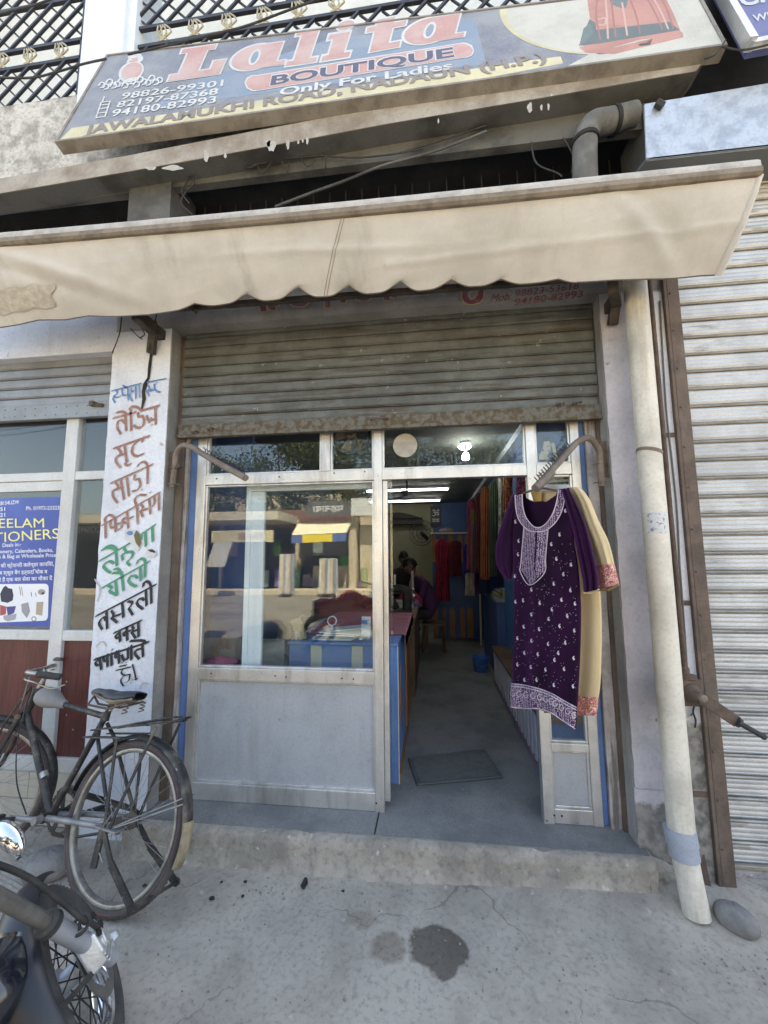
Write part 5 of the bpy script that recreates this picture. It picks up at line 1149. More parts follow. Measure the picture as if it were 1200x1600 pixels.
ku = thing('kurta', 'purple velvet kurta with silver embroidered neck and hem on the right rail', 'dress', tuple(at(850, 765, y=-.45)))
rows = [((802, 774), (890, 762)), ((800, 800), (893, 790)), ((801, 850), (897, 840)), ((802, 900), (904, 890)), ((803, 960), (908, 950)), ((801, 1020), (907, 1020)), ((800, 1070), (904, 1080)), ((798, 1108), (900, 1140))]
q, KF = patch(KP, rows, 90, 150, .03, .024, 2, nf=3.1, bow=13)
KL, KRr = catm([r[0] for r in rows], 100), catm([r[1] for r in rows], 100)
def klr(A_, v): t = min(99.999, max(0, v*100)); i = int(t); f = t-i; return (A_[i][0]*(1-f)+A_[i+1][0]*f, A_[i][1]*(1-f)+A_[i+1][1]*f)
# cut the scoop of the neck out of the front, and a shallower one out of the back
nk = [(817, 768), (818, 790), (822, 806), (830, 818), (838, 824), (848, 823), (858, 814), (866, 800), (871, 784), (874, 766)]
nb_ = [(815, 760), (822, 778), (835, 784), (855, 783), (868, 774), (876, 760)]
def proj(p):
    d = V3(p)-CAM; return (600+FPX*d.dot(RR)/d.dot(FF), 800-FPX*d.dot(UU)/d.dot(FF))
def inside(pt, pg):
    x, y = pt; c = False
    for i in range(len(pg)):
        (x0, y0), (x1, y1) = pg[i], pg[i-1]
        if (y0 > y) != (y1 > y) and x < (x1-x0)*(y-y0)/(y1-y0)+x0: c = not c
    return c
half = 91*151; pv = [proj(p) for p in q.v]; keep = []
scoop = nk+[(876, 740), (815, 740)]; scoopb = nb_+[(878, 735), (812, 735)]
for f in q.f:
    cx = sum(pv[i][0] for i in f)/len(f); cy = sum(pv[i][1] for i in f)/len(f)
    fr_ = all(i < half for i in f); bk_ = all(i >= half for i in f)
    if inside((cx, cy), scoop if fr_ else scoopb if bk_ else scoopb): continue
    keep.append(f)
q.f = keep
body = obj('body', q, m_velvet, ku, smooth=True)
def uvof(px, py):   # find (u, v) on the kurta front for a photo point
    v = min(1, max(0, (py-768)/(1120-768))); u = .5
    for _ in range(6):
        l = klr(KL, v); r = klr(KRr, v)
        u = (px-l[0])/(r[0]-l[0]); yy = l[1]+(r[1]-l[1])*u-13*math.sin(PI*min(1, max(0, u)))*max(0, (v-.7)/.3); v = min(1, max(0, v+(py-yy)/360))
    return u, v
def onK(px, py, off=.003): u, v = uvof(px, py); return KF(min(.999, max(.001, u)), v, 1)+kn*off
def band(a, b, n, off=.004, m=None, nm='embroidered_band', w=4):
    A_, B_ = catm(a, n), catm(b, n); q = MB()
    q.grid(lambda u, v: onK(A_[int(round(u*n))][0]*(1-v)+B_[int(round(u*n))][0]*v, A_[int(round(u*n))][1]*(1-v)+B_[int(round(u*n))][1]*v, off), n, w)
    return obj(nm, q, m or m_lace, ku, smooth=True)
nko = [(806, 772), (807, 792), (811, 810), (820, 823), (831, 830), (850, 830), (864, 822), (876, 806), (882, 788), (886, 764)]
band(nk, nko, 40)
band([(820, 822), (818, 850), (815, 880), (814, 893)], [(838, 829), (837, 850), (836, 880), (835, 893)], 24)
band([(841, 829), (840, 850), (838, 880), (837, 893)], [(858, 824), (856, 850), (853, 880), (852, 895)], 24)
band([(814, 889), (823, 902), (829, 914)], [(853, 891), (841, 903), (830, 915)], 10, off=.005, w=8)
hem0 = [(800, 1068), (820, 1070), (845, 1076), (865, 1084), (882, 1094), (904, 1106)]
hem1 = [(798, 1106), (820, 1109), (842, 1109), (862, 1115), (880, 1127), (900, 1140)]
band(hem0, hem1, 50, w=8)
q = MB()
for ln in (nk, nko):
    A_ = catm(ln, 60); q.tube([onK(x_, y_, .005) for x_, y_ in A_], .0022, 5)
for ln in (hem0, [(a, b+4) for a, b in hem0], [(a, b-2) for a, b in hem1]): q.tube([onK(x_, y_, .006) for x_, y_ in catm(ln, 60)], .0018, 5)
for ln in ([(820, 822), (815, 880), (814, 893), (829, 914), (852, 895), (854, 870), (858, 824)],): q.tube([onK(x_, y_, .005) for x_, y_ in catm(ln, 60)], .002, 5)
obj('piping', q, m_silver, ku)
q = MB(); q.tube([onK(839.5-.18*i, 829+4.2*i, .0045) for i in range(13)], .0026, 5); obj('neck_slit', q, m_velin, ku)
# paisley sprigs: a teardrop with a curled tip; sequin dots between them
q = MB()
def paisley(px, py, s):
    for (dx, dy, r) in ((0, 2.2, 1.5), (-.6, .8, 1.5), (-.9, -.8, 1.2), (-.3, -2.2, .9), (.7, -2.8, .6), (1.2, 2.0, .8), (1.4, .4, .5)):
        c = onK(px+dx*s, py+dy*s, .002); q.ell(c, r*s*.0027, r*s*.0027, r*s*.0027, 7, 5)
for px, py in ((884, 798), (875, 835), (862, 850), (870, 873), (893, 882), (881, 897), (866, 912), (831, 921), (892, 922), (818, 938), (844, 942), (878, 937), (899, 943), (863, 952), (831, 960), (858, 967), (887, 962), (819, 979), (843, 983), (875, 978), (898, 985), (809, 997), (831, 1001), (857, 1006), (884, 1004), (820, 1020), (841, 1022), (873, 1020), (867, 1031), (897, 1028), (809, 1038), (830, 1042), (853, 1046), (882, 1045), (820, 1062), (839, 1062), (866, 1070), (896, 1072), (806, 815), (811, 845), (810, 866), (805, 900), (806, 940)):
    paisley(px, py, .95)
rnd = random.Random(5)
for i in range(260):
    px, py = rnd.uniform(806, 902), rnd.uniform(850, 1075)
    if inside((px, py), [(812, 820), (860, 818), (858, 900), (830, 918), (812, 900)]): continue
    c = onK(px, py, .0015); q.ell(c, .0012, .0012, .0012, 4, 3)
for i in range(11):   # row of paisleys in the hem border
    t = (i+.5)/11; a = catm(hem0, 44)[int(t*44)]; b = catm(hem1, 44)[int(t*44)]; px, py = a[0]*.62+b[0]*.38, a[1]*.62+b[1]*.38
    q.tube([onK(px+3.6*math.cos(w_), py+4.6*math.sin(w_), .006) for w_ in [k*.5 for k in range(12)]], .0017, 4); paisley(px, py, .62)
obj('embroidery', q, m_silver, ku, smooth=True)
KQ = Plane(KA+kn*.012, kn)
q, _ = patch(KQ, [((876, 764), (889, 764)), ((884, 790), (899, 782)), ((895, 830), (915, 818)), ((903, 870), (927, 862)), ((910, 905), (934, 892)), ((912, 926), (936, 921))], 16, 40, .03, .014, 5)
obj('sleeve', q, m_velvet, ku, smooth=True)
q = MB(); q.tube([KQ.at(x_, y_, off=.02) for x_, y_ in ((912, 926), (922, 927), (936, 921))], .003, 6); obj('cuff_piping', q, m_beigec, ku)
KQ2 = Plane(KA-kn*.02, kn)
q, _ = patch(KQ2, [((800, 772), (818, 770)), ((790, 800), (806, 800)), ((780, 830), (804, 830)), ((774, 860), (803, 860)), ((777, 885), (802, 890)), ((790, 905), (800, 905))], 16, 36, .035, .008, 6)
obj('sleeve', q, m_velvet, ku, smooth=True)
# beige dress behind it
KR = Plane(KA-kn*.10, kn)
bd = thing('beige_kurta', 'beige kurta with floral embroidered cuffs hanging behind the purple one', 'dress', tuple(at(910, 765, y=-.38)))
q, _ = patch(KR, [((830, 772), (905, 760)), ((838, 800), (920, 800)), ((840, 850), (925, 845)), ((845, 920), (936, 905)), ((850, 970), (940, 960)), ((850, 1020), (940, 1020)), ((850, 1060), (938, 1070)), ((850, 1083), (935, 1091))], 40, 80, .035, .010, 9)
obj('body', q, m_beigec, bd, smooth=True)
q, _ = patch(KR, [((850, 1084), (935, 1090)), ((850, 1100), (934, 1106)), ((850, 1114), (931, 1119))], 40, 10, .037, .010, 9)
obj('hem_border', q, m_flor, bd, smooth=True)
KS = Plane(KA-kn*.075, kn)
q, _ = patch(KS, [((886, 762), (906, 760)), ((897, 785), (921, 780)), ((908, 820), (936, 815)), ((918, 850), (951, 846)), ((930, 885), (960, 880))], 18, 40, .035, .006, 12)
obj('sleeve', q, m_beigec, bd, smooth=True)
q, _ = patch(KS, [((929, 884), (960, 880)), ((931, 902), (964, 896)), ((934, 922), (967, 912))], 18, 12, .037, .004, 12)
obj('cuff', q, m_flor, bd, smooth=True)
q = MB(); q.tube([KS.at(934, 922, off=.03), KS.at(950, 922, off=.035), KS.at(967, 913, off=.03)], .005, 6); obj('cuff_hem', q, mat('brown hem', (.28, .19, .08), .8), bd)
q, _ = patch(Plane(KA-kn*.05, kn), [((829, 768), (846, 768)), ((832, 778), (846, 778)), ((836, 790), (846, 790))], 6, 6, .004, .001, 3); obj('lining', q, mat('tan lining', (.50, .30, .09), .8), bd)
# wire hanger with paper cover
hg = thing('coat_hanger', 'grey coat hanger holding the purple kurta at the rail tip', 'hanger', tuple(at(848, 755, y=-.47)))
q = MB(); KH = Plane(KA-kn*.015, kn)
q.tube(catm([tuple(KH.at(a, b)) for a, b in ((815, 772), (832, 766), (848, 763), (866, 766), (886, 768))], 14), .0055, 7)
q.tube(catm([tuple(KH.at(a, b)) for a, b in ((848, 763), (848, 754), (853, 744), (848, 738), (843, 744))], 10), .0025, 6); obj('wire', q, m_steel, hg, smooth=True)
q, _ = patch(Plane(KA-kn*.06, kn), [((848, 757), (890, 757)), ((842, 762), (890, 760)), ((845, 768), (888, 766))], 12, 5, .008, .004, 4); obj('shoulder_cover', q, mat('grey plastic cover', (.5, .5, .5), .5), hg, smooth=True)
# ================================================================ bicycle
m_btube = mat('worn black bicycle paint', (.028, .027, .028), .5, .2, col2=(.065, .057, .05), nsc=14, dirt=(.24, .19, .14), dsc=(14, 14, 14), dlo=.52, dhi=.74, damt=.5, spots=(.32, .31, .3), ssc=70, slo=.66, shi=.7, bump=.1)
m_bgrey = mat('bare grey tube', (.30, .29, .28), .5, .4, col2=(.2, .195, .19), nsc=12, dirt=(.2, .15, .11), damt=.5)
m_tyre = mat('dusty tyre', (.06, .055, .053), .85, col2=(.105, .098, .09), nsc=9, bump=.35, bsc=140, dirt=(.2, .185, .165), dsc=(6, 6, 6), damt=.6)
m_tyrered = mat('red tyre line', (.13, .06, .06), .85, col2=(.09, .06, .058), nsc=14)
m_rim = mat('dull chrome rim', (.42, .41, .39), .38, .8, col2=(.26, .24, .22), nsc=14, dirt=(.3, .25, .2), dsc=(6, 6, 6), damt=.5)
m_chrome = mat('chrome', (.72, .73, .75), .10, 1.0, col2=(.62, .63, .65), nsc=10, rvar=.05, fine=0)
m_saddle = mat('black saddle vinyl', (.025, .03, .038), .42, col2=(.05, .055, .062), nsc=8, bump=.15)
m_foam = mat('old saddle foam', (.34, .30, .25), .9, col2=(.24, .2, .16), nsc=12)
m_chain = mat('oily chain', (.05, .042, .035), .6, .6)
m_tape = mat('yellow brown tape', (.31, .255, .165), .75, col2=(.18, .145, .095), nsc=16, dirt=(.5, .42, .25), damt=.5, bump=.4)
BR = .339; byaw, blean = math.radians(169.3), math.radians(-14.9)
bu = V3((math.cos(byaw), math.sin(byaw), 0)); blf = V3((-math.sin(byaw), math.cos(byaw), 0))
bw = V3((0, 0, 1))*math.cos(blean)+blf*math.sin(blean); bv = bw.cross(bu)
BO = V3((-1.454, -.600, .002))
def bp(u, v, w_): return BO+bu*u+bv*v+bw*w_
bk = thing('bicycle', 'old black roadster bicycle with rear carrier leaning at the painted pillar', 'bicycle', tuple(BO))
def tub(name, pts, r, m=None, n=12, parent=None, smooth=True):
    q = MB(); q.tube([bp(*p) for p in pts], r, n); return obj(name, q, m or m_btube, parent or bk, smooth=smooth)
FAX = (1.005, 0, BR)   # front axle before steering
HB, HT = (.875, 0, .690), (.845, 0, .822)
BBp, CL = (.462, 0, .295), (.292, 0, .752)
q = MB()
for a, b, r in ((BBp, (HB[0]-.006, 0, HB[2]+.03), .0165), (CL, (HT[0]+.002, 0, HT[2]-.02), .0145), (BBp, (CL[0]-.02, 0, CL[2]+.055), .0150), (HB, HT, .019)):
    q.tube([bp(*a), bp(*b)], r, 12)
for a, r in ((HB, .023), (HT, .023), (CL, .021)):
    q.lathe(bp(*a)-bw*.02, bw, [(0, r), (.04, r)], 14)
q.lathe(bp(BBp[0], -.04, BBp[2]), bv, [(0, .023), (.08, .023)], 14)
obj('frame', q, m_btube, bk, smooth=True)
q = MB()
for s in (1, -1):
    q.tube([bp(BBp[0]-.01, s*.028, BBp[2]), bp(.30, s*.052, .315), bp(.06, s*.066, BR-.005)], [.014, .0135, .012], 10)
    q.bar(bp(.075, s*.066, BR), bp(-.05, s*.066, BR-.005), .008, .05, up=bv)
obj('chainstays', q, m_bgrey, bk, smooth=True)
q = MB()
for s in (1, -1): q.tube([bp(CL[0], s*.018, CL[2]-.03), bp(.25, s*.045, .66), bp(.02, s*.066, BR+.02)], .0085, 8)
obj('seatstays', q, m_btube, bk, smooth=True)
# wheels
def wheel(name, c, axis, ex, fwd, R, tyr, n=64):
    up2 = axis.cross(ex).normalized()
    W = MB(); rt_ = .020
    W.ring(c, axis, [(rt_*math.sin(t)*1.05, R-rt_+rt_*math.cos(t)) for t in [2*PI*i/12 for i in range(12)]], 72, ex)
    o = obj(name, W, m_tyre, bk, smooth=True)
    k = MB(); k.ring(c, axis, [(.0205, R-.024), (.0222, R-.020), (.0205, R-.016)], 72, ex); k.ring(c, axis, [(-.0205, R-.024), (-.0222, R-.020), (-.0205, R-.016)], 72, ex); obj('sidewall_line', k, m_tyrered, o)
    tr = MB()
    for i in range(120):
        a = 2*PI*i/120; e = ex*math.cos(a)+up2*math.sin(a); t = -ex*math.sin(a)+up2*math.cos(a)
        for s in (-1, 1):
            p = c+e*(R-.0015)+axis*s*.008; tr.bar(p-t*.004, p+t*.004, .007, .005, up=e)
    obj('tread', stuffmb(tr), m_tyre, o)
    rm = MB(); rm.ring(c, axis, [(.015, R-.036), (.0165, R-.040), (.014, R-.050), (.006, R-.055), (-.006, R-.055), (-.014, R-.050), (-.0165, R-.040), (-.015, R-.036)], 72, ex); obj('rim', rm, m_rim, o, smooth=True)
    hbm = MB(); hbm.lathe(c-axis*.05, axis, [(0, .008), (.008, .014), (.012, .034), (.018, .034), (.022, .016), (.05, .014), (.078, .016), (.082, .034), (.088, .034), (.092, .014), (.1, .008)], 18); obj('hub', hbm, m_steel, o, smooth=True)
    sp = MB()
    for i in range(36):
        a = 2*PI*i/36; s = 1 if i % 2 else -1; b = a+(.95 if (i//2) % 2 else -.95)
        sp.tube([c+axis*s*.036+(ex*math.cos(b)+up2*math.sin(b))*.032, c+axis*s*.004+(ex*math.cos(a)+up2*math.sin(a))*(R-.053)], .0011, 4, cap=False)
    obj('spokes', sp, m_bgrey, o)
    return o
def stuffmb(m): return m
rw = wheel('rear_wheel', bp(0, 0, BR), bv, bu, 1, BR, m_tyre)
# steering: turned left about the head axis
hd0, hd1 = bp(*HB), bp(*HT); hax = (hd1-hd0).normalized(); st_ = Matrix.Rotation(math.radians(31), 4, hax)
def sp_(u, v, w_): return hd0+(st_ @ (bp(u, v, w_)-hd0))
fa = sp_(*FAX); fv = (st_ @ bv.to_4d().to_3d()).normalized() if False else (st_.to_3x3() @ bv).normalized(); fu = (st_.to_3x3() @ bu).normalized(); fw = (st_.to_3x3() @ bw).normalized()
fwh = wheel('front_wheel', fa, fv, fu, 1, BR, m_tyre)
q = MB()
for s in (1, -1):
    q.tube([sp_(.884, s*.045, .69), sp_(.905, s*.05, .60), sp_(.95, s*.052, .45), sp_(FAX[0], s*.052, BR)], [.013, .013, .011, .008], 10)
    q.tube([sp_(.884, s*.045, .70), sp_(.884, s*.02, .71)], .012, 8)
q.tube([sp_(.884, -.05, .705), sp_(.884, .05, .705)], .016, 10)
# rod-stay pair running from the bars to the fork ends
for s in (1, -1): q.tube([sp_(.86, s*.035, .86), sp_(.93, s*.06, .68), sp_(FAX[0]-.01, s*.062, BR+.03)], .006, 6)
obj('fork', q, m_btube, bk, smooth=True)
# mudguards
def guard(name, c, axis, fu_, fw_, R, a0, a1, m=m_btube):
    def fn(u, v):
        a = math.radians(a0+(a1-a0)*u); e = fu_*math.cos(a)+fw_*math.sin(a); x = v*2-1
        return c+e*(R+.016*(1-x*x)**.5+.004)+axis*x*.030
    q = MB(); q.grid(fn, 48, 10); k = len(q.v)
    q.v += [tuple(V3(p)+(c-V3(p)).normalized()*.002) for p in q.v]; q.f += [tuple(reversed([i+k for i in f])) for f in list(q.f)]
    return obj(name, q, m, bk, smooth=True)
rg_ = guard('rear_mudguard', bp(0, 0, BR), bv, bu, bw, BR+.004, 12, 176)
guard('mudguard_tip', bp(0, 0, BR), bv, bu, bw, BR+.008, 170, 197, m_tape)
guard('front_mudguard', fa, fv, fu, fw, BR+.004, 62, 208)
q = MB()
for s in (1, -1): q.tube([bp(-.01, s*.07, BR), bp(-.33, s*.036, BR+.13)], .0035, 6); q.tube([bp(-.01, s*.07, BR+.005), bp(-.32, s*.036, BR+.15)], .003, 6)
obj('mudguard_stay', q, m_bgrey, bk)
# carrier: slatted rack on flat struts
q = MB()
for v_ in (-.06, -.03, 0, .03, .06): q.bar(bp(.30, v_*.8, .695), bp(-.17, v_, .775), .013, .006, up=bw)
for u_ in (.28, .12, -.05, -.15): q.bar(bp(u_, -.07, .698+(.28-u_)*.17), bp(u_, .07, .698+(.28-u_)*.17), .014, .006, up=bw)
q.tube([bp(-.16, -.05, .775), bp(-.225, -.02, .80), bp(-.225, .02, .80), bp(-.16, .05, .775)], .004, 6)
q.bar(bp(.31, .065, .665), bp(.06, .072, .69), .006, .034, up=bv); q.bar(bp(.31, -.065, .665), bp(.06, -.072, .69), .006, .034, up=bv)
for s in (1, -1):
    q.bar(bp(.10, s*.075, .69), bp(.055, s*.078, .48), .016, .005, up=bv); q.bar(bp(.055, s*.078, .48), bp(.03, s*.078, BR), .014, .005, up=bv)
    q.bar(bp(-.12, s*.075, .755), bp(-.02, s*.078, .42), .014, .005, up=bv); q.bar(bp(-.02, s*.078, .42), bp(0, s*.078, BR), .014, .005, up=bv)
# spring clip bows
q.tube([bp(.16, .05, .72), bp(.02, .06, .755), bp(-.13, .03, .79), bp(-.19, 0, .80), bp(-.13, -.03, .79), bp(.02, -.06, .755), bp(.16, -.05, .72)], .005, 6)
obj('carrier', q, m_btube, bk)
# stand: a U of flat bars behind the wheel
q = MB()
for s in (1, -1): q.bar(bp(.02, s*.085, BR-.01), bp(-.08, s*.10, .235), .022, .008, up=bv); q.bar(bp(-.08, s*.10, .235), bp(-.255, s*.115, .125), .03, .009, up=bv)
q.tube([bp(-.255, -.12, .125), bp(-.255, .12, .125)], .007, 8)
for s in (1, -1): q.lathe(bp(-.255, s*.12-.006, .125), bv, [(0, .016), (.012, .016)], 12)
q.bar(bp(.03, .085, BR), bp(.02, .09, BR-.14), .03, .01, up=bv)
obj('stand', q, m_btube, bk)
q = MB()
for i in range(9): q.tube([bp(.0, .082, .40+0*i)+V3((0, 0, 0)), bp(.035-.01*math.sin(i), .09, .34), bp(.03, .088, .27), bp(-.02, .09, .23)], .003, 5) if i < 2 else None
obj('stand_spring', q, m_rim, bk)
# crank set, chain, pedals (chain side is the far one)
q = MB(); c = bp(BBp[0], -.055, BBp[2])
q.ring(c, bv, [(-.002, .082), (.002, .082), (.002, .095), (-.002, .095)], 44, bu)
for i in range(5):
    a = 2*PI*i/5; q.bar(c, c+(bu*math.cos(a)+bw*math.sin(a))*.086, .024, .004, up=bv)
for i in range(40):
    a = 2*PI*i/40; e = bu*math.cos(a)+bw*math.sin(a); q.bar(c+e*.093, c+e*.100, .006, .003, up=bv)
obj('chainring', q, m_btube, bk)
q = MB()   # half chain guard above
def cg(u, v):
    a = math.radians(40+150*u); r = .085+.03*v; e = bu*math.cos(a)+bw*math.sin(a); return c+e*r+bv*-.012
q.grid(cg, 20, 2); k = len(q.v); q.v += [tuple(V3(p)+bv*.003) for p in q.v]; q.f += [tuple(reversed([i+k for i in f])) for f in list(q.f)]
q.hexa([bp(.42, -.066, .40), bp(.42, -.062, .40), bp(.04, -.062, .385), bp(.04, -.066, .385)], [bp(.44, -.066, .37), bp(.44, -.062, .37), bp(.04, -.062, .36), bp(.04, -.066, .36)]); obj('chain_guard', q, m_btube, bk)
q = MB(); q.tube([bp(BBp[0]+.02, -.055, BBp[2]-.095), bp(BBp[0]-.1, -.055, BBp[2]-.09), bp(0, -.055, BR-.035)], .006, 6); q.tube([bp(BBp[0], -.055, BBp[2]+.097), bp(0, -.055, BR+.035)], .006, 6)
q.lathe(bp(0, -.06, BR), bv, [(0, .036), (.012, .036)], 20); obj('chain', q, m_chain, bk)
q = MB(); ca = math.radians(-4); cv = bu*math.cos(ca)+bw*math.sin(ca); cc = bp(BBp[0], .065, BBp[2])
q.tube([cc, cc+cv*.165+bv*.012], [.013, .010], 10); q.lathe(cc-bv*.02, bv, [(0, .018), (.035, .018)], 14)
cc2 = bp(BBp[0], -.075, BBp[2]); q.tube([cc2, cc2-cv*.165-bv*.012], [.013, .010], 10); obj('crank', q, m_bgrey, bk, smooth=True)
for s, cpt in ((1, cc+cv*.165), (-1, cc2-cv*.165)):
    q = MB(); e = bv*s; q.tube([cpt, cpt+e*.1], .006, 8)
    for d in (.035, -.035): q.bar(cpt+e*.015+bu*d, cpt+e*.10+bu*d, .024, .022, up=bw)
    obj('pedal', q, m_black, bk, bevel=.004)
# saddle: padded top with a separate sagging cover, undercarriage
def sad(u, v):   # u around, v front->back
    t = v; hw = .018+.075*max(0, (t-.25)/.75)**.8; a = 2*PI*u
    x = math.cos(a); z = math.sin(a)
    prof = max(.12, math.sin(PI*min(1, max(0, .06+t*.88)))**.5)
    return bp(.430-.335*t, x*hw*prof, .845+.02*t+.012*math.cos(t*5)+(z*.034 if z > 0 else z*.024)*prof*(.8+.4*t)+.006*noise.noise(V3((u*5, t*6, 2))))
q = MB(); q.grid(sad, 28, 26); so_ = obj('saddle', q, m_saddle, bk, smooth='all', weld=True)
q = MB(); q.grid(lambda u, v: V3(sad(.5+u*.5, v*.96+.02))-bw*.006, 14, 20); obj('saddle_foam', q, m_foam, so_, smooth='all')
q = MB(); q.tube([bp(.41, 0, .84), bp(.40, .03, .80), bp(.25, .035, .795), bp(.12, .05, .835)], .006, 6); q.tube([bp(.41, 0, .84), bp(.40, -.03, .80), bp(.25, -.035, .795), bp(.12, -.05, .835)], .006, 6); q.tube([bp(.275, 0, .79), bp(.27, 0, .82)], .014, 8)
for s in (1, -1): q.tube([bp(.12+.012*math.cos(i*1.2), s*.05+.012*math.sin(i*1.2), .785+.0032*i) for i in range(18)], .003, 5)
obj('saddle_frame', q, m_steel, bk, smooth=True)
q = MB(); q.tube([bp(CL[0]-.018, 0, CL[2]+.03), bp(.272, 0, .80)], .0125, 10); obj('seat_post', q, m_rim, bk, smooth=True)
# bars, stem, brake levers, bell, padded child seat on the top tube
q = MB(); q.tube([sp_(.845, 0, .82), sp_(.818, 0, .915)], .0125, 10); q.tube([sp_(.822, 0, .915), sp_(.845, 0, .945)], .013, 10); obj('stem', q, m_rim, bk, smooth=True)
hbp = [(.64, .275, .955), (.71, .27, .962), (.80, .22, .962), (.845, .12, .95), (.848, 0, .945), (.845, -.12, .95), (.80, -.22, .962), (.71, -.27, .962), (.64, -.275, .955)]
q = MB(); q.tube([sp_(*p) for p in catm(hbp, 40)], .0115, 12); obj('handlebar', q, m_rim, bk, smooth=True)
for s in (1, -1):
    q = MB(); q.tube([sp_(.735, s*.268, .962), sp_(.70, s*.271, .961), sp_(.66, s*.274, .957), sp_(.625, s*.276, .954)], [.0155, .018, .017, .0175], 12); obj('grip', q, m_black, bk, smooth=True)
    q = MB(); q.tube(catm([tuple(sp_(*p)) for p in ((.85, s*.10, .925), (.82, s*.20, .925), (.74, s*.255, .92), (.66, s*.262, .895), (.60, s*.262, .915))], 16), .0045, 8); q.tube([sp_(.85, s*.10, .925), sp_(.87, s*.06, .86), sp_(.885, s*.04, .74)], .004, 6); obj('brake_lever', q, m_rim, bk, smooth=True)
q = MB(); b0 = sp_(.83, -.115, .975); q.lathe(b0, (st_.to_3x3() @ bw), [(0, .006), (.003, .026), (.012, .026), (.02, .018), (.024, .002)], 18); obj('bell', q, m_steel, bk, smooth=True)
q = MB()
def pad(u, v):
    a = 2*PI*u; t = v; x = .79-.20*t; r = .040*(1-t)**.4*.9+.016+.008*math.sin(t*6); e = .12+.88*min(1, t*12)*min(1, (1-t)*12)
    return bp(x, math.cos(a)*r*e*1.15, .812-.035*t+math.sin(a)*r*e*.9)
q.grid(pad, 20, 16); obj('top_tube_pad', q, mat('grey dust rubber pad', (.27, .26, .25), .75, col2=(.22, .21, .2)), bk, smooth='all', weld=True)
q = MB(); q.tube(catm([tuple(p) for p in (sp_(.86, .03, .85), bp(.80, .05, .62), bp(.70, .05, .42), bp(.56, .05, .30))], 16), .0035, 6); obj('brake_cable', q, m_black, bk)
q = MB(); q.lathe(bp(.58, 0, .44), (bp(*HB)-bp(*BBp)), [(0, .019), (.03, .019)], 14); obj('frame_clamp', q, m_rim, bk)

# ================================================================ motorcycle (front end in view)
m_mblack = mat('gloss black paint', (.012, .014, .02), .16, coat=.6, fine=0, rvar=.04)
m_msilver = mat('silver fork paint', (.46, .48, .52), .38, .5, col2=(.40, .42, .46), fine=.04)
m_cast = mat('cast alloy caliper', (.66, .66, .65), .4, .6, col2=(.54, .54, .53), nsc=20, bump=.2, bsc=120)
m_disc = mat('brake disc', (.26, .245, .225), .4, .7, col2=(.2, .19, .175), nsc=14)
m_mtyre = mat('motorcycle tyre', (.045, .043, .042), .75, col2=(.085, .08, .075), nsc=10, bump=.3, bsc=120)
m_chromerim = mat('polished rim', (.68, .69, .71), .12, 1.0, fine=.03, rvar=.06)
MR = .27; myaw, mlean = math.radians(130), math.radians(29)
mu = V3((math.cos(myaw), math.sin(myaw), 0)); ml = V3((-math.sin(myaw), math.cos(myaw), 0)); mw_ = V3((0, 0, 1))*math.cos(mlean)+ml*math.sin(mlean); mv = mw_.cross(mu)
_h = at(112, 1524, z=MR*math.cos(mlean)); MO = V3((_h.x, _h.y, _h.z))-mw_*MR
def mp_(u, v, w_): return MO+mu*u+mv*v+mw_*w_
mc = thing('motorcycle', 'black motorcycle with disc braked front wheel parked at the lower left corner', 'motorcycle', tuple(MO))
hub = mp_(0, 0, MR)
q = MB(); rt_ = .043
q.ring(hub, mv, [(rt_*math.sin(t), MR-rt_*1.05+rt_*1.05*math.cos(t)) for t in [2*PI*i/14 for i in range(14)]], 80, mu); mt = obj('tyre', q, m_mtyre, mc, smooth=True)
q = MB(); up2 = mu.cross(mv)
for i in range(70):
    a = 2*PI*i/70; e = mu*math.cos(a)+up2*math.sin(a); t = -mu*math.sin(a)+up2*math.cos(a)
    for s in (-1, 1): p = hub+e*(MR-.0045)+mv*s*.014; q.bar(p-mv*s*.01+t*.004, p+mv*s*.014-t*.008+e*-.006, .012, .006, up=e)
obj('tread', q, m_mtyre, mt)
q = MB(); q.ring(hub, mv, [(.028, MR-.068), (.032, MR-.075), (.028, MR-.084), (.012, MR-.09), (.006, MR-.10), (-.006, MR-.10), (-.012, MR-.09), (-.028, MR-.084), (-.032, MR-.075), (-.028, MR-.068)], 80, mu); obj('rim', q, m_chromerim, mc, smooth=True)
q = MB(); q.lathe(hub-mv*.055, mv, [(0, .02), (.01, .045), (.03, .045), (.036, .03), (.075, .03), (.08, .045), (.1, .045), (.11, .02)], 24); obj('hub', q, m_msilver, mc, smooth=True)
q = MB()
for i in range(36):
    a = 2*PI*i/36; s = 1 if i % 2 else -1; b = a+(.8 if (i//2) % 2 else -.8)
    q.tube([hub+mv*s*.035+(mu*math.cos(b)+up2*math.sin(b))*.043, hub+mv*s*.006+(mu*math.cos(a)+up2*math.sin(a))*(MR-.095)], .0022, 5, cap=False)
obj('spokes', q, m_black, mc)
# disc on the right side: slotted ring, spider, bolts
dc = hub-mv*.062
q = MB(); q.ring(dc, mv, [(-.0022, .088), (.0022, .088), (.0022, .122), (-.0022, .122)], 60, mu); dso = obj('brake_disc', q, m_disc, mc)
q = MB()
for i in range(10):
    a = 2*PI*i/10; e = mu*math.cos(a)+up2*math.sin(a); t = -mu*math.sin(a)+up2*math.cos(a); q.bar(dc+e*.04, dc+e*.09+t*.018, .014, .005, up=mv)
q.ring(dc, mv, [(-.003, .028), (.003, .028), (.003, .046), (-.003, .046)], 30, mu); q.lathe(dc-mv*.012, mv, [(0, .03), (.02, .036)], 20); obj('disc_carrier', q, m_msilver, dso)
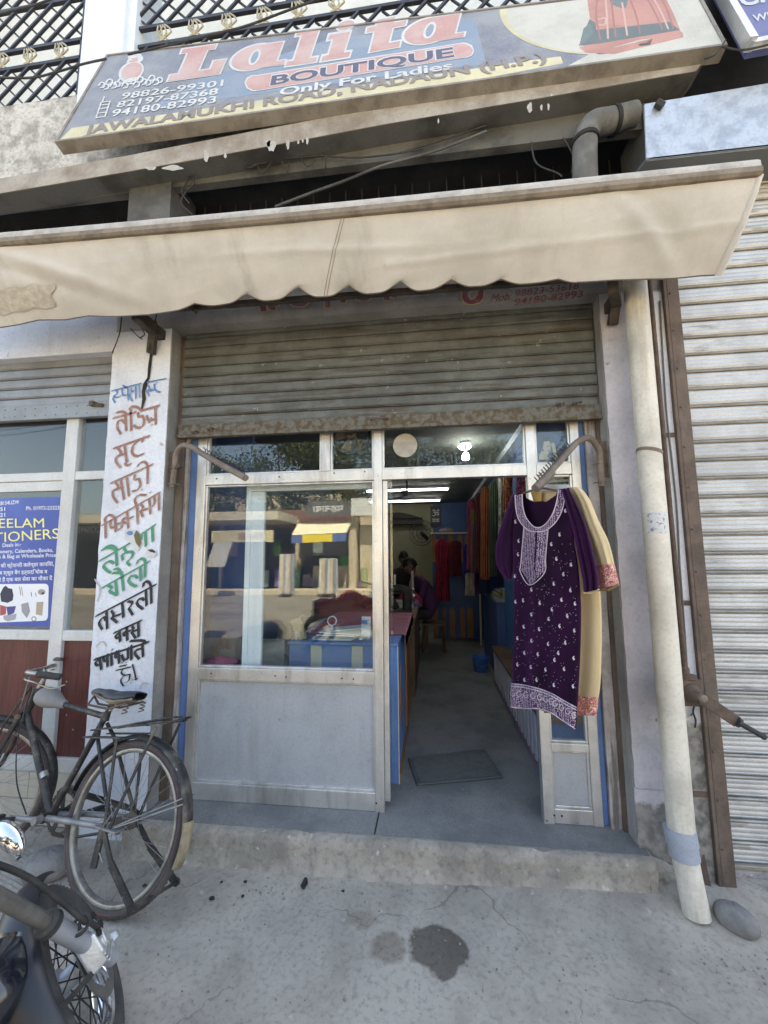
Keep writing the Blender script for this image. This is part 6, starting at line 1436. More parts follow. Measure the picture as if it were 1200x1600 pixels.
# fork: two lower legs with gaiters, upper tubes; rake back from the axle
rk = math.radians(27)
fk = (mw_*math.cos(rk)-mu*math.sin(rk)).normalized(); fwd_ = (mu*math.cos(rk)+mw_*math.sin(rk)).normalized()
off_ = -fwd_*.035
for s in (-1, 1):
    b0 = hub+mv*s*.098+off_
    q = MB(); q.tube([b0-fk*.03, b0+fk*.05, b0+fk*.30, b0+fk*.335], [.022, .025, .0235, .026], 18); lo = obj('fork_leg', q, m_msilver, mc, smooth=True)
    q = MB(); q.lathe(hub+mv*s*.125, -mv*s, [(-.012, .012), (0, .017), (.02, .024), (.05, .022)], 14); q.bar(hub+mv*s*.098, b0, .05, .03, up=fk); obj('axle_lug', q, m_msilver, lo, bevel=.004)
    q = MB(); q.lathe(b0+fk*.333, fk, [(0, .033), (.006, .031), (.02, .031), (.026, .021)], 18); obj('dust_seal', q, m_black, lo)
    q = MB(); q.tube([b0+fk*.34, b0+fk*.74], .0185, 16); obj('fork_tube', q, m_disc, mc, smooth=True)
# caliper behind the leg with bolts and casting ribs
cal = hub-mv*.085-mu*.078+mw_*.075
def cb(a, b, c_): return cal+mu*a+(-mv)*b+mw_*c_
q = MB()
q.hexa([cb(-.055, -.01, -.045), cb(.03, -.01, -.055), cb(.045, -.01, .04), cb(-.035, -.01, .055)], [cb(-.05, .045, -.04), cb(.025, .045, -.05), cb(.04, .045, .035), cb(-.03, .045, .05)])
cao = obj('brake_caliper', q, m_cast, mc, bevel=.007)
q = MB(); q.lathe(cb(-.005, .044, .0), -mv, [(0, .026), (.006, .026), (.008, .022), (.012, .021)], 20); q.hexa([cb(.02, -.005, -.02), cb(.075, -.005, -.015), cb(.07, -.005, .065), cb(.02, -.005, .05)], [cb(.02, .03, -.018), cb(.07, .03, -.012), cb(.065, .03, .06), cb(.02, .03, .045)])
for z in (-.04, -.028, -.016): q.bar(cb(-.06, .046, z+.006), cb(.03, .046, z-.006), .006, .008, up=mv)
obj('caliper_boss', q, m_cast, cao, bevel=.004)
q = MB()
for a, b, c_ in ((.06, .03, .045), (.058, .03, .0), (-.02, .046, .035), (.02, .046, .03)): q.lathe(cb(a, b, c_), -mv, [(0, .0105), (.008, .0105), (.009, .006), (.006, .006)], 10)
obj('caliper_bolts', q, m_dark, cao)
# brake hose
lb0 = hub-mv*.098+off_
q = MB(); q.tube(catm([tuple(p) for p in (cb(-.01, .05, .045), cb(-.045, .05, .12), lb0+fk*.25-mv*.045-fwd_*.01, lb0+fk*.36-mv*.04+fwd_*.02, lb0+fk*.52-mv*.03+fwd_*.05, lb0+fk*.72+fwd_*.06)], 30), .0075, 10); obj('brake_hose', q, m_black, mc, smooth=True)
q = MB(); q.ring(lb0+fk*.235-mv*.03, fk, [(-.004, .02), (.004, .02), (.004, .027), (-.004, .027)], 18); q.bar(lb0+fk*.235, lb0+fk*.235-mv*.03, .02, .006, up=fk); obj('hose_clip', q, m_black, mc)
# mudguard with stays
def mg(u, v):
    a = math.radians(52+122*u); x = v*2-1; e = mu*math.cos(a)+up2*math.sin(a); return hub+e*(MR+.022+.020*(1-x*x)**.6)+mv*x*(.054-.010*(1-u)**3)
q = MB(); q.grid(mg, 40, 12); k = len(q.v); q.v += [tuple(V3(p)+(hub-V3(p)).normalized()*.003) for p in q.v]; q.f += [tuple(reversed([i+k for i in f])) for f in list(q.f)]
obj('front_mudguard', q, mat('black mudguard', (.012, .013, .017), .34, fine=.05), mc, smooth=True)
q = MB()
for s in (-1, 1):
    b0 = hub+mv*s*.098+off_; q.bar(b0+fk*.20, V3(mg(.45, 0 if s < 0 else 1)), .035, .006, up=mv); q.bar(b0+fk*.03-fwd_*.02, V3(mg(.85, 0 if s < 0 else 1)), .014, .006, up=mv)
obj('mudguard_stay', q, m_black, mc)
# upper works: yokes, headlamp, bars, mirror, indicators; tank, seat, engine and rear wheel behind the frame edge
hb_ = hub+off_+fk*.62
q = MB()
for d in (0, .13):
    c = hb_+fk*d; q.hexa([c-mv*.125-fwd_*.03-fk*.012, c+mv*.125-fwd_*.03-fk*.012, c+mv*.125+fwd_*.03-fk*.012, c-mv*.125+fwd_*.03-fk*.012], [c-mv*.125-fwd_*.03+fk*.012, c+mv*.125-fwd_*.03+fk*.012, c+mv*.125+fwd_*.03+fk*.012, c-mv*.125+fwd_*.03+fk*.012])
obj('yoke', q, m_mblack, mc, bevel=.006)
hl_ = at(-18, 1548, y=-1.30)
hz = (mu*.98-V3((0, 0, 1))*.15).normalized()
q = MB(); q.lathe(hl_-hz*.11, hz, [(0, .02), (.02, .06), (.06, .085), (.11, .095), (.14, .098)], 32); hlo = obj('headlamp', q, m_mblack, mc, smooth=True)
q = MB(); q.ring(hl_+hz*.035, hz, [(-.02, .092), (.0, .102), (.012, .098), (.006, .086)], 40); obj('headlamp_rim', q, m_chrome, hlo, smooth=True)
q = MB(); q.lathe(hl_+hz*.02, hz, [(0, .088), (.02, .08), (.032, .05), (.036, .005)], 28); obj('lens', q, mat('lamp lens', (.6, .62, .62), .12, fine=0), hlo, smooth=True)
bc_ = hb_+fk*.20
# body axes (bars turned left, body straighter on)
q = MB(); q.tube(catm([tuple(bc_+mv*s*x+mw_*z-mu*y) for s, x, y, z in ((1, .34, .16, .05), (1, .26, .10, .06), (1, .16, .0, .03), (1, .0, -.01, .0), (-1, .05, .0, .01), (-1, .10, .03, .02), (-1, .14, .08, .02))], 36), .011, 10); obj('handlebar', q, m_mblack, mc, smooth=True)
for s in (1,):
    e = bc_+mv*s*.34+mw_*.05-mu*.16; q = MB(); q.tube([e+mv*-s*.09*.6+mu*.06, e+mv*s*.02-mu*.01], .016, 12); obj('grip', q, m_black, mc, smooth=True)
    e2 = bc_+mv*s*.24+mw_*.05-mu*.05
    ic = hl_+mv*s*.155-fwd_*.02
    q = MB(); q.tube([hl_+mv*s*.08-fwd_*.03, ic], .009, 8); q.ell(ic+mv*s*.03, .032, .05, .034, 14, 10, rot=Matrix((mu, mv, mw_)).transposed()); obj('indicator', q, m_mblack, mc, smooth=True)
byw = math.radians(48); yu = V3((math.cos(byw), math.sin(byw), 0)); yl = V3((-math.sin(byw), math.cos(byw), 0)); yw = V3((0, 0, 1))*math.cos(math.radians(14))+yl*math.sin(math.radians(14)); yv = yw.cross(yu)
def yp(u, v, w_): return hb_+V3((-.34, -.12, 0))+yu*u+yv*v+yw*w_
q = MB(); RY = Matrix((yu, yv, yw)).transposed()
q.ell(yp(-.34, 0, .05), .25, .13, .12, 24, 14, rot=RY); obj('fuel_tank', q, m_mblack, mc, smooth='all', weld=True)
q = MB(); q.ell(yp(-.83, 0, -.02), .32, .12, .05, 20, 10, rot=RY); obj('seat', q, m_saddle, mc, smooth='all', weld=True)
q = MB(); q.hexa([yp(-.2, -.09, -.5), yp(-.6, -.11, -.5), yp(-.6, -.11, -.2), yp(-.25, -.09, -.15)], [yp(-.2, .09, -.5), yp(-.6, .11, -.5), yp(-.6, .11, -.2), yp(-.25, .09, -.15)]); q.tube([yp(-.02, 0, -.05), yp(-.15, 0, -.45), yp(-.6, 0, -.5)], .02, 10); q.tube([yp(-.05, 0, .03), yp(-.6, 0, -.05), yp(-1.0, 0, .0)], .02, 10); obj('engine', q, m_cast, mc, bevel=.02)
rc_ = yp(-1.12, 0, 0); rc_.z = .30
q = MB(); q.ring(rc_, yv, [(.05*math.sin(t), .25+.05*math.cos(t)) for t in [2*PI*i/10 for i in range(10)]], 48, yu); q.lathe(rc_-yv*.06, yv, [(0, .06), (.12, .06)], 20); q.tube([rc_+yv*.08, yp(-.55, .08, -.42)], .018, 8); q.tube([rc_-yv*.08, yp(-.55, -.08, -.42)], .018, 8); q.tube([rc_+yv*.1, yp(-.95, .09, -.02)], .022, 8); q.tube([rc_-yv*.1, yp(-.95, -.09, -.02)], .022, 8); obj('rear_wheel', q, m_mtyre, mc, smooth=True)
# round mirror on its stalk, seen from its chromed back
mm_ = at(12, 1314, y=-1.16); ms = bc_-mv*.12+mw_*.02-mu*.05
q = MB(); q.tube(catm([tuple(p) for p in (ms, ms.lerp(mm_, .5)+V3((0, 0, .03)), mm_)], 12), .006, 8); sto = obj('mirror_stalk', q, m_chrome, mc, smooth=True)
q = MB(); tn = (CAM-mm_).normalized(); q.ell(mm_, .075, .028, .05, 24, 14, rot=Matrix.Rotation(.35, 3, 'Y') @ Matrix.Rotation(-.2, 3, 'Z')); obj('mirror_shell', q, m_chrome, sto, smooth='all', weld=True)
# ================================================================ inside the boutique
m_cblue = mat('counter blue', (.10, .23, .52), .5, col2=(.08, .19, .46), nsc=5, spots=(.35, .42, .55), ssc=50, slo=.72, shi=.75)
m_cbeige = mat('counter beige', (.66, .58, .48), .6); m_corange = mat('orange brown board', (.30, .15, .06), .6, col2=(.24, .11, .04), nsc=4)
m_red = mat('maroon table cloth', (.44, .06, .11), .85, col2=(.36, .045, .08), nsc=4, sheen=.2)
m_paper = mat('paper', (.74, .74, .76), .8, fine=.03); m_brown = mat('brown board', (.16, .095, .055), .6, col2=(.12, .07, .04), nsc=5)
m_wslat = mat('pale slat', (.42, .42, .44), .5)
ct = thing('counter', 'blue and beige striped shop counter behind the window', 'counter', (-.6, .3, FL))
cyf = .24; ctop = Z(560, 1004, cyf); cxl_, cxr_ = X(452, 1020, cyf), -.222
q = MB(); q.box(cxl_, cxr_-.02, cyf+.012, 1.62, FL, ctop-.02); obj('carcass', q, m_cblue, ct)
bx_ = [cxl_, X(485, 1020, cyf), X(503, 1020, cyf), X(549, 1020, cyf), X(567, 1020, cyf), cxr_]
for i in range(5):
    q = MB(); q.box(bx_[i]+.001, bx_[i+1]-.001, cyf, cyf+.011, FL, ctop-.022); obj('stripe', q, (m_cblue, m_cbeige)[i % 2], ct, bevel=.001)
q = MB(); q.box(cxl_-.01, cxr_+.004, cyf-.012, 1.63, ctop-.02, ctop); obj('top', q, m_cblue, ct, bevel=.006)
# side towards the aisle: blue with a framed lozenge and orange edging
q = MB(); q.box(cxr_-.019, cxr_-.006, cyf+.014, .98, FL, ctop-.022); obj('side_panel', q, m_cblue, ct)
q = MB(); q.box(cxr_-.019, cxr_-.006, 1.0, 1.62, FL, ctop-.022); q.box(cxr_-.005, cxr_+.006, .97, 1.03, FL, ctop-.03); q.box(cxr_-.005, cxr_+.006, cyf+.02, 1.6, FL, FL+.05); obj('edging', q, m_corange, ct)
q = MB(); q.prism([(cxr_-.0055, .40, .56), (cxr_-.0055, .50, .36), (cxr_-.0055, .60, .56), (cxr_-.0055, .50, .80)], (.004, 0, 0)); obj('lozenge', q, m_corange, ct)
q = MB(); q.box(cxr_-.004, cxr_+.001, cyf-.002, cyf+.012, FL, ctop-.02); obj('corner_strip', q, m_cbeige, ct)
# cloth over the rear half, falling over the side
def rc(u, v):
    x = -.9+(cxr_+.02+.9)*min(1, u/.82); z = ctop+.006+.006*noise.noise(V3((x*6, v*9, 2)))
    if u > .82: z -= (u-.82)/.18*(.10+.04*noise.noise(V3((v*7, 1, 1)))); x += .012
    if x < -.35 and v < .6: z += .10*math.exp(-((x+.45)/.16)**2-((v-.18)/.2)**2)+.05*math.exp(-((x+.62)/.1)**2-((v-.1)/.15)**2)+.02*noise.noise(V3((x*14, v*14, 4)))
    return (x, .50+v*1.1+.03*noise.noise(V3((x*5, v, 8)))*(1-v), z)
q = MB(); q.grid(rc, 60, 40); k = len(q.v); q.v += [(a, b, c-.004) for a, b, c in q.v]; q.f += [tuple(reversed([i+k for i in f])) for f in list(q.f)]
tag(obj('tablecloth', q, m_red, smooth=True), 'maroon cloth spread over the rear of the striped counter', 'cloth')
# papers, tape spool, rubber block, tumbler and card by the front edge
def onC(px, py, dz=0): p = at(px, py, z=ctop+dz); return p
pc = onC(548, 992); 
q = MB()
for i in range(7):
    a = -.3+.09*i; c, s = math.cos(a), math.sin(a); o = V3((pc.x-.06+.012*i, cyf+.10+.012*i, ctop+.004+.010*i))
    pts = [o+V3((x_*c-y_*s, x_*s+y_*c, .02*math.sin(3*x_+i))) for x_, y_ in ((-.14, -.07), (.14, -.07), (.14, .07), (-.14, .07))]; q.hexa(pts, [p+V3((0, 0, .006)) for p in pts])
tag(obj('papers', q, m_paper), 'heap of white papers and pattern sheets on the counter behind the glass', 'papers')
p = onC(542, 978); q = MB(); q.ring(V3((p.x, cyf+.12, ctop+.115)), (.2, -1, .1), [(-.006, .026), (.006, .026), (.006, .033), (-.006, .033)], 28); q.tube([V3((p.x, cyf+.12, ctop+.085)), V3((p.x+.01, cyf+.12, ctop+.02))], .008, 8)
tag(obj('tape_ring', q, m_paper, smooth=True), 'white ring of tape standing in the papers on the counter', 'tape')
p = onC(468, 1000); q = MB(); q.bar(V3((p.x-.025, cyf+.03, ctop+.14)), V3((p.x+.015, cyf+.06, ctop+.003)), .07, .03, up=(0, 1, 0)); tag(obj('wooden_block', q, mat('sponge brown', (.30, .22, .12), .9, bump=.4), bevel=.006), 'worn tan block propped at the left end of the striped counter', 'block')
p = onC(456, 1005); q = MB(); q.lathe((p.x, cyf+.03, ctop), (0, 0, 1), [(0, .018), (.06, .02), (.062, .017), (.004, .015)], 16); tag(obj('steel_tumbler', q, m_chrome, smooth=True), 'small shiny metal cup at the left counter end', 'cup')
p = onC(583, 985); q = MB(); q.bar((p.x, cyf+.08, ctop+.002), (p.x+.004, cyf+.09, ctop+.15), .06, .008, up=(0, 1, 0)); cdo = tag(obj('price_card', q, m_paper), 'white card standing on the counter by the door post', 'card'); q = MB(); q.box(p.x-.026, p.x+.026, cyf+.070, cyf+.078, ctop+.105, ctop+.128); obj('printed_strip', q, m_cblue, cdo)
p = onC(562, 998); q = MB()
for i in range(3): q.tube([V3((p.x+.02*i, cyf+.06, ctop+.01)), V3((p.x+.03+.02*i, cyf+.10, ctop+.03)), V3((p.x+.06+.01*i, cyf+.04, ctop+.012))], .004, 6)
q.ring((p.x+.02, cyf+.05, ctop+.01), (0, .3, 1), [(-.003, .014), (.003, .014), (.003, .02), (-.003, .02)], 16); tag(obj('scissors', q, m_chrome), 'metal scissors lying beside the papers on the counter', 'scissors')
# lamp-like machine head left of the counter
p = at(436, 1020, y=.3); q = MB(); q.lathe(p, (-.5, -1, -.2), [(-.06, .02), (-.02, .05), (.03, .06), (.034, .052), (-.01, .03)], 20); q.tube([p, p+V3((.03, .05, .10)), p+V3((.02, .06, .20))], .018, 8); q.box(p.x-.02, p.x+.07, p.y+.02, p.y+.09, p.z+.08, p.z+.17); tag(obj('steam_iron', q, m_black, smooth=True), 'black round machine head at the left end of the striped counter', 'machine')
# pink bundle and basket on the window ledge at the left
p = at(345, 1035, y=.16); q = MB()
def bun(u, v): a = 2*PI*u; b = PI*v-PI/2; r = 1+.35*noise.noise(V3((math.cos(a)*2, math.sin(a)*2, v*4))); return (p.x+.10*math.cos(a)*math.cos(b)*r, p.y+.06*math.sin(a)*math.cos(b)*r, p.z-.01+.045*math.sin(b)*r)
q.grid(bun, 28, 16); tag(obj('cloth_bundle', q, mat('pink cloth', (.42, .06, .16), .85), smooth='all', weld=True), 'crumpled pink cloth bundle in the lower left corner of the window', 'cloth')
q = MB()
for i in range(9): a = i*.7; q.tube(catm([(p.x-.02+.01*i-.04, p.y, p.z+.02), (p.x-.05+.03*math.sin(a), p.y, p.z+.09), (p.x+.03*math.cos(a), p.y+.01, p.z+.12+.05*math.sin(a*1.3)), (p.x+.05*math.sin(i), p.y+.02, p.z+.08)], 10), .004, 5)
tag(obj('wire_basket', q, m_brown), 'tangle of brown cane above the pink bundle in the window', 'basket')
q = MB(); q.box(ILX, cxl_-.02, .2, .215, FL, 1.02); tag(obj('partition_board', q, mat('grey hardboard', (.20, .185, .175), .8, col2=(.16, .15, .14))), 'dark grey board standing behind the window left of the counter', 'board')
q = MB(); q.box(ILX+.25, ILX+.52, .25, .28, FL, 2.6); tag(obj('wardrobe_side', q, m_ib), 'tall blue board at the left end inside the window', 'board')
# right hand bench with slatted blue front
bn = thing('bench', 'low bench with blue and pale slatted front along the right of the aisle', 'bench', (.75, 1.2, FL))
bx0, by0, by1 = .655, .29, 2.30
zbt = at(775, 1016, x=bx0).z
q = MB(); q.box(bx0-.015, IRX, by0, by1, zbt-.03, zbt); obj('seat', q, m_brown, bn, bevel=.004)
q = MB(); q.box(bx0+.012, IRX-.02, by0+.02, by1-.01, FL, zbt-.03); obj('front_board', q, m_cblue, bn)
nsl = 19; s0 = None
for i in range(nsl):
    yy = by0+.03+i*(by1-by0-.08)/(nsl-1)
    if s0 is None: q = MB(); q.box(bx0, bx0+.011, -.022, .022, FL+.045, zbt-.031); s0 = obj('slat', q, m_wslat, bn); s0.matrix_basis = T((0, yy, 0))
    else: inst(s0, 'slat', bn, T((0, yy, 0)))
q = MB(); q.box(bx0-.004, bx0+.0115, by0+.01, by1-.01, FL+.003, FL+.044); obj('skirting', q, m_cblue, bn); q = MB(); q.box(bx0-.012, bx0-.0045, by0, by1, FL+.035, FL+.05); obj('edge_strip', q, m_corange, bn)
# door mat
mp4 = [at(638, 1188, z=FL), at(652, 1229, z=FL), at(785, 1217, z=FL), at(757, 1174, z=FL)]
q = MB(); m_mat = mat('grey door mat', (.155, .165, .155), .95, col2=(.12, .13, .12), nsc=20, bump=.7, bsc=200)
c = sum((p for p in mp4), V3())/4
q.grid(lambda u, v: mp4[0].lerp(mp4[3], u).lerp(mp4[1].lerp(mp4[2], u), v)+V3((0, 0, .010+.004*noise.noise(V3((u*4, v*3, 2))))), 20, 10); k = len(q.v); q.v += [(a, b, FL+.001) for a, b, z_ in q.v]; q.f += [tuple(reversed([i+k for i in f])) for f in list(q.f)]
dm = obj('door_mat', q, m_mat); tag(dm, 'thin grey door mat lying askew on the shop floor in the doorway', 'mat')
q = MB(); mm = [c+(p-c)*1.0 for p in mp4]; q.tube([p+V3((0, 0, .012)) for p in mm], .006, 6, closed=True); mi = [c+(p-c)*.93 for p in mp4]; q.tube([p+V3((0, 0, .013)) for p in mi], .003, 6, closed=True); obj('border', q, mat('mat border', (.09, .10, .10), .9), dm)
# bucket
p = at(757, 1049, z=FL); p = V3((min(p.x, .565), p.y, FL)); bk_ = thing('bucket', 'small blue plastic bucket on the aisle floor', 'bucket', tuple(p)); rr_ = .105
q = MB(); q.lathe(p, (0, 0, 1), [(0, rr_*.72), (.002, rr_*.74), (.155, rr_*.97), (.157, rr_*1.06), (.175, rr_*1.08), (.177, rr_*.97), (.01, rr_*.70)], 28); m_buck = mat('blue plastic bucket', (.045, .14, .42), .4); obj('body', q, m_buck, bk_, smooth=True)
q = MB(); q.tube([p+V3((rr_*1.05*math.cos(a), -.03-rr_*.9*abs(math.sin(a)), .16-.07*math.sin(a))) for a in [PI*i/12 for i in range(13)]], .003, 6); obj('handle', q, m_rim, bk_)
# striped cupboard across the end of the aisle
cp = thing('striped_cupboard', 'blue cupboard with orange stripes at the end of the aisle', 'cupboard', (.42, 4.7, FL))
cy = 4.65; ca_, cb_ = X(676, 900, cy), IRX; czt = Z(700, 834, cy)
q = MB(); q.box(ca_, cb_, cy, cy+.5, FL, czt); obj('carcass', q, m_ib, cp)
for a, b, zb in ((676, 683, 985), (690, 695, 1000), (701, 709, 1000), (717, 724, 1005), (728, 737, 1005)):
    xa, xb = X(a, 900, cy), X(b, 900, cy)
    for z0, z1 in ((FL+.02, FL+.52), (FL+1.28, czt-.01)):
        q = MB(); mxx = (xa+xb)/2; q.prism([(xa, cy-.001, z0), (xb, cy-.001, z0), (xb, cy-.001, z1-.04), (mxx, cy-.001, z1), (xa, cy-.001, z1-.04)], (0, -.012, 0)); obj('stripe', q, m_corange, cp)
q = MB(); q.box(ca_-.02, cb_, cy-.05, cy+.5, czt, czt+.02); obj('top_rail', q, m_cbeige, cp)
q = MB(); p = at(700, 826, y=cy+.1); q.ell((p.x-.02, cy+.12, czt+.06), .14, .1, .05, 16, 10); tag(obj('folded_cloth', q, mat('grey cloth', (.2, .2, .2), .9), smooth='all', weld=True), 'grey folded cloth on top of the striped cupboard', 'cloth')
# om board hanging above the cupboard
ob = thing('om_sign', 'small black board with white om symbol on the blue back wall', 'sign', tuple(at(681, 820, y=5.6)))
oy = 6.50; oa, obb = at(673, 822, y=oy), at(689, 791, y=oy)
q = MB(); q.box(oa.x, obb.x, oy, oy+.02, oa.z, obb.z); obj('board', q, mat('board black', (.012, .012, .013), .5), ob)
OPl = YP(oy-.001); q = MB(); nb2 = elpts(0, 0, .55, .55, 8)
brush(q, OPl, [[(676, 798), (678.5, 796), (680, 798.5), (678, 800.5)], [(678, 800.5), (681, 802), (679.5, 806), (676, 805.5)], [(680, 801), (683, 800), (685.5, 802), (684.5, 805), (682.5, 804)], [(682.5, 797.5), (684.5, 798.2), (686, 797)], [(684.3, 795.2)]], nb2, .001); obj('om_symbol', q, m_paper, ob)
q = MB(); brush(q, OPl, [[(676.5, 810), (676.5, 815)], [(678.5, 810), (678.5, 815)], [(676, 812), (686, 812)], [(681, 810), (681, 815)], [(683.5, 810), (683.5, 815)], [(685.5, 810), (685.5, 815)], [(676, 815), (680, 815)], [(682, 815), (686, 815)]], elpts(0, 0, .35, .35, 6), .001); obj('small_lettering', q, m_paper, ob)
# tube lights, fan, bulb
m_tube = emis('lit tube', (.93, .97, 1.0), 3.2)
def tubelight(px0, py0, px1, py1, zz, lab):
    a, b = at(px0, py0, z=zz), at(px1, py1, z=zz); b = V3((b.x, a.y, zz)); a = V3((a.x-.35, a.y, zz))
    t = thing('tube_light', lab, 'tube light', tuple(a), group=None)
    q = MB(); q.box(a.x-.03, b.x+.03, a.y-.025, a.y+.025, zz+.02, ICE); obj('batten', q, m_white, t)
    q = MB(); q.tube([a, b], .0135, 12); obj('tube', q, m_tube, t, smooth=True)
tubelight(605, 767, 700, 764, ICE-.07, 'long lit tube light on the ceiling nearer the doorway'); tubelight(605, 784, 687, 781, ICE-.07, 'long lit tube light deeper in the shop below the first')
fn_ = thing('ceiling_fan', 'white ceiling fan in front of the tube lights', 'ceiling fan', tuple(at(632, 745, y=3.6)))
fc = at(636, 777, y=3.5)
q = MB(); q.tube([(fc.x, fc.y, ICE), (fc.x, fc.y, fc.z+.05)], .012, 8); obj('rod', q, m_black, fn_)
q = MB(); q.lathe((fc.x, fc.y, fc.z-.04), (0, 0, 1), [(0, .03), (.01, .09), (.06, .1), (.09, .05), (.1, .02)], 20); obj('motor', q, m_white, fn_, smooth=True)
for i in range(3):
    a = 2*PI*i/3+.5; e = V3((math.cos(a), math.sin(a), 0)); t = V3((-math.sin(a), math.cos(a), 0)); o_ = V3((fc.x, fc.y, fc.z)); q = MB(); q.hexa([o_+e*.1-t*.04, o_+e*.55-t*.06, o_+e*.55+t*.06+V3((0, 0, .015)), o_+e*.1+t*.04+V3((0, 0, .01))], [p_+V3((0, 0, .006)) for p_ in (o_+e*.1-t*.04, o_+e*.55-t*.06, o_+e*.55+t*.06+V3((0, 0, .015)), o_+e*.1+t*.04+V3((0, 0, .01)))]); obj('blade', q, m_white, fn_)
lb_ = thing('ceiling_bulb', 'lit white lamp on the ceiling seen through the glass over the door', 'lamp', tuple(at(727, 712, z=ICE)))
bp0 = at(727, 690, z=ICE); bz = at(727, 714, y=bp0.y).z
q = MB(); q.lathe((bp0.x, bp0.y, ICE-.02), (0, 0, 1), [(0, .05), (.02, .055)], 20); q.tube([(bp0.x, bp0.y, ICE-.02), (bp0.x, bp0.y, bz+.05)], .012, 8); obj('holder', q, m_white, lb_)
q = MB(); q.lathe((bp0.x, bp0.y, bz-.03), (0, 0, 1), [(0, .01), (.006, .034), (.04, .036), (.07, .026), (.075, .015)], 18); obj('bulb', q, emis('lit bulb', (.95, .98, 1), 22), lb_, smooth=True)
q = MB(); q.lathe(at(726, 697, z=ICE)-V3((0, 0, .03)), (0, 0, 1), [(0, .05), (.02, .07), (.03, .06)], 20); tag(obj('ceiling_rose', q, emis('lit rose', (.95, .98, 1), 5), smooth=True), 'round lit fitting on the ceiling above the hanging lamp', 'lamp')
# cutting table with sewing machine, cloth heaps and the shelf on the rear wall
tb = thing('work_table', 'brown sewing table heaped with cloth behind the striped counter', 'table', (-.5, 2.4, FL))
tz = Z(650, 962, 1.9); ty0, ty1 = 1.75, 3.3
q = MB(); q.box(-1.4, -.17, ty0, ty1, tz-.03, tz); obj('tabletop', q, m_brown, tb, bevel=.004)
q = MB(); q.box(-1.4, -.19, ty0+.02, ty0+.04, FL, tz-.031); q.box(-.20, -.185, ty0+.04, ty1, FL, tz-.031); obj('apron', q, m_brown, tb)
sm_ = thing('sewing_machine', 'black sewing machine on the work table', 'sewing machine', (-.42, 2.0, tz))
q = MB(); q.box(-.62, -.22, 1.92, 2.08, tz, tz+.045); obj('bed', q, m_black, sm_, bevel=.01)
q = MB(); q.tube(catm([(-.27, 2.0, tz+.04), (-.27, 2.0, tz+.2), (-.30, 2.0, tz+.26), (-.48, 2.0, tz+.27), (-.57, 2.0, tz+.25), (-.58, 2.0, tz+.10)], 20), [.05]*8+[.045]*6+[.04]*7, 14); obj('arm', q, m_black, sm_, smooth=True)
q = MB(); q.lathe((-.21, 2.0, tz+.2), (1, 0, 0), [(0, .03), (.005, .07), (.025, .07), (.03, .03)], 22); obj('hand_wheel', q, m_chrome, sm_, smooth=True)
q = MB(); q.tube([(-.40, 2.0, tz+.30), (-.40, 2.0, tz+.42)], .012, 8); obj('thread_spool', q, m_paper, sm_)
def heap(name, lab, x, y, z, rx, ry, rz, m, seed):
    q = MB()
    def fn(u, v):
        a = 2*PI*u; b = PI/2*v; r = 1+.30*noise.noise(V3((math.cos(a)*2+seed, math.sin(a)*2, v*3)))+.14*noise.noise(V3((math.cos(a)*6+seed, math.sin(a)*6, v*7)))
        return (x+rx*math.cos(a)*math.cos(b)*r, y+ry*math.sin(a)*math.cos(b)*r, z+max(0, rz*math.sin(b)*r))
    q.grid(fn, 40, 16); return tag(obj(name, q, m, smooth='all'), lab, 'cloth')
def clr(n, c): return mat(n, c, .9, col2=tuple(v*.7 for v in c), nsc=8)
heap('cloth_heap', 'heap of dark and white offcuts on the work table', -.62, 2.55, tz, .22, .18, .14, clr('dark offcuts', (.05, .045, .05)), 1)
heap('cloth_heap', 'red cloth heap on the far end of the work table', -.30, 2.9, tz, .16, .16, .16, clr('red offcuts', (.38, .04, .06)), 4)
heap('cloth_heap', 'white cloth strip heap beside the red one', -.45, 2.6, tz, .2, .10, .08, clr('white offcuts', (.6, .6, .6)), 7)
heap('cloth_heap', 'brown patterned cloth heap at the left of the work table', -.85, 2.7, tz, .16, .14, .18, clr('brown offcuts', (.24, .09, .05)), 9)
heap('cloth_heap', 'lilac cloth at the right end of the work table', -.22, 2.75, tz, .07, .08, .07, clr('lilac offcuts', (.25, .18, .42)), 12)
q = MB(); q.tube([at(645, 928, y=2.3)-V3((0, 0, 0)), at(644, 892, y=2.3)], .014, 8); tag(obj('steel_ruler', q, m_wslat), 'upright pale rod standing on the work table', 'rod')
wsf = thing('wall_shelf', 'dark carved shelf across the pale rear wall', 'shelf', tuple(at(640, 812, y=6.5)))
sa, sb2 = at(560, 818, y=6.45), at(660, 812, y=6.45)
q = MB(); q.box(sa.x, sb2.x, 6.35, 6.6, sa.z-.04, sa.z+.02); q.box(sa.x, sb2.x, 6.55, 6.6, sa.z, sa.z+.12); obj('board', q, m_black, wsf)
q = MB(); q.prism([(sb2.x-1.2+1.2*i/16, 6.50, sa.z+.1+.14*math.sin(PI*i/16)) for i in range(17)], (0, .03, 0)); obj('arched_back', q, m_black, wsf)
wf = thing('wall_fan', 'dark wall fan above the tailors', 'fan', tuple(at(658, 832, y=6.3))); wc = at(659, 833, y=6.2)
q = MB()
for r_ in (.12, .2, .27): q.ring(wc, (.3, -1, -.2), [(-.004, r_-.005), (.004, r_-.005), (.004, r_+.005), (-.004, r_+.005)], 28)
for i in range(12): a = 2*PI*i/12; q.tube([wc, wc+V3((.26*math.cos(a), .08*math.cos(a), .26*math.sin(a)))], .004, 4)
obj('cage', q, m_black, wf); q = MB(); q.tube([wc, wc+V3((.1, .35, -.1))], .04, 10); obj('motor', q, m_black, wf)
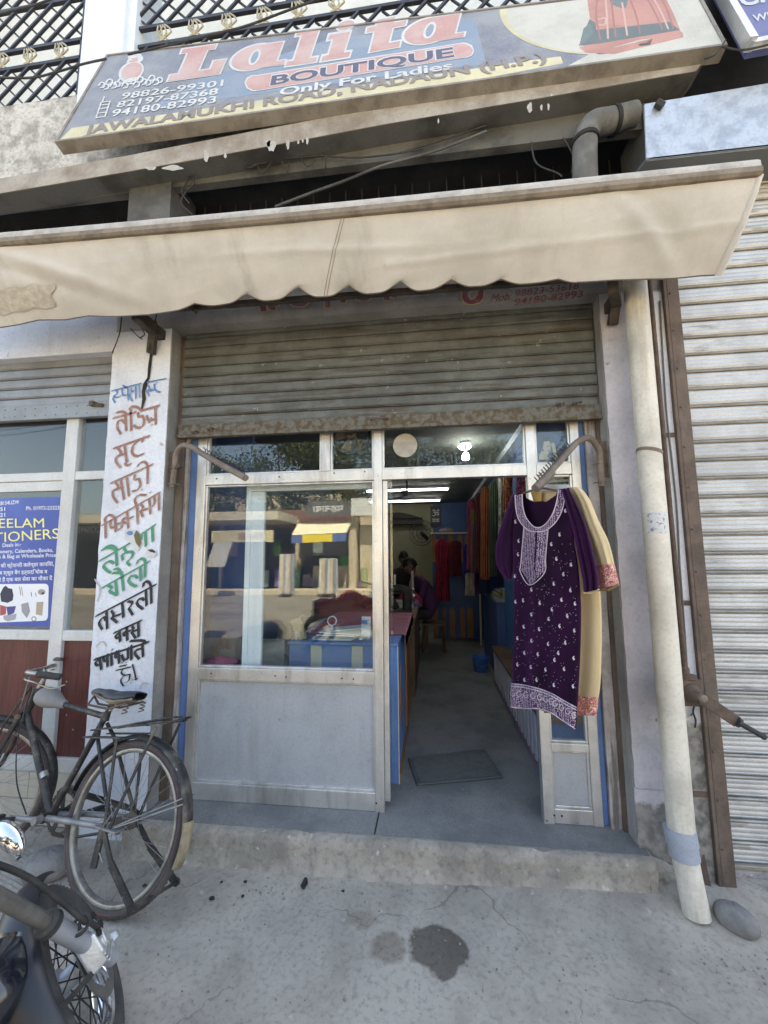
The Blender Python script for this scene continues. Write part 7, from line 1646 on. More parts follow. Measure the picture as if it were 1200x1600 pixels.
# clothes hanging along the right wall and above the aisle
def hung(lab, px0, px1, py0, py1, y, c, seed, fl_=None, cat='dress'):
    pl = YP(y); dx = (px1-px0)
    q, _ = patch(pl, [((px0+dx*.25, py0), (px1-dx*.25, py0)), ((px0+dx*.02, py0+(py1-py0)*.1), (px1-dx*.02, py0+(py1-py0)*.1)), ((px0+dx*.08, py0+(py1-py0)*.4), (px1-dx*.08, py0+(py1-py0)*.4)), ((px0, py1), (px1, py1+1))], 20, 24, .05*y/3, .035*y/3, seed, nf=4)
    return tag(obj('hanging_dress' if cat == 'dress' else 'hanging_cloth', q, fl_ or clr('garment', c), smooth=True), lab, cat)
hung('dark red suit hanging on the front of the striped cupboard', 679, 703, 842, 938, 4.45, (.30, .02, .06), 1)
hung('maroon suit hanging beside the dark red one', 700, 722, 845, 900, 4.40, (.13, .015, .025), 2)
hung('blue stole draped at the right of the cupboard', 722, 740, 850, 905, 4.3, (.05, .05, .30), 3, cat='stole')
hung('orange brown kurta hanging on the right wall', 757, 779, 758, 888, 2.9, (.26, .12, .045), 4)
hung('dull maroon kurta behind the orange brown one', 742, 758, 770, 895, 3.3, (.14, .035, .035), 5)
hung('yellow green stole hanging behind the kurtas', 735, 744, 795, 900, 3.6, (.24, .22, .05), 6, cat='stole')
hung('patterned black and white cloth near the doorway top', 778, 791, 735, 870, 1.9, (.20, .20, .18), 7, floral('print cloth', [(.03, .04, .03), (.4, .4, .36), (.08, .1, .06), (.3, .3, .28)], 40), 'cloth')
hung('orange and brown printed stole near the doorway', 786, 802, 735, 800, 1.6, (.35, .13, .03), 8, floral('orange print', [(.06, .02, .02), (.4, .14, .03), (.25, .05, .02), (.5, .3, .1)], 40), 'stole')
hung('magenta brocade cloth beside the door jamb', 806, 823, 735, 775, .9, (.28, .02, .12), 9, floral('brocade', [(.16, .01, .06), (.28, .02, .12), (.40, .22, .25), (.2, .01, .09)], 60), 'cloth')
hung('dark green suit hanging near the doorway on the right wall', 764, 778, 752, 900, 2.3, (.04, .07, .04), 31)
hung('rust coloured suit on the right wall beside the green one', 750, 765, 760, 905, 2.7, (.25, .08, .03), 32)
hung('violet stole low on the right wall', 738, 748, 815, 925, 3.5, (.14, .05, .2), 33, cat='stole')
hung('pink suit hanging between the maroon kurta and the stole', 729, 743, 780, 890, 3.9, (.35, .06, .14), 34)
hung('grey white cloth on the lower right wall', 726, 742, 895, 930, 3.4, (.35, .33, .28), 10, cat='cloth')
# goods on the right: stacked packets, blue board, rod
rs = thing('wall_rack', 'blue rack with stacked packets along the right wall', 'rack', (.85, 2.9, FL))
q = MB(); q.box(.72, IRX-.002, 2.35, 3.6, FL, FL+.85); obj('carcass', q, m_ib, rs)
for i in range(7):
    z = FL+.855+.035*(i//2); q = MB(); q.box(.74+.012*i, .90, 2.4+(i % 2)*.35, 2.7+(i % 2)*.35, z, z+.033); tag(obj('packet', q, clr('packet', ((.5, .5, .48), (.42, .34, .08), (.3, .32, .36))[i % 3])), ('%s packet %s on the blue wall rack' % (('white', 'yellow', 'grey')[i % 3], ('at the bottom', 'low at the rear', 'second from below', 'second at the rear', 'third from below', 'third at the rear', 'on top')[i])), 'packet')
q = MB(); q.box(.80, IRX-.001, 1.30, 2.28, zbt+.001, zbt+.85); tag(obj('blue_board', q, mat('bright blue board', (.06, .20, .45), .5), bevel=.003), 'bright blue board standing on the bench behind the purple kurta', 'board')
q = MB(); q.tube([at(752, 1008, y=3.9), at(750, 928, y=3.9)], .014, 8); tag(obj('wooden_rod', q, m_cbeige), 'pale wooden rod standing against the rack', 'rod')
# poster girl and card in the narrow side panes
ps = thing('fashion_poster', 'dark blue poster of a pale faced woman in the small top right pane', 'poster', tuple(at(865, 690, y=.05)))
Pp = YP(.045); q = MB(); a, b = Pp.at(841, 720), Pp.at(893, 660); q.box(a.x, b.x, .046, .05, a.z, b.z+.06); sh0 = obj('sheet', q, mat('poster dark blue', (.035, .06, .14), .5, col2=(.05, .085, .2), nsc=9), ps)
m_skin_p = mat('printed skin', (.55, .48, .36), .6, fine=.02); m_hair_p = mat('printed hair', (.06, .05, .035), .6, fine=.02)
for nm, m, pg, o_ in (('printed_hair', m_hair_p, elpts(853, 693, 9, 10), .001), ('printed_face', m_skin_p, [(850, 690), (858, 689), (861, 695), (860, 704), (857, 710), (852, 709), (848, 701)], .0015), ('printed_neck', m_skin_p, [(846, 704), (856, 708), (855, 713), (858, 718), (842, 718), (843, 710)], .0013), ('printed_hand', m_skin_p, [(861, 693), (866, 692), (868, 699), (872, 718), (868, 718), (863, 702)], .0015), ('printed_eye', m_hair_p, elpts(856, 697, 1.8, .6), .002), ('printed_eye', m_hair_p, elpts(860, 696.5, 1.0, .6), .002), ('printed_mouth', mat('printed lip', (.35, .12, .1), .6), elpts(857.5, 704.5, 1.8, .7), .002), ('printed_panel', mat('print blue', (.055, .10, .26), .5), [(862, 679), (891, 677), (891, 700), (876, 702)], .0008)):
    q = MB(); poly(q, Pp, pg, o_); obj(nm, q, m, sh0)
ps2 = thing('product_card', 'white and navy product card in the pane below the poster', 'card', tuple(at(865, 745, y=.05)))
q = MB(); a, b = Pp.at(841, 772), Pp.at(894, 739); q.box(a.x, b.x, .046, .05, a.z-.02, b.z); sh1 = obj('sheet', q, mat('card white', (.55, .56, .57), .5), ps2)
q = MB(); poly(q, Pp, [(841, 755), (894, 752), (894, 778), (841, 780)], .001); obj('printed_band', q, mat('card navy', (.03, .045, .09), .5), sh1)
q = MB(); text_fit(q, Pp, 'wry', (854, 775), (868, 774), (854, 769), off=.002, bold=.02); text_fit(q, Pp, 'C', (880, 762), (885, 762), (880, 755), off=.002); obj('lettering', q, m_paper, sh1)
q = MB(); poly(q, Pp, elpts(883, 745, 4, 4), .0015); poly(q, Pp, [(885, 744), (892, 742), (892, 748), (885, 747)], .0016); text_fit(q, Pp, '1371', (868, 750), (878, 749), (868, 745), off=.002); obj('printed_mark', q, m_hair_p, sh1)
# mannequin-dark drape between bench and jamb stays empty

# ---------------------------------------------------------------- people
def person(lab, hip, face, shirt, lean=.35, sc=1.0, look=.5):
    """seated figure bent over work; one skinned body, head with features, hair and shirt as children"""
    fx_ = V3((math.cos(face), math.sin(face), 0)); rt = V3((fx_.y, -fx_.x, 0)); up = V3((0, 0, 1)); hip = V3(hip)
    def L(f, r, u): return hip+(fx_*f+rt*r+up*u)*sc
    t = thing('person', lab, 'person', tuple(hip-up*.45))
    sp = [L(0, 0, 0), L(.04, 0, .14), L(.10*lean/.35, 0, .30), L(.19*lean/.35, 0, .44), L(.25*lean/.35, 0, .53), L(.31*lean/.35, 0, .59)]
    vs = list(sp); rad = [.15, .14, .145, .125, .06, .055]; es = [(i, i+1) for i in range(5)]
    def chain(root, pts, rs):
        k0 = root
        for p, r in zip(pts, rs): vs.append(p); rad.append(r); es.append((k0, len(vs)-1)); k0 = len(vs)-1
        return k0
    for s in (-1, 1):
        w_ = chain(3, [L(.17, s*.17, .45), L(.27, s*.22, .22), L(.45, s*.15, .17), L(.50, s*.12, .165)], [.062, .05, .04, .032])
        for k, (d, ln) in enumerate(((-.030, .07), (-.010, .085), (.010, .08), (.028, .065))):
            chain(w_, [L(.54, s*.11+d, .16), L(.54+ln, s*.10+d, .135)], [.011, .009])
        chain(w_, [L(.525, s*.07, .165), L(.56, s*.055, .15)], [.011, .009])
        chain(0, [L(.10, s*.10, -.01), L(.42, s*.13, .0), L(.44, s*.13, -.40), L(.56, s*.14, -.43)], [.09, .065, .045, .035])
    me = bpy.data.meshes.new('body'); me.from_pydata([tuple(v) for v in vs], es, [])
    bm = bmesh.new(); bm.from_mesh(me); ly = bm.verts.layers.skin.verify()
    for v, r in zip(bm.verts, rad): v[ly].radius = (r*sc, r*sc); v[ly].use_root = False
    bm.verts.ensure_lookup_table(); bm.verts[0][ly].use_root = True; bm.to_mesh(me); bm.free()
    o = bpy.data.objects.new('tmp', me); C.collection.objects.link(o); o.modifiers.new('s', 'SKIN'); sb = o.modifiers.new('d', 'SUBSURF'); sb.levels = 1
    dg = bpy.context.evaluated_depsgraph_get(); m2 = bpy.data.meshes.new_from_object(o.evaluated_get(dg)); bpy.data.objects.remove(o)
    m2.materials.clear(); m_sk = mat('skin', (.23, .115, .07), .6, fine=.03)
    for mm in (shirt, m_sk, mat('trousers', (.03, .03, .04), .85)): m2.materials.append(mm)
    wr = [L(.50, s*.12, .165) for s in (-1, 1)]; nk_ = L(.28*lean/.35, 0, .58)
    for p in m2.polygons:
        c = p.center; p.use_smooth = True
        p.material_index = 1 if min((c-w_).length for w_ in wr) < .16*sc or (c-nk_).length < .075*sc else 2 if (c-hip).z < -.04*sc or ((c-hip).dot(fx_) > .16*sc and (c-hip).z < .11*sc) else 0
    bo = bpy.data.objects.new('body', m2); C.collection.objects.link(bo); par(bo, t)
    hc = L(.36*lean/.35, 0, .69); tilt = Matrix((fx_*math.cos(look)-up*math.sin(look), -rt, up*math.cos(look)+fx_*math.sin(look))).transposed()
    def H(f, l, u): return hc+tilt @ V3((f, l, u))*sc
    q = MB()
    def hd(u, v):
        a = 2*PI*u; b = PI*v-PI/2; x = .098*math.cos(a)*math.cos(b); y = .076*math.sin(a)*math.cos(b); z = .118*math.sin(b)
        if z < 0: y *= 1-.30*(-z/.118); x *= 1-.12*(-z/.118); x += .014*(-z/.118)
        if x > .05 and abs(y) < .018 and -.04 < z < .012: x += .022*(1-abs(y)/.018)*(1-abs(z+.02)/.036)
        if x > .05 and abs(abs(y)-.03) < .016 and abs(z-.012) < .014: x -= .008
        return H(x, y, z)
    q.grid(hd, 40, 28); head = obj('head', q, m_sk, t, smooth='all', weld=True)
    q = MB()
    for s in (-1, 1): q.ell(H(.080, s*.030, .012), .010, .014, .009, 8, 6, rot=tilt)
    obj('eyes', q, m_paper, head, smooth='all'); q = MB()
    for s in (-1, 1): q.ell(H(.088, s*.030, .012), .005, .006, .006, 8, 6, rot=tilt); q.ell(H(.088, s*.031, .032), .006, .018, .004, 8, 6, rot=tilt)
    obj('brows', q, m_black, head); q = MB(); q.ell(H(.094, 0, -.062), .008, .022, .006, 10, 6, rot=tilt); obj('mouth', q, mat('lips', (.25, .09, .08), .6), head)
    q = MB()
    for s in (-1, 1): q.ell(H(-.005, s*.078, .0), .022, .010, .032, 10, 8, rot=tilt)
    obj('ears', q, m_sk, head, smooth='all')
    q = MB()
    def hr(u, v):
        a = 2*PI*u; b = PI/2*v*.98+.02; r = 1.07+.05*noise.noise(V3((math.cos(a)*4, math.sin(a)*4, b*4))); lo = .25 if math.cos(a) > .3 else -.35
        b = lo+(PI/2-lo)*v; return H(-.008+.102*math.cos(a)*math.cos(b)*r, .080*math.sin(a)*math.cos(b)*r, .122*math.sin(b)*r+.004)
    q.grid(hr, 36, 14); obj('hair', q, mat('hair', (.012, .01, .009), .5), head, smooth='all')
    st = MB(); st.box(hip.x-.17, hip.x+.17, hip.y-.15, hip.y+.15, hip.z-.17*sc, hip.z-.14*sc)
    for a, b in ((-1, -1), (1, -1), (-1, 1), (1, 1)): st.bar((hip.x+a*.14, hip.y+b*.12, hip.z-.17*sc), (hip.x+a*.15, hip.y+b*.13, FL), .03)
    return t, st
p1 = at(626, 915, y=4.6); p2 = at(672, 925, y=3.75)
t1, s1_ = person('tailor in dark shirt working at the rear left of the shop', (p1.x, p1.y, FL+.66), math.radians(-70), mat('dark shirt', (.035, .03, .03), .9), .20, 1.0, .35)
t2, s2_ = person('tailor in purple shirt bent over sewing, facing left', (p2.x+.04, p2.y, FL+.55), math.radians(200), mat('purple shirt', (.09, .03, .11), .9), .34, 1.0, .5)
tag(obj('stool', s1_, m_brown), 'wooden stool under the tailor in the dark shirt', 'stool'); tag(obj('stool', s2_, m_brown), 'wooden stool under the tailor in the purple shirt', 'stool')
tt = thing('sewing_table', 'second sewing table before the seated tailors', 'table', (-.6, 4.1, FL))
q = MB(); q.box(-1.5, -.05, 3.75, 4.25, FL+.82, FL+.85); obj('tabletop', q, m_brown, tt)
for a, b in ((-1.45, 3.8), (-.1, 3.8), (-1.45, 4.2), (-.1, 4.2)): q = MB(); q.box(a-.03, a+.03, b-.03, b+.03, FL, FL+.82); obj('leg', q, m_brown, tt)

# ================================================================ stones and litter on the pavement
m_stone = mat('grey river stone', (.24, .232, .222), .85, col2=(.16, .155, .15), nsc=9, bump=.5, bsc=40, dirt=(.34, .32, .29), damt=.45)
def stone(lab, c, rx, ry, rz, rot, seed):
    q = MB(); R_ = Matrix.Rotation(rot, 3, 'Z')
    def fn(u, v):
        a = 2*PI*u; b = PI*v-PI/2; r = 1+.10*noise.noise(V3((math.cos(a)*1.2+seed, math.sin(a)*1.2, v*2)))+.02*noise.noise(V3((math.cos(a)*7+seed, math.sin(a)*7, v*9)))
        p = R_ @ V3((rx*math.cos(a)*math.cos(b)*r, ry*math.sin(a)*math.cos(b)*r, 0)); return (c[0]+p.x, c[1]+p.y, c[2]+max(-rz*.55, rz*math.sin(b)*r))
    q.grid(fn, 32, 20); return tag(obj('stone', q, m_stone, smooth='all', weld=True), lab, 'stone')
a = at(1150, 1440, z=.04); stone('smooth oval grey stone at the foot of the drain pipe', (a.x+.005, a.y+.01, .042), .078, .055, .056, -.9, 3)
a = at(75, 1352, z=.05); stone('large pear shaped grey stone behind the bicycle', (a.x, a.y, .05), .115, .085, .075, .25, 8)
def flake(name, lab, cat, px, py, w_, h_, m, lift=.012):
    p = at(px, py, z=.004); rnd = random.Random(px); q = MB(); n_ = 9
    top = [V3((p.x+w_*math.cos(2*PI*i/n_)*(.6+.6*rnd.random()), p.y+h_*math.sin(2*PI*i/n_)*(.6+.6*rnd.random()), .008+lift*rnd.random())) for i in range(n_)]
    q.prism(top, (0, 0, -.004)); return tag(obj(name, q, m), lab, cat)
m_litter = mat('black litter', (.02, .02, .022), .7)
flake('litter_scrap', 'black crumpled scrap on the pavement below the step', 'litter', 475, 1385, .016, .030, m_litter, .02)
for (px, py, r_), lab in zip(((383, 1379, .010), (379, 1402, .008), (331, 1405, .012), (536, 1393, .007), (346, 1379, .007), (226, 1385, .012)), ('dark crumb nearest the left end of the step', 'small dark crumb below the first crumb', 'dark flake beside the bicycle stand', 'tiny dark chip right of the black scrap', 'pale chip close to the bicycle stand', 'dark flake within the rear bicycle wheel')):
    flake('litter_crumb', lab, 'litter', px, py, r_, r_*.7, m_litter, .004)
a = at(1190, 1415, z=.03); q = MB(); q.hexa([V3((a.x-.05, a.y+.06, .03)), V3((a.x+.01, a.y+.02, .012)), V3((a.x+.15, a.y+.03, .04)), V3((a.x+.15, a.y+.09, .06))], [V3((a.x-.05, a.y+.06, .033)), V3((a.x+.01, a.y+.02, .015)), V3((a.x+.15, a.y+.03, .043)), V3((a.x+.15, a.y+.09, .063))]); tag(obj('metal_scrap', q, m_raw), 'bent grey sheet scrap by the stone under the closed shutter', 'scrap')
a = at(1108, 1395, z=0); q = MB(); q.hexa([V3((a.x-.03, a.y-.02, 0)), V3((a.x+.0, a.y-.03, 0)), V3((a.x-.005, a.y-.0, .16)), V3((a.x-.03, a.y+.01, .15))], [V3((a.x-.028, a.y-.0, 0)), V3((a.x+.002, a.y-.01, 0)), V3((a.x-.003, a.y+.02, .16)), V3((a.x-.028, a.y+.03, .15))]); tag(obj('sheet_scrap', q, m_steel), 'narrow dark sheet scrap between drain pipe and steel post', 'scrap')
rnd = random.Random(11); q = MB()
for i in range(600):   # grit swept against the step and the pipe
    u = rnd.random(); x = -1.5+3.2*u if i < 450 else 1.0+.5*rnd.random(); y = -.29-abs(rnd.gauss(0, .35)) if i < 1050 else -.25-abs(rnd.gauss(0, .18)); r_ = abs(rnd.gauss(.0022, .0016))+.0006
    q.ell((x, y, .003+r_*.4), r_, r_*.8, r_*.7, 5, 4)
stuff(obj('gravel', q, mat('grit', (.20, .183, .155), .9, col2=(.28, .256, .22), nsc=60)))
# ================================================================ the far side of the street (what the window glass mirrors)
def far(px, py, Y): p = at(px, py, y=Y); return V3((p.x, -p.y, p.z))
def farz(px, py): p = at(px, py, z=0); return V3((p.x, -p.y, 0))
m_fwall = mat('sunlit plaster', (.55, .48, .36), .9, col2=(.48, .41, .30), nsc=1.5, dirt=(.3, .26, .2), damt=.5)
m_froof = mat('sheet roof', (.60, .55, .44), .7, col2=(.5, .46, .37), nsc=2); m_fdark = mat('shop gloom', (.03, .028, .026), .9)
Y = 15.0
x0 = far(330, 860, Y).x
fb = thing('facing_shops', 'row of low sunlit shops across the street, mirrored in the window', 'building', (0, -Y, 0))
def fbox(nm, m, pa, pb, y0, y1):
    a, b = far(*pa, Y), far(*pb, Y); q = MB(); q.box(min(a.x, b.x), max(a.x, b.x), -y1, -y0, min(a.z, b.z), max(a.z, b.z)); return obj(nm, q, m, fb)
zt_ = far(330, 812, Y).z
q = MB(); q.box(-20, 14, -Y-4, -Y-1.2, 0, zt_-.3); obj('wall', q, m_fdark, fb)
for a, b in ((-20, far(455, 850, Y).x), (far(548, 850, Y).x, 14)): pass
q = MB(); q.box(-20, far(452, 815, Y).x, -Y-1.4, -Y+1.4, far(330, 818, Y).z, far(330, 806, Y).z); obj('roof_sheet', q, m_froof, fb)
q = MB(); q.box(far(545, 850, Y).x, far(556, 850, Y).x, -Y-1.2, -Y, 0, zt_); q.box(far(560, 840, Y).x, 14, -Y-1.2, -Y-.4, 0, far(560, 790, Y).z); obj('pier', q, m_fwall, fb)
q = MB(); q.box(far(480, 870, Y).x, far(545, 850, Y).x, -Y-1.1, -Y-.9, 0, far(500, 885, Y).z); obj('stall_counter', q, m_fwall, fb)
q = MB(); q.box(-20, 14, -Y+.0, -Y+1.2, 0, .18); obj('kerb', q, m_fwall, fb)
fa_ = thing('facing_awning', 'yellow and white awning over the facing shop', 'awning', tuple(far(500, 830, Y)))
a, b = far(455, 836, Y-1.2), far(541, 832, Y-1.2); c, d = far(465, 818, Y), far(549, 816, Y)
for i, m in enumerate((mat('awning blue', (.10, .15, .35), .8), mat('awning yellow', (.80, .62, .05), .8), mat('awning yellow two', (.80, .62, .05), .8), mat('awning blue two', (.10, .15, .35), .8))):
    u0, u1 = ((0, .2), (.2, .5), (.5, .75), (.75, 1))[i]; q = MB(); q.hexa([a.lerp(b, u0), a.lerp(b, u1), a.lerp(b, u1)+V3((0, 0, -.35)), a.lerp(b, u0)+V3((0, 0, -.35))], [p_+V3((0, -.02, 0)) for p_ in (a.lerp(b, u0), a.lerp(b, u1), a.lerp(b, u1)+V3((0, 0, -.35)), a.lerp(b, u0)+V3((0, 0, -.35)))]); obj('valance', q, m, fa_)
q = MB(); q.hexa([a, b, d, c], [p_+V3((0, 0, -.02)) for p_ in (a, b, d, c)]); obj('canopy', q, mat('awning cream', (.75, .68, .48), .8), fa_)
# wares, posts and hanging clothes crowding the open shop fronts
rnd = random.Random(21)
for i in range(60):
    x_ = rnd.uniform(-13, 6); z_ = rnd.choice((.2, .2, .9, 1.6)); w_ = rnd.uniform(.15, .5); h_ = rnd.uniform(.25, .9); y_ = -Y-1.1+rnd.uniform(-.05, .9)*(1 if z_ < .5 else .2)
    q = MB(); q.box(x_, x_+w_, y_-.2, y_, z_, z_+h_); obj('ware', q, clr('ware', (rnd.uniform(.05, .55), rnd.uniform(.04, .42), rnd.uniform(.04, .38))), fb, bevel=.03)
for x_ in (-12.5, -10.2, -8.1, -6.4, -2.6, 1.1, 3.4):
    q = MB(); q.box(x_, x_+.14, -Y-1.2, -Y-1.0, 0, zt_); obj('post', q, m_fwall, fb)
q = MB(); q.box(-20, 14, -Y-1.25, -Y-1.1, zt_-.35, zt_+.5); obj('fascia', q, clr('fascia', (.20, .10, .07)), fb)
fc_ = thing('facing_signboard', 'black cosmetics signboard across the street, mirrored in the narrow left pane', 'signboard', tuple(far(132, 830, Y)))
a, b = far(96, 846, Y-.5), far(168, 812, Y-.5); q = MB(); q.box(a.x, b.x, -Y+.40, -Y+.50, a.z, b.z); obj('panel', q, mat('sign black', (.015, .015, .016), .5), fc_)
q = MB()
for body, f0, f1, zf, hf in (('COSMETICS', .06, .94, .40, .42),):
    me = text_mesh(body, .02); w0 = min(v.co.x for v in me.vertices); w1 = max(v.co.x for v in me.vertices); hh = b.z-a.z; q.add([(b.x-(b.x-a.x)*(f0+(f1-f0)*(v.co.x-w0)/(w1-w0)), -Y+.51, a.z+hh*zf+v.co.y*hh*hf) for v in me.vertices], [tuple(p.vertices) for p in me.polygons])
obj('lettering', q, m_spale, fc_)
# sign boards over there
fs = thing('facing_signboard', 'dark signboard with white Hindi lettering above the facing awning', 'signboard', tuple(far(510, 793, Y)))
a, b = far(478, 806, Y-.3), far(548, 782, Y-.3); q = MB(); q.box(a.x, b.x, -Y+.28, -Y+.36, a.z, b.z); obj('panel', q, mat('sign dark grey', (.10, .10, .09), .6), fs)
me = text_mesh('पहनावा', .02); xs = [v.co.x for v in me.vertices]; q = MB(); w0, w1 = min(xs), max(xs); hh = (b.z-a.z)
q.add([(b.x-.3-(v.co.x-w0)/(w1-w0)*(b.x-a.x-.6), -Y+.37, a.z+hh*.25+v.co.y*hh*.6) for v in me.vertices], [tuple(p.vertices) for p in me.polygons]); obj('lettering', q, m_spale, fs)
fs2 = thing('facing_signboard', 'pale signboard right of the dark one across the street', 'signboard', tuple(far(570, 790, Y)))
a, b = far(549, 806, Y-.3), far(592, 778, Y-.3); q = MB(); q.box(a.x, b.x, -Y+.28, -Y+.36, a.z, b.z); obj('panel', q, m_spale, fs2)
fs3 = thing('facing_signboard', 'cream painted signboard on the sheet roofed stall across the street', 'signboard', tuple(far(410, 840, Y)))
a, b = far(331, 848, Y-1.5), far(427, 828, Y-1.5); q = MB(); q.box(a.x, b.x, -Y+1.48, -Y+1.55, a.z, b.z); obj('panel', q, m_cream, fs3)
q = MB(); q.box(a.x+1.2, b.x-.4, -Y+1.551, -Y+1.56, a.z+.1, b.z-.1); obj('printed_patch', q, mat('brown print', (.3, .16, .08), .7, col2=(.5, .4, .25), nsc=6), fs3)
fs4 = thing('facing_hoarding', 'grey poster hoarding leaning beside the stall across the street', 'hoarding', tuple(far(340, 870, Y-2)))
a, b = far(322, 886, Y-2.5), far(352, 848, Y-2.5); q = MB(); q.hexa([V3((a.x, -Y+2.5, a.z)), V3((b.x, -Y+2.5, a.z)), V3((b.x+.3, -Y+2.5, b.z)), V3((a.x+.3, -Y+2.5, b.z))], [V3((a.x, -Y+2.4, a.z)), V3((b.x, -Y+2.4, a.z)), V3((b.x+.3, -Y+2.4, b.z)), V3((a.x+.3, -Y+2.4, b.z))]); obj('panel', q, m_spale, fs4)
# racks of clothes at the kerb
for i, (pa, pb, lab) in enumerate((((438, 914), (458, 866), 'rack of pale trousers on the facing kerb'), ((500, 908), (526, 873), 'rack of cream clothes below the yellow awning'))):
    fr_ = thing('clothes_rack', lab, 'clothes rack', tuple(far(*pa, Y-2))); a, b = far(*pa, Y-2), far(*pb, Y-2); a.z = .15
    q = MB(); q.tube([(a.x, -Y+2, 0), (a.x, -Y+2, b.z), (b.x, -Y+2, b.z), (b.x, -Y+2, 0)], .02, 6); obj('frame', q, m_white, fr_)
    for k in range(6):
        xx = a.x+(b.x-a.x)*(k+.5)/6; q = MB(); q.hexa([V3((xx-.05, -Y+1.8, a.z)), V3((xx+.05, -Y+1.8, a.z)), V3((xx+.04, -Y+1.85, b.z)), V3((xx-.04, -Y+1.85, b.z))], [V3((xx-.05, -Y+2.2, a.z)), V3((xx+.05, -Y+2.2, a.z)), V3((xx+.04, -Y+2.15, b.z)), V3((xx-.04, -Y+2.15, b.z))]); obj('garment', q, (m_spale, m_beigec, mat('grey garment', (.25, .27, .33), .9))[k % 3], fr_)
# taller houses and trees behind
fh = thing('facing_house', 'cream two storey house behind the facing shops', 'house', (-9, -27, 0))
q = MB(); q.box(-16, -6, -30, -24, 0, 6.5); obj('wall', q, m_fwall, fh)
for i in range(4):
    q = MB(); q.box(-15+i*2.4, -13.6+i*2.4, -23.99, -23.9, 3.9, 5.4); obj('window', q, m_fdark, fh)
q = MB(); q.box(-16.4, -5.6, -30.4, -23.6, 6.5, 6.75); obj('roof', q, m_froof, fh)
m_leaf = mat('street tree leaves', (.055, .085, .03), .7, col2=(.09, .12, .045), nsc=1.2); m_bark = mat('bark', (.12, .09, .06), .9)
def tree(lab, x, y, h, r, seed):
    rnd = random.Random(seed); t = thing('broadleaf_tree', lab, 'tree', (x, y, 0)); q = MB()
    q.tube([(x, y, 0), (x+.1, y, h*.35), (x-.1, y, h*.6)], [.25, .18, .10], 10); cl_ = []
    for i in range(24):
        a = rnd.uniform(0, 2*PI); rr = r*rnd.uniform(.25, .95); c = V3((x+rr*math.cos(a), y+rr*math.sin(a)*.8, h*rnd.uniform(.45, 1.0))); cl_.append((c, r*rnd.uniform(.22, .42)))
        if i < 9: q.tube([(x, y, h*.35), ((x+c.x)/2, (y+c.y)/2, h*.5+.1*c.z), tuple(c)], [.10, .06, .02], 6)
    obj('trunk', q, m_bark, t, smooth=True); q = MB()
    for c, s in cl_:
        for k in range(340):
            d = V3((rnd.gauss(0, 1), rnd.gauss(0, 1), rnd.gauss(0, .8))).normalized()*s*rnd.uniform(.4, 1.25); p = c+d; a = V3((rnd.gauss(0, 1), rnd.gauss(0, 1), rnd.gauss(0, 1))).normalized()*.11; b = a.cross(V3((rnd.gauss(0, 1), rnd.gauss(0, 1), rnd.gauss(0, 1)))).normalized()*.05
            q.add([p-a, p+b, p+a, p-b], [(0, 1, 2, 3)])
    obj('crown', q, m_leaf, t)
tree('broad green tree behind the sheet roofed stall across the street', -8.3, -19.5, 8.6, 3.2, 1); tree('green tree behind the dark signboard across the street', -3.6, -20.5, 9.2, 3.3, 2); tree('tall tree at the right end of the facing row', 1.5, -22, 10.5, 3.8, 3); tree('far left tree on the facing side', -14, -19, 7, 3, 4); tree('tree far up the street', 7.5, -19, 7, 3, 5)
# power pole and wires over there
pp = thing('power_pole', 'slim power pole across the street', 'pole', (-9.6, -13.2, 0)); q = MB(); q.tube([(-9.6, -13.2, 0), (-9.6, -13.2, 8.5)], [.12, .08], 10); obj('pole', q, m_bark, pp)
q = MB(); q.bar((-10.4, -13.2, 7.9), (-8.8, -13.2, 7.9), .09); obj('cross_arm', q, m_bark, pp)
q = MB()
for dx in (-.7, 0, .7): q.tube(catm([(-30, -13.2+dx, 8.2), (-20, -13.2+dx, 7.4), (-9.6+dx*.8, -13.2, 7.95), (4, -13.2+dx, 7.3), (20, -13.2+dx, 8)], 30), .015, 4)
obj('wires', q, m_black, pp)
# motorcycle under a red cover and a silver car at this side of the road
def farm(px, py): p = farz(px, py); return p
ma = at(505, 960, y=1.9); ma = V3((ma.x, -1.9*1.0, 0))
rm = thing('parked_motorcycle', 'motorcycle with red tank and mudguards parked at the roadside, mirrored in the window', 'motorcycle', (-1.15, -4.6, 0))
m_redp = mat('red motorcycle paint', (.36, .02, .025), .25, coat=.5, fine=0)
bx, by = -1.35, -4.7
def RP(u, v, w_): return V3((bx+u*.86+v*.5, by-u*.5+v*.86, w_))
for u in (-.65, .62):
    q = MB(); ax_ = (RP(0, 1, 0)-RP(0, 0, 0)).normalized(); q.ring(RP(u, 0, .30), ax_, [(.05*math.sin(t), .25+.05*math.cos(t)) for t in [2*PI*i/10 for i in range(10)]], 40); q.lathe(RP(u, 0, .3)-ax_*.05, ax_, [(0, .09), (.1, .09)], 20); obj('wheel', q, m_mtyre, rm, smooth=True)
q = MB()   # red cloth cover thrown over tank and seat
def cov(u, v):
    x = -.72+1.2*u; w_ = (v-.5)*2; h = .80+.16*math.exp(-((x+.05)/.22)**2)+.05*math.exp(-((x+.55)/.2)**2)
    d = abs(w_); z = h-.02-max(0, d-.28)*.55+.035*noise.noise(V3((x*5, w_*3, 2)))+.02*noise.noise(V3((x*13, w_*7, 5)))
    return RP(x, math.copysign(min(d, .28)*.62+max(0, d-.28)*.14, w_)+.03*noise.noise(V3((x*7, w_*2, 8))), z)
q.grid(cov, 50, 36); obj('cover', q, mat('dark red cover', (.26, .03, .04), .8, col2=(.17, .02, .03), nsc=5), rm, smooth='all')
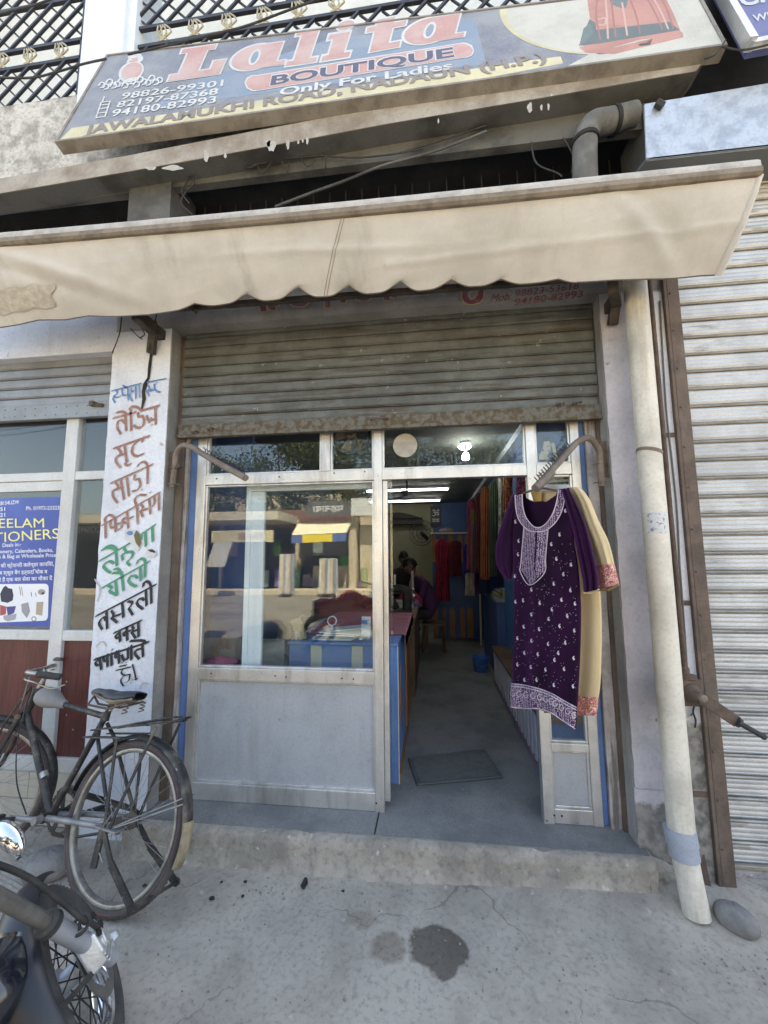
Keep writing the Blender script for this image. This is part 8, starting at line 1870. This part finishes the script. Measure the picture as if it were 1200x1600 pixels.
q = MB(); q.tube([RP(.62, .09, .3), RP(.36, .08, 1.0)], .025, 10); q.tube([RP(.62, -.09, .3), RP(.36, -.08, 1.0)], .025, 10); q.tube([RP(.22, -.36, 1.08), RP(.34, -.1, 1.04), RP(.34, .1, 1.04), RP(.22, .36, 1.08)], .014, 8); q.lathe(RP(.42, 0, .92), (.86, -.5, 0), [(0, .05), (.06, .09), (.1, .09)], 20); q.hexa([RP(-.3, -.12, .3), RP(.2, -.12, .3), RP(.15, -.12, .65), RP(-.25, -.12, .65)], [RP(-.3, .12, .3), RP(.2, .12, .3), RP(.15, .12, .65), RP(-.25, .12, .65)]); obj('frame', q, m_black, rm, smooth=True)
car = thing('parked_car', 'silver hatchback car parked beyond the red motorcycle, mirrored in the window', 'car', (.4, -6.6, 0))
m_carp = mat('silver car paint', (.42, .43, .44), .25, .6, coat=.6, fine=0); m_cglass = mat('car glass', (.02, .022, .025), .08, fine=0)
cx_, cyy = .55, -6.8
prof = [(-1.85, .35), (-1.88, .75), (-1.7, .92), (-1.05, .98), (-.45, 1.42), (.75, 1.46), (1.45, 1.05), (1.8, .95), (1.86, .4)]
q = MB(); q.prism([(cx_+a, cyy-.78, b) for a, b in prof], (0, 1.56, 0)); obj('body', q, m_carp, car, bevel=.07, smooth=True)
for s in (-1, 1):
    q = MB(); q.prism([(cx_+a, cyy+s*.785, b) for a, b in ((-.95, 1.0), (-.42, 1.36), (.18, 1.38), (.18, 1.0))], (0, s*.012, 0)); q.prism([(cx_+a, cyy+s*.785, b) for a, b in ((.24, 1.0), (.24, 1.38), (.7, 1.38), (1.25, 1.02))], (0, s*.012, 0)); obj('side_window', q, m_cglass, car)
    for a in (-1.2, 1.15):
        q = MB(); q.ring((cx_+a, cyy+s*.70, .31), (0, 1, 0), [(-.09, .18), (.09, .18), (.09, .28), (.06, .31), (-.06, .31), (-.09, .28)], 36); q.lathe((cx_+a, cyy+s*.70-.05, .31), (0, 1, 0), [(0, .18), (.1, .18)], 20); obj('wheel', q, m_black, car, smooth=True)
q = MB(); q.hexa([V3((cx_-1.02, cyy-.68, 1.0)), V3((cx_-1.02, cyy+.68, 1.0)), V3((cx_-.47, cyy+.64, 1.405)), V3((cx_-.47, cyy-.64, 1.405))], [V3((cx_-1.05, cyy-.68, 1.02)), V3((cx_-1.05, cyy+.68, 1.02)), V3((cx_-.5, cyy+.64, 1.425)), V3((cx_-.5, cyy-.64, 1.425))]); obj('windscreen', q, m_cglass, car)
# distant hill line beyond the far roofs
q = MB(); n_ = 40; xs = [-120+240*i/n_ for i in range(n_+1)]
hz_ = [6+5*noise.noise(V3((x*.02, 1, 1)))+2*noise.noise(V3((x*.08, 2, 1))) for x in xs]
q.add([(x, -70, -1) for x in xs]+[(x, -78, max(2, h)) for x, h in zip(xs, hz_)]+[(x, -95, -1) for x in xs], [(i, i+1, n_+2+i, n_+1+i) for i in range(n_)]+[(n_+1+i, n_+2+i, 2*n_+3+i, 2*n_+2+i) for i in range(n_)])
struct(obj('hills', q, mat('hill green', (.06, .08, .045), .95), smooth=True))
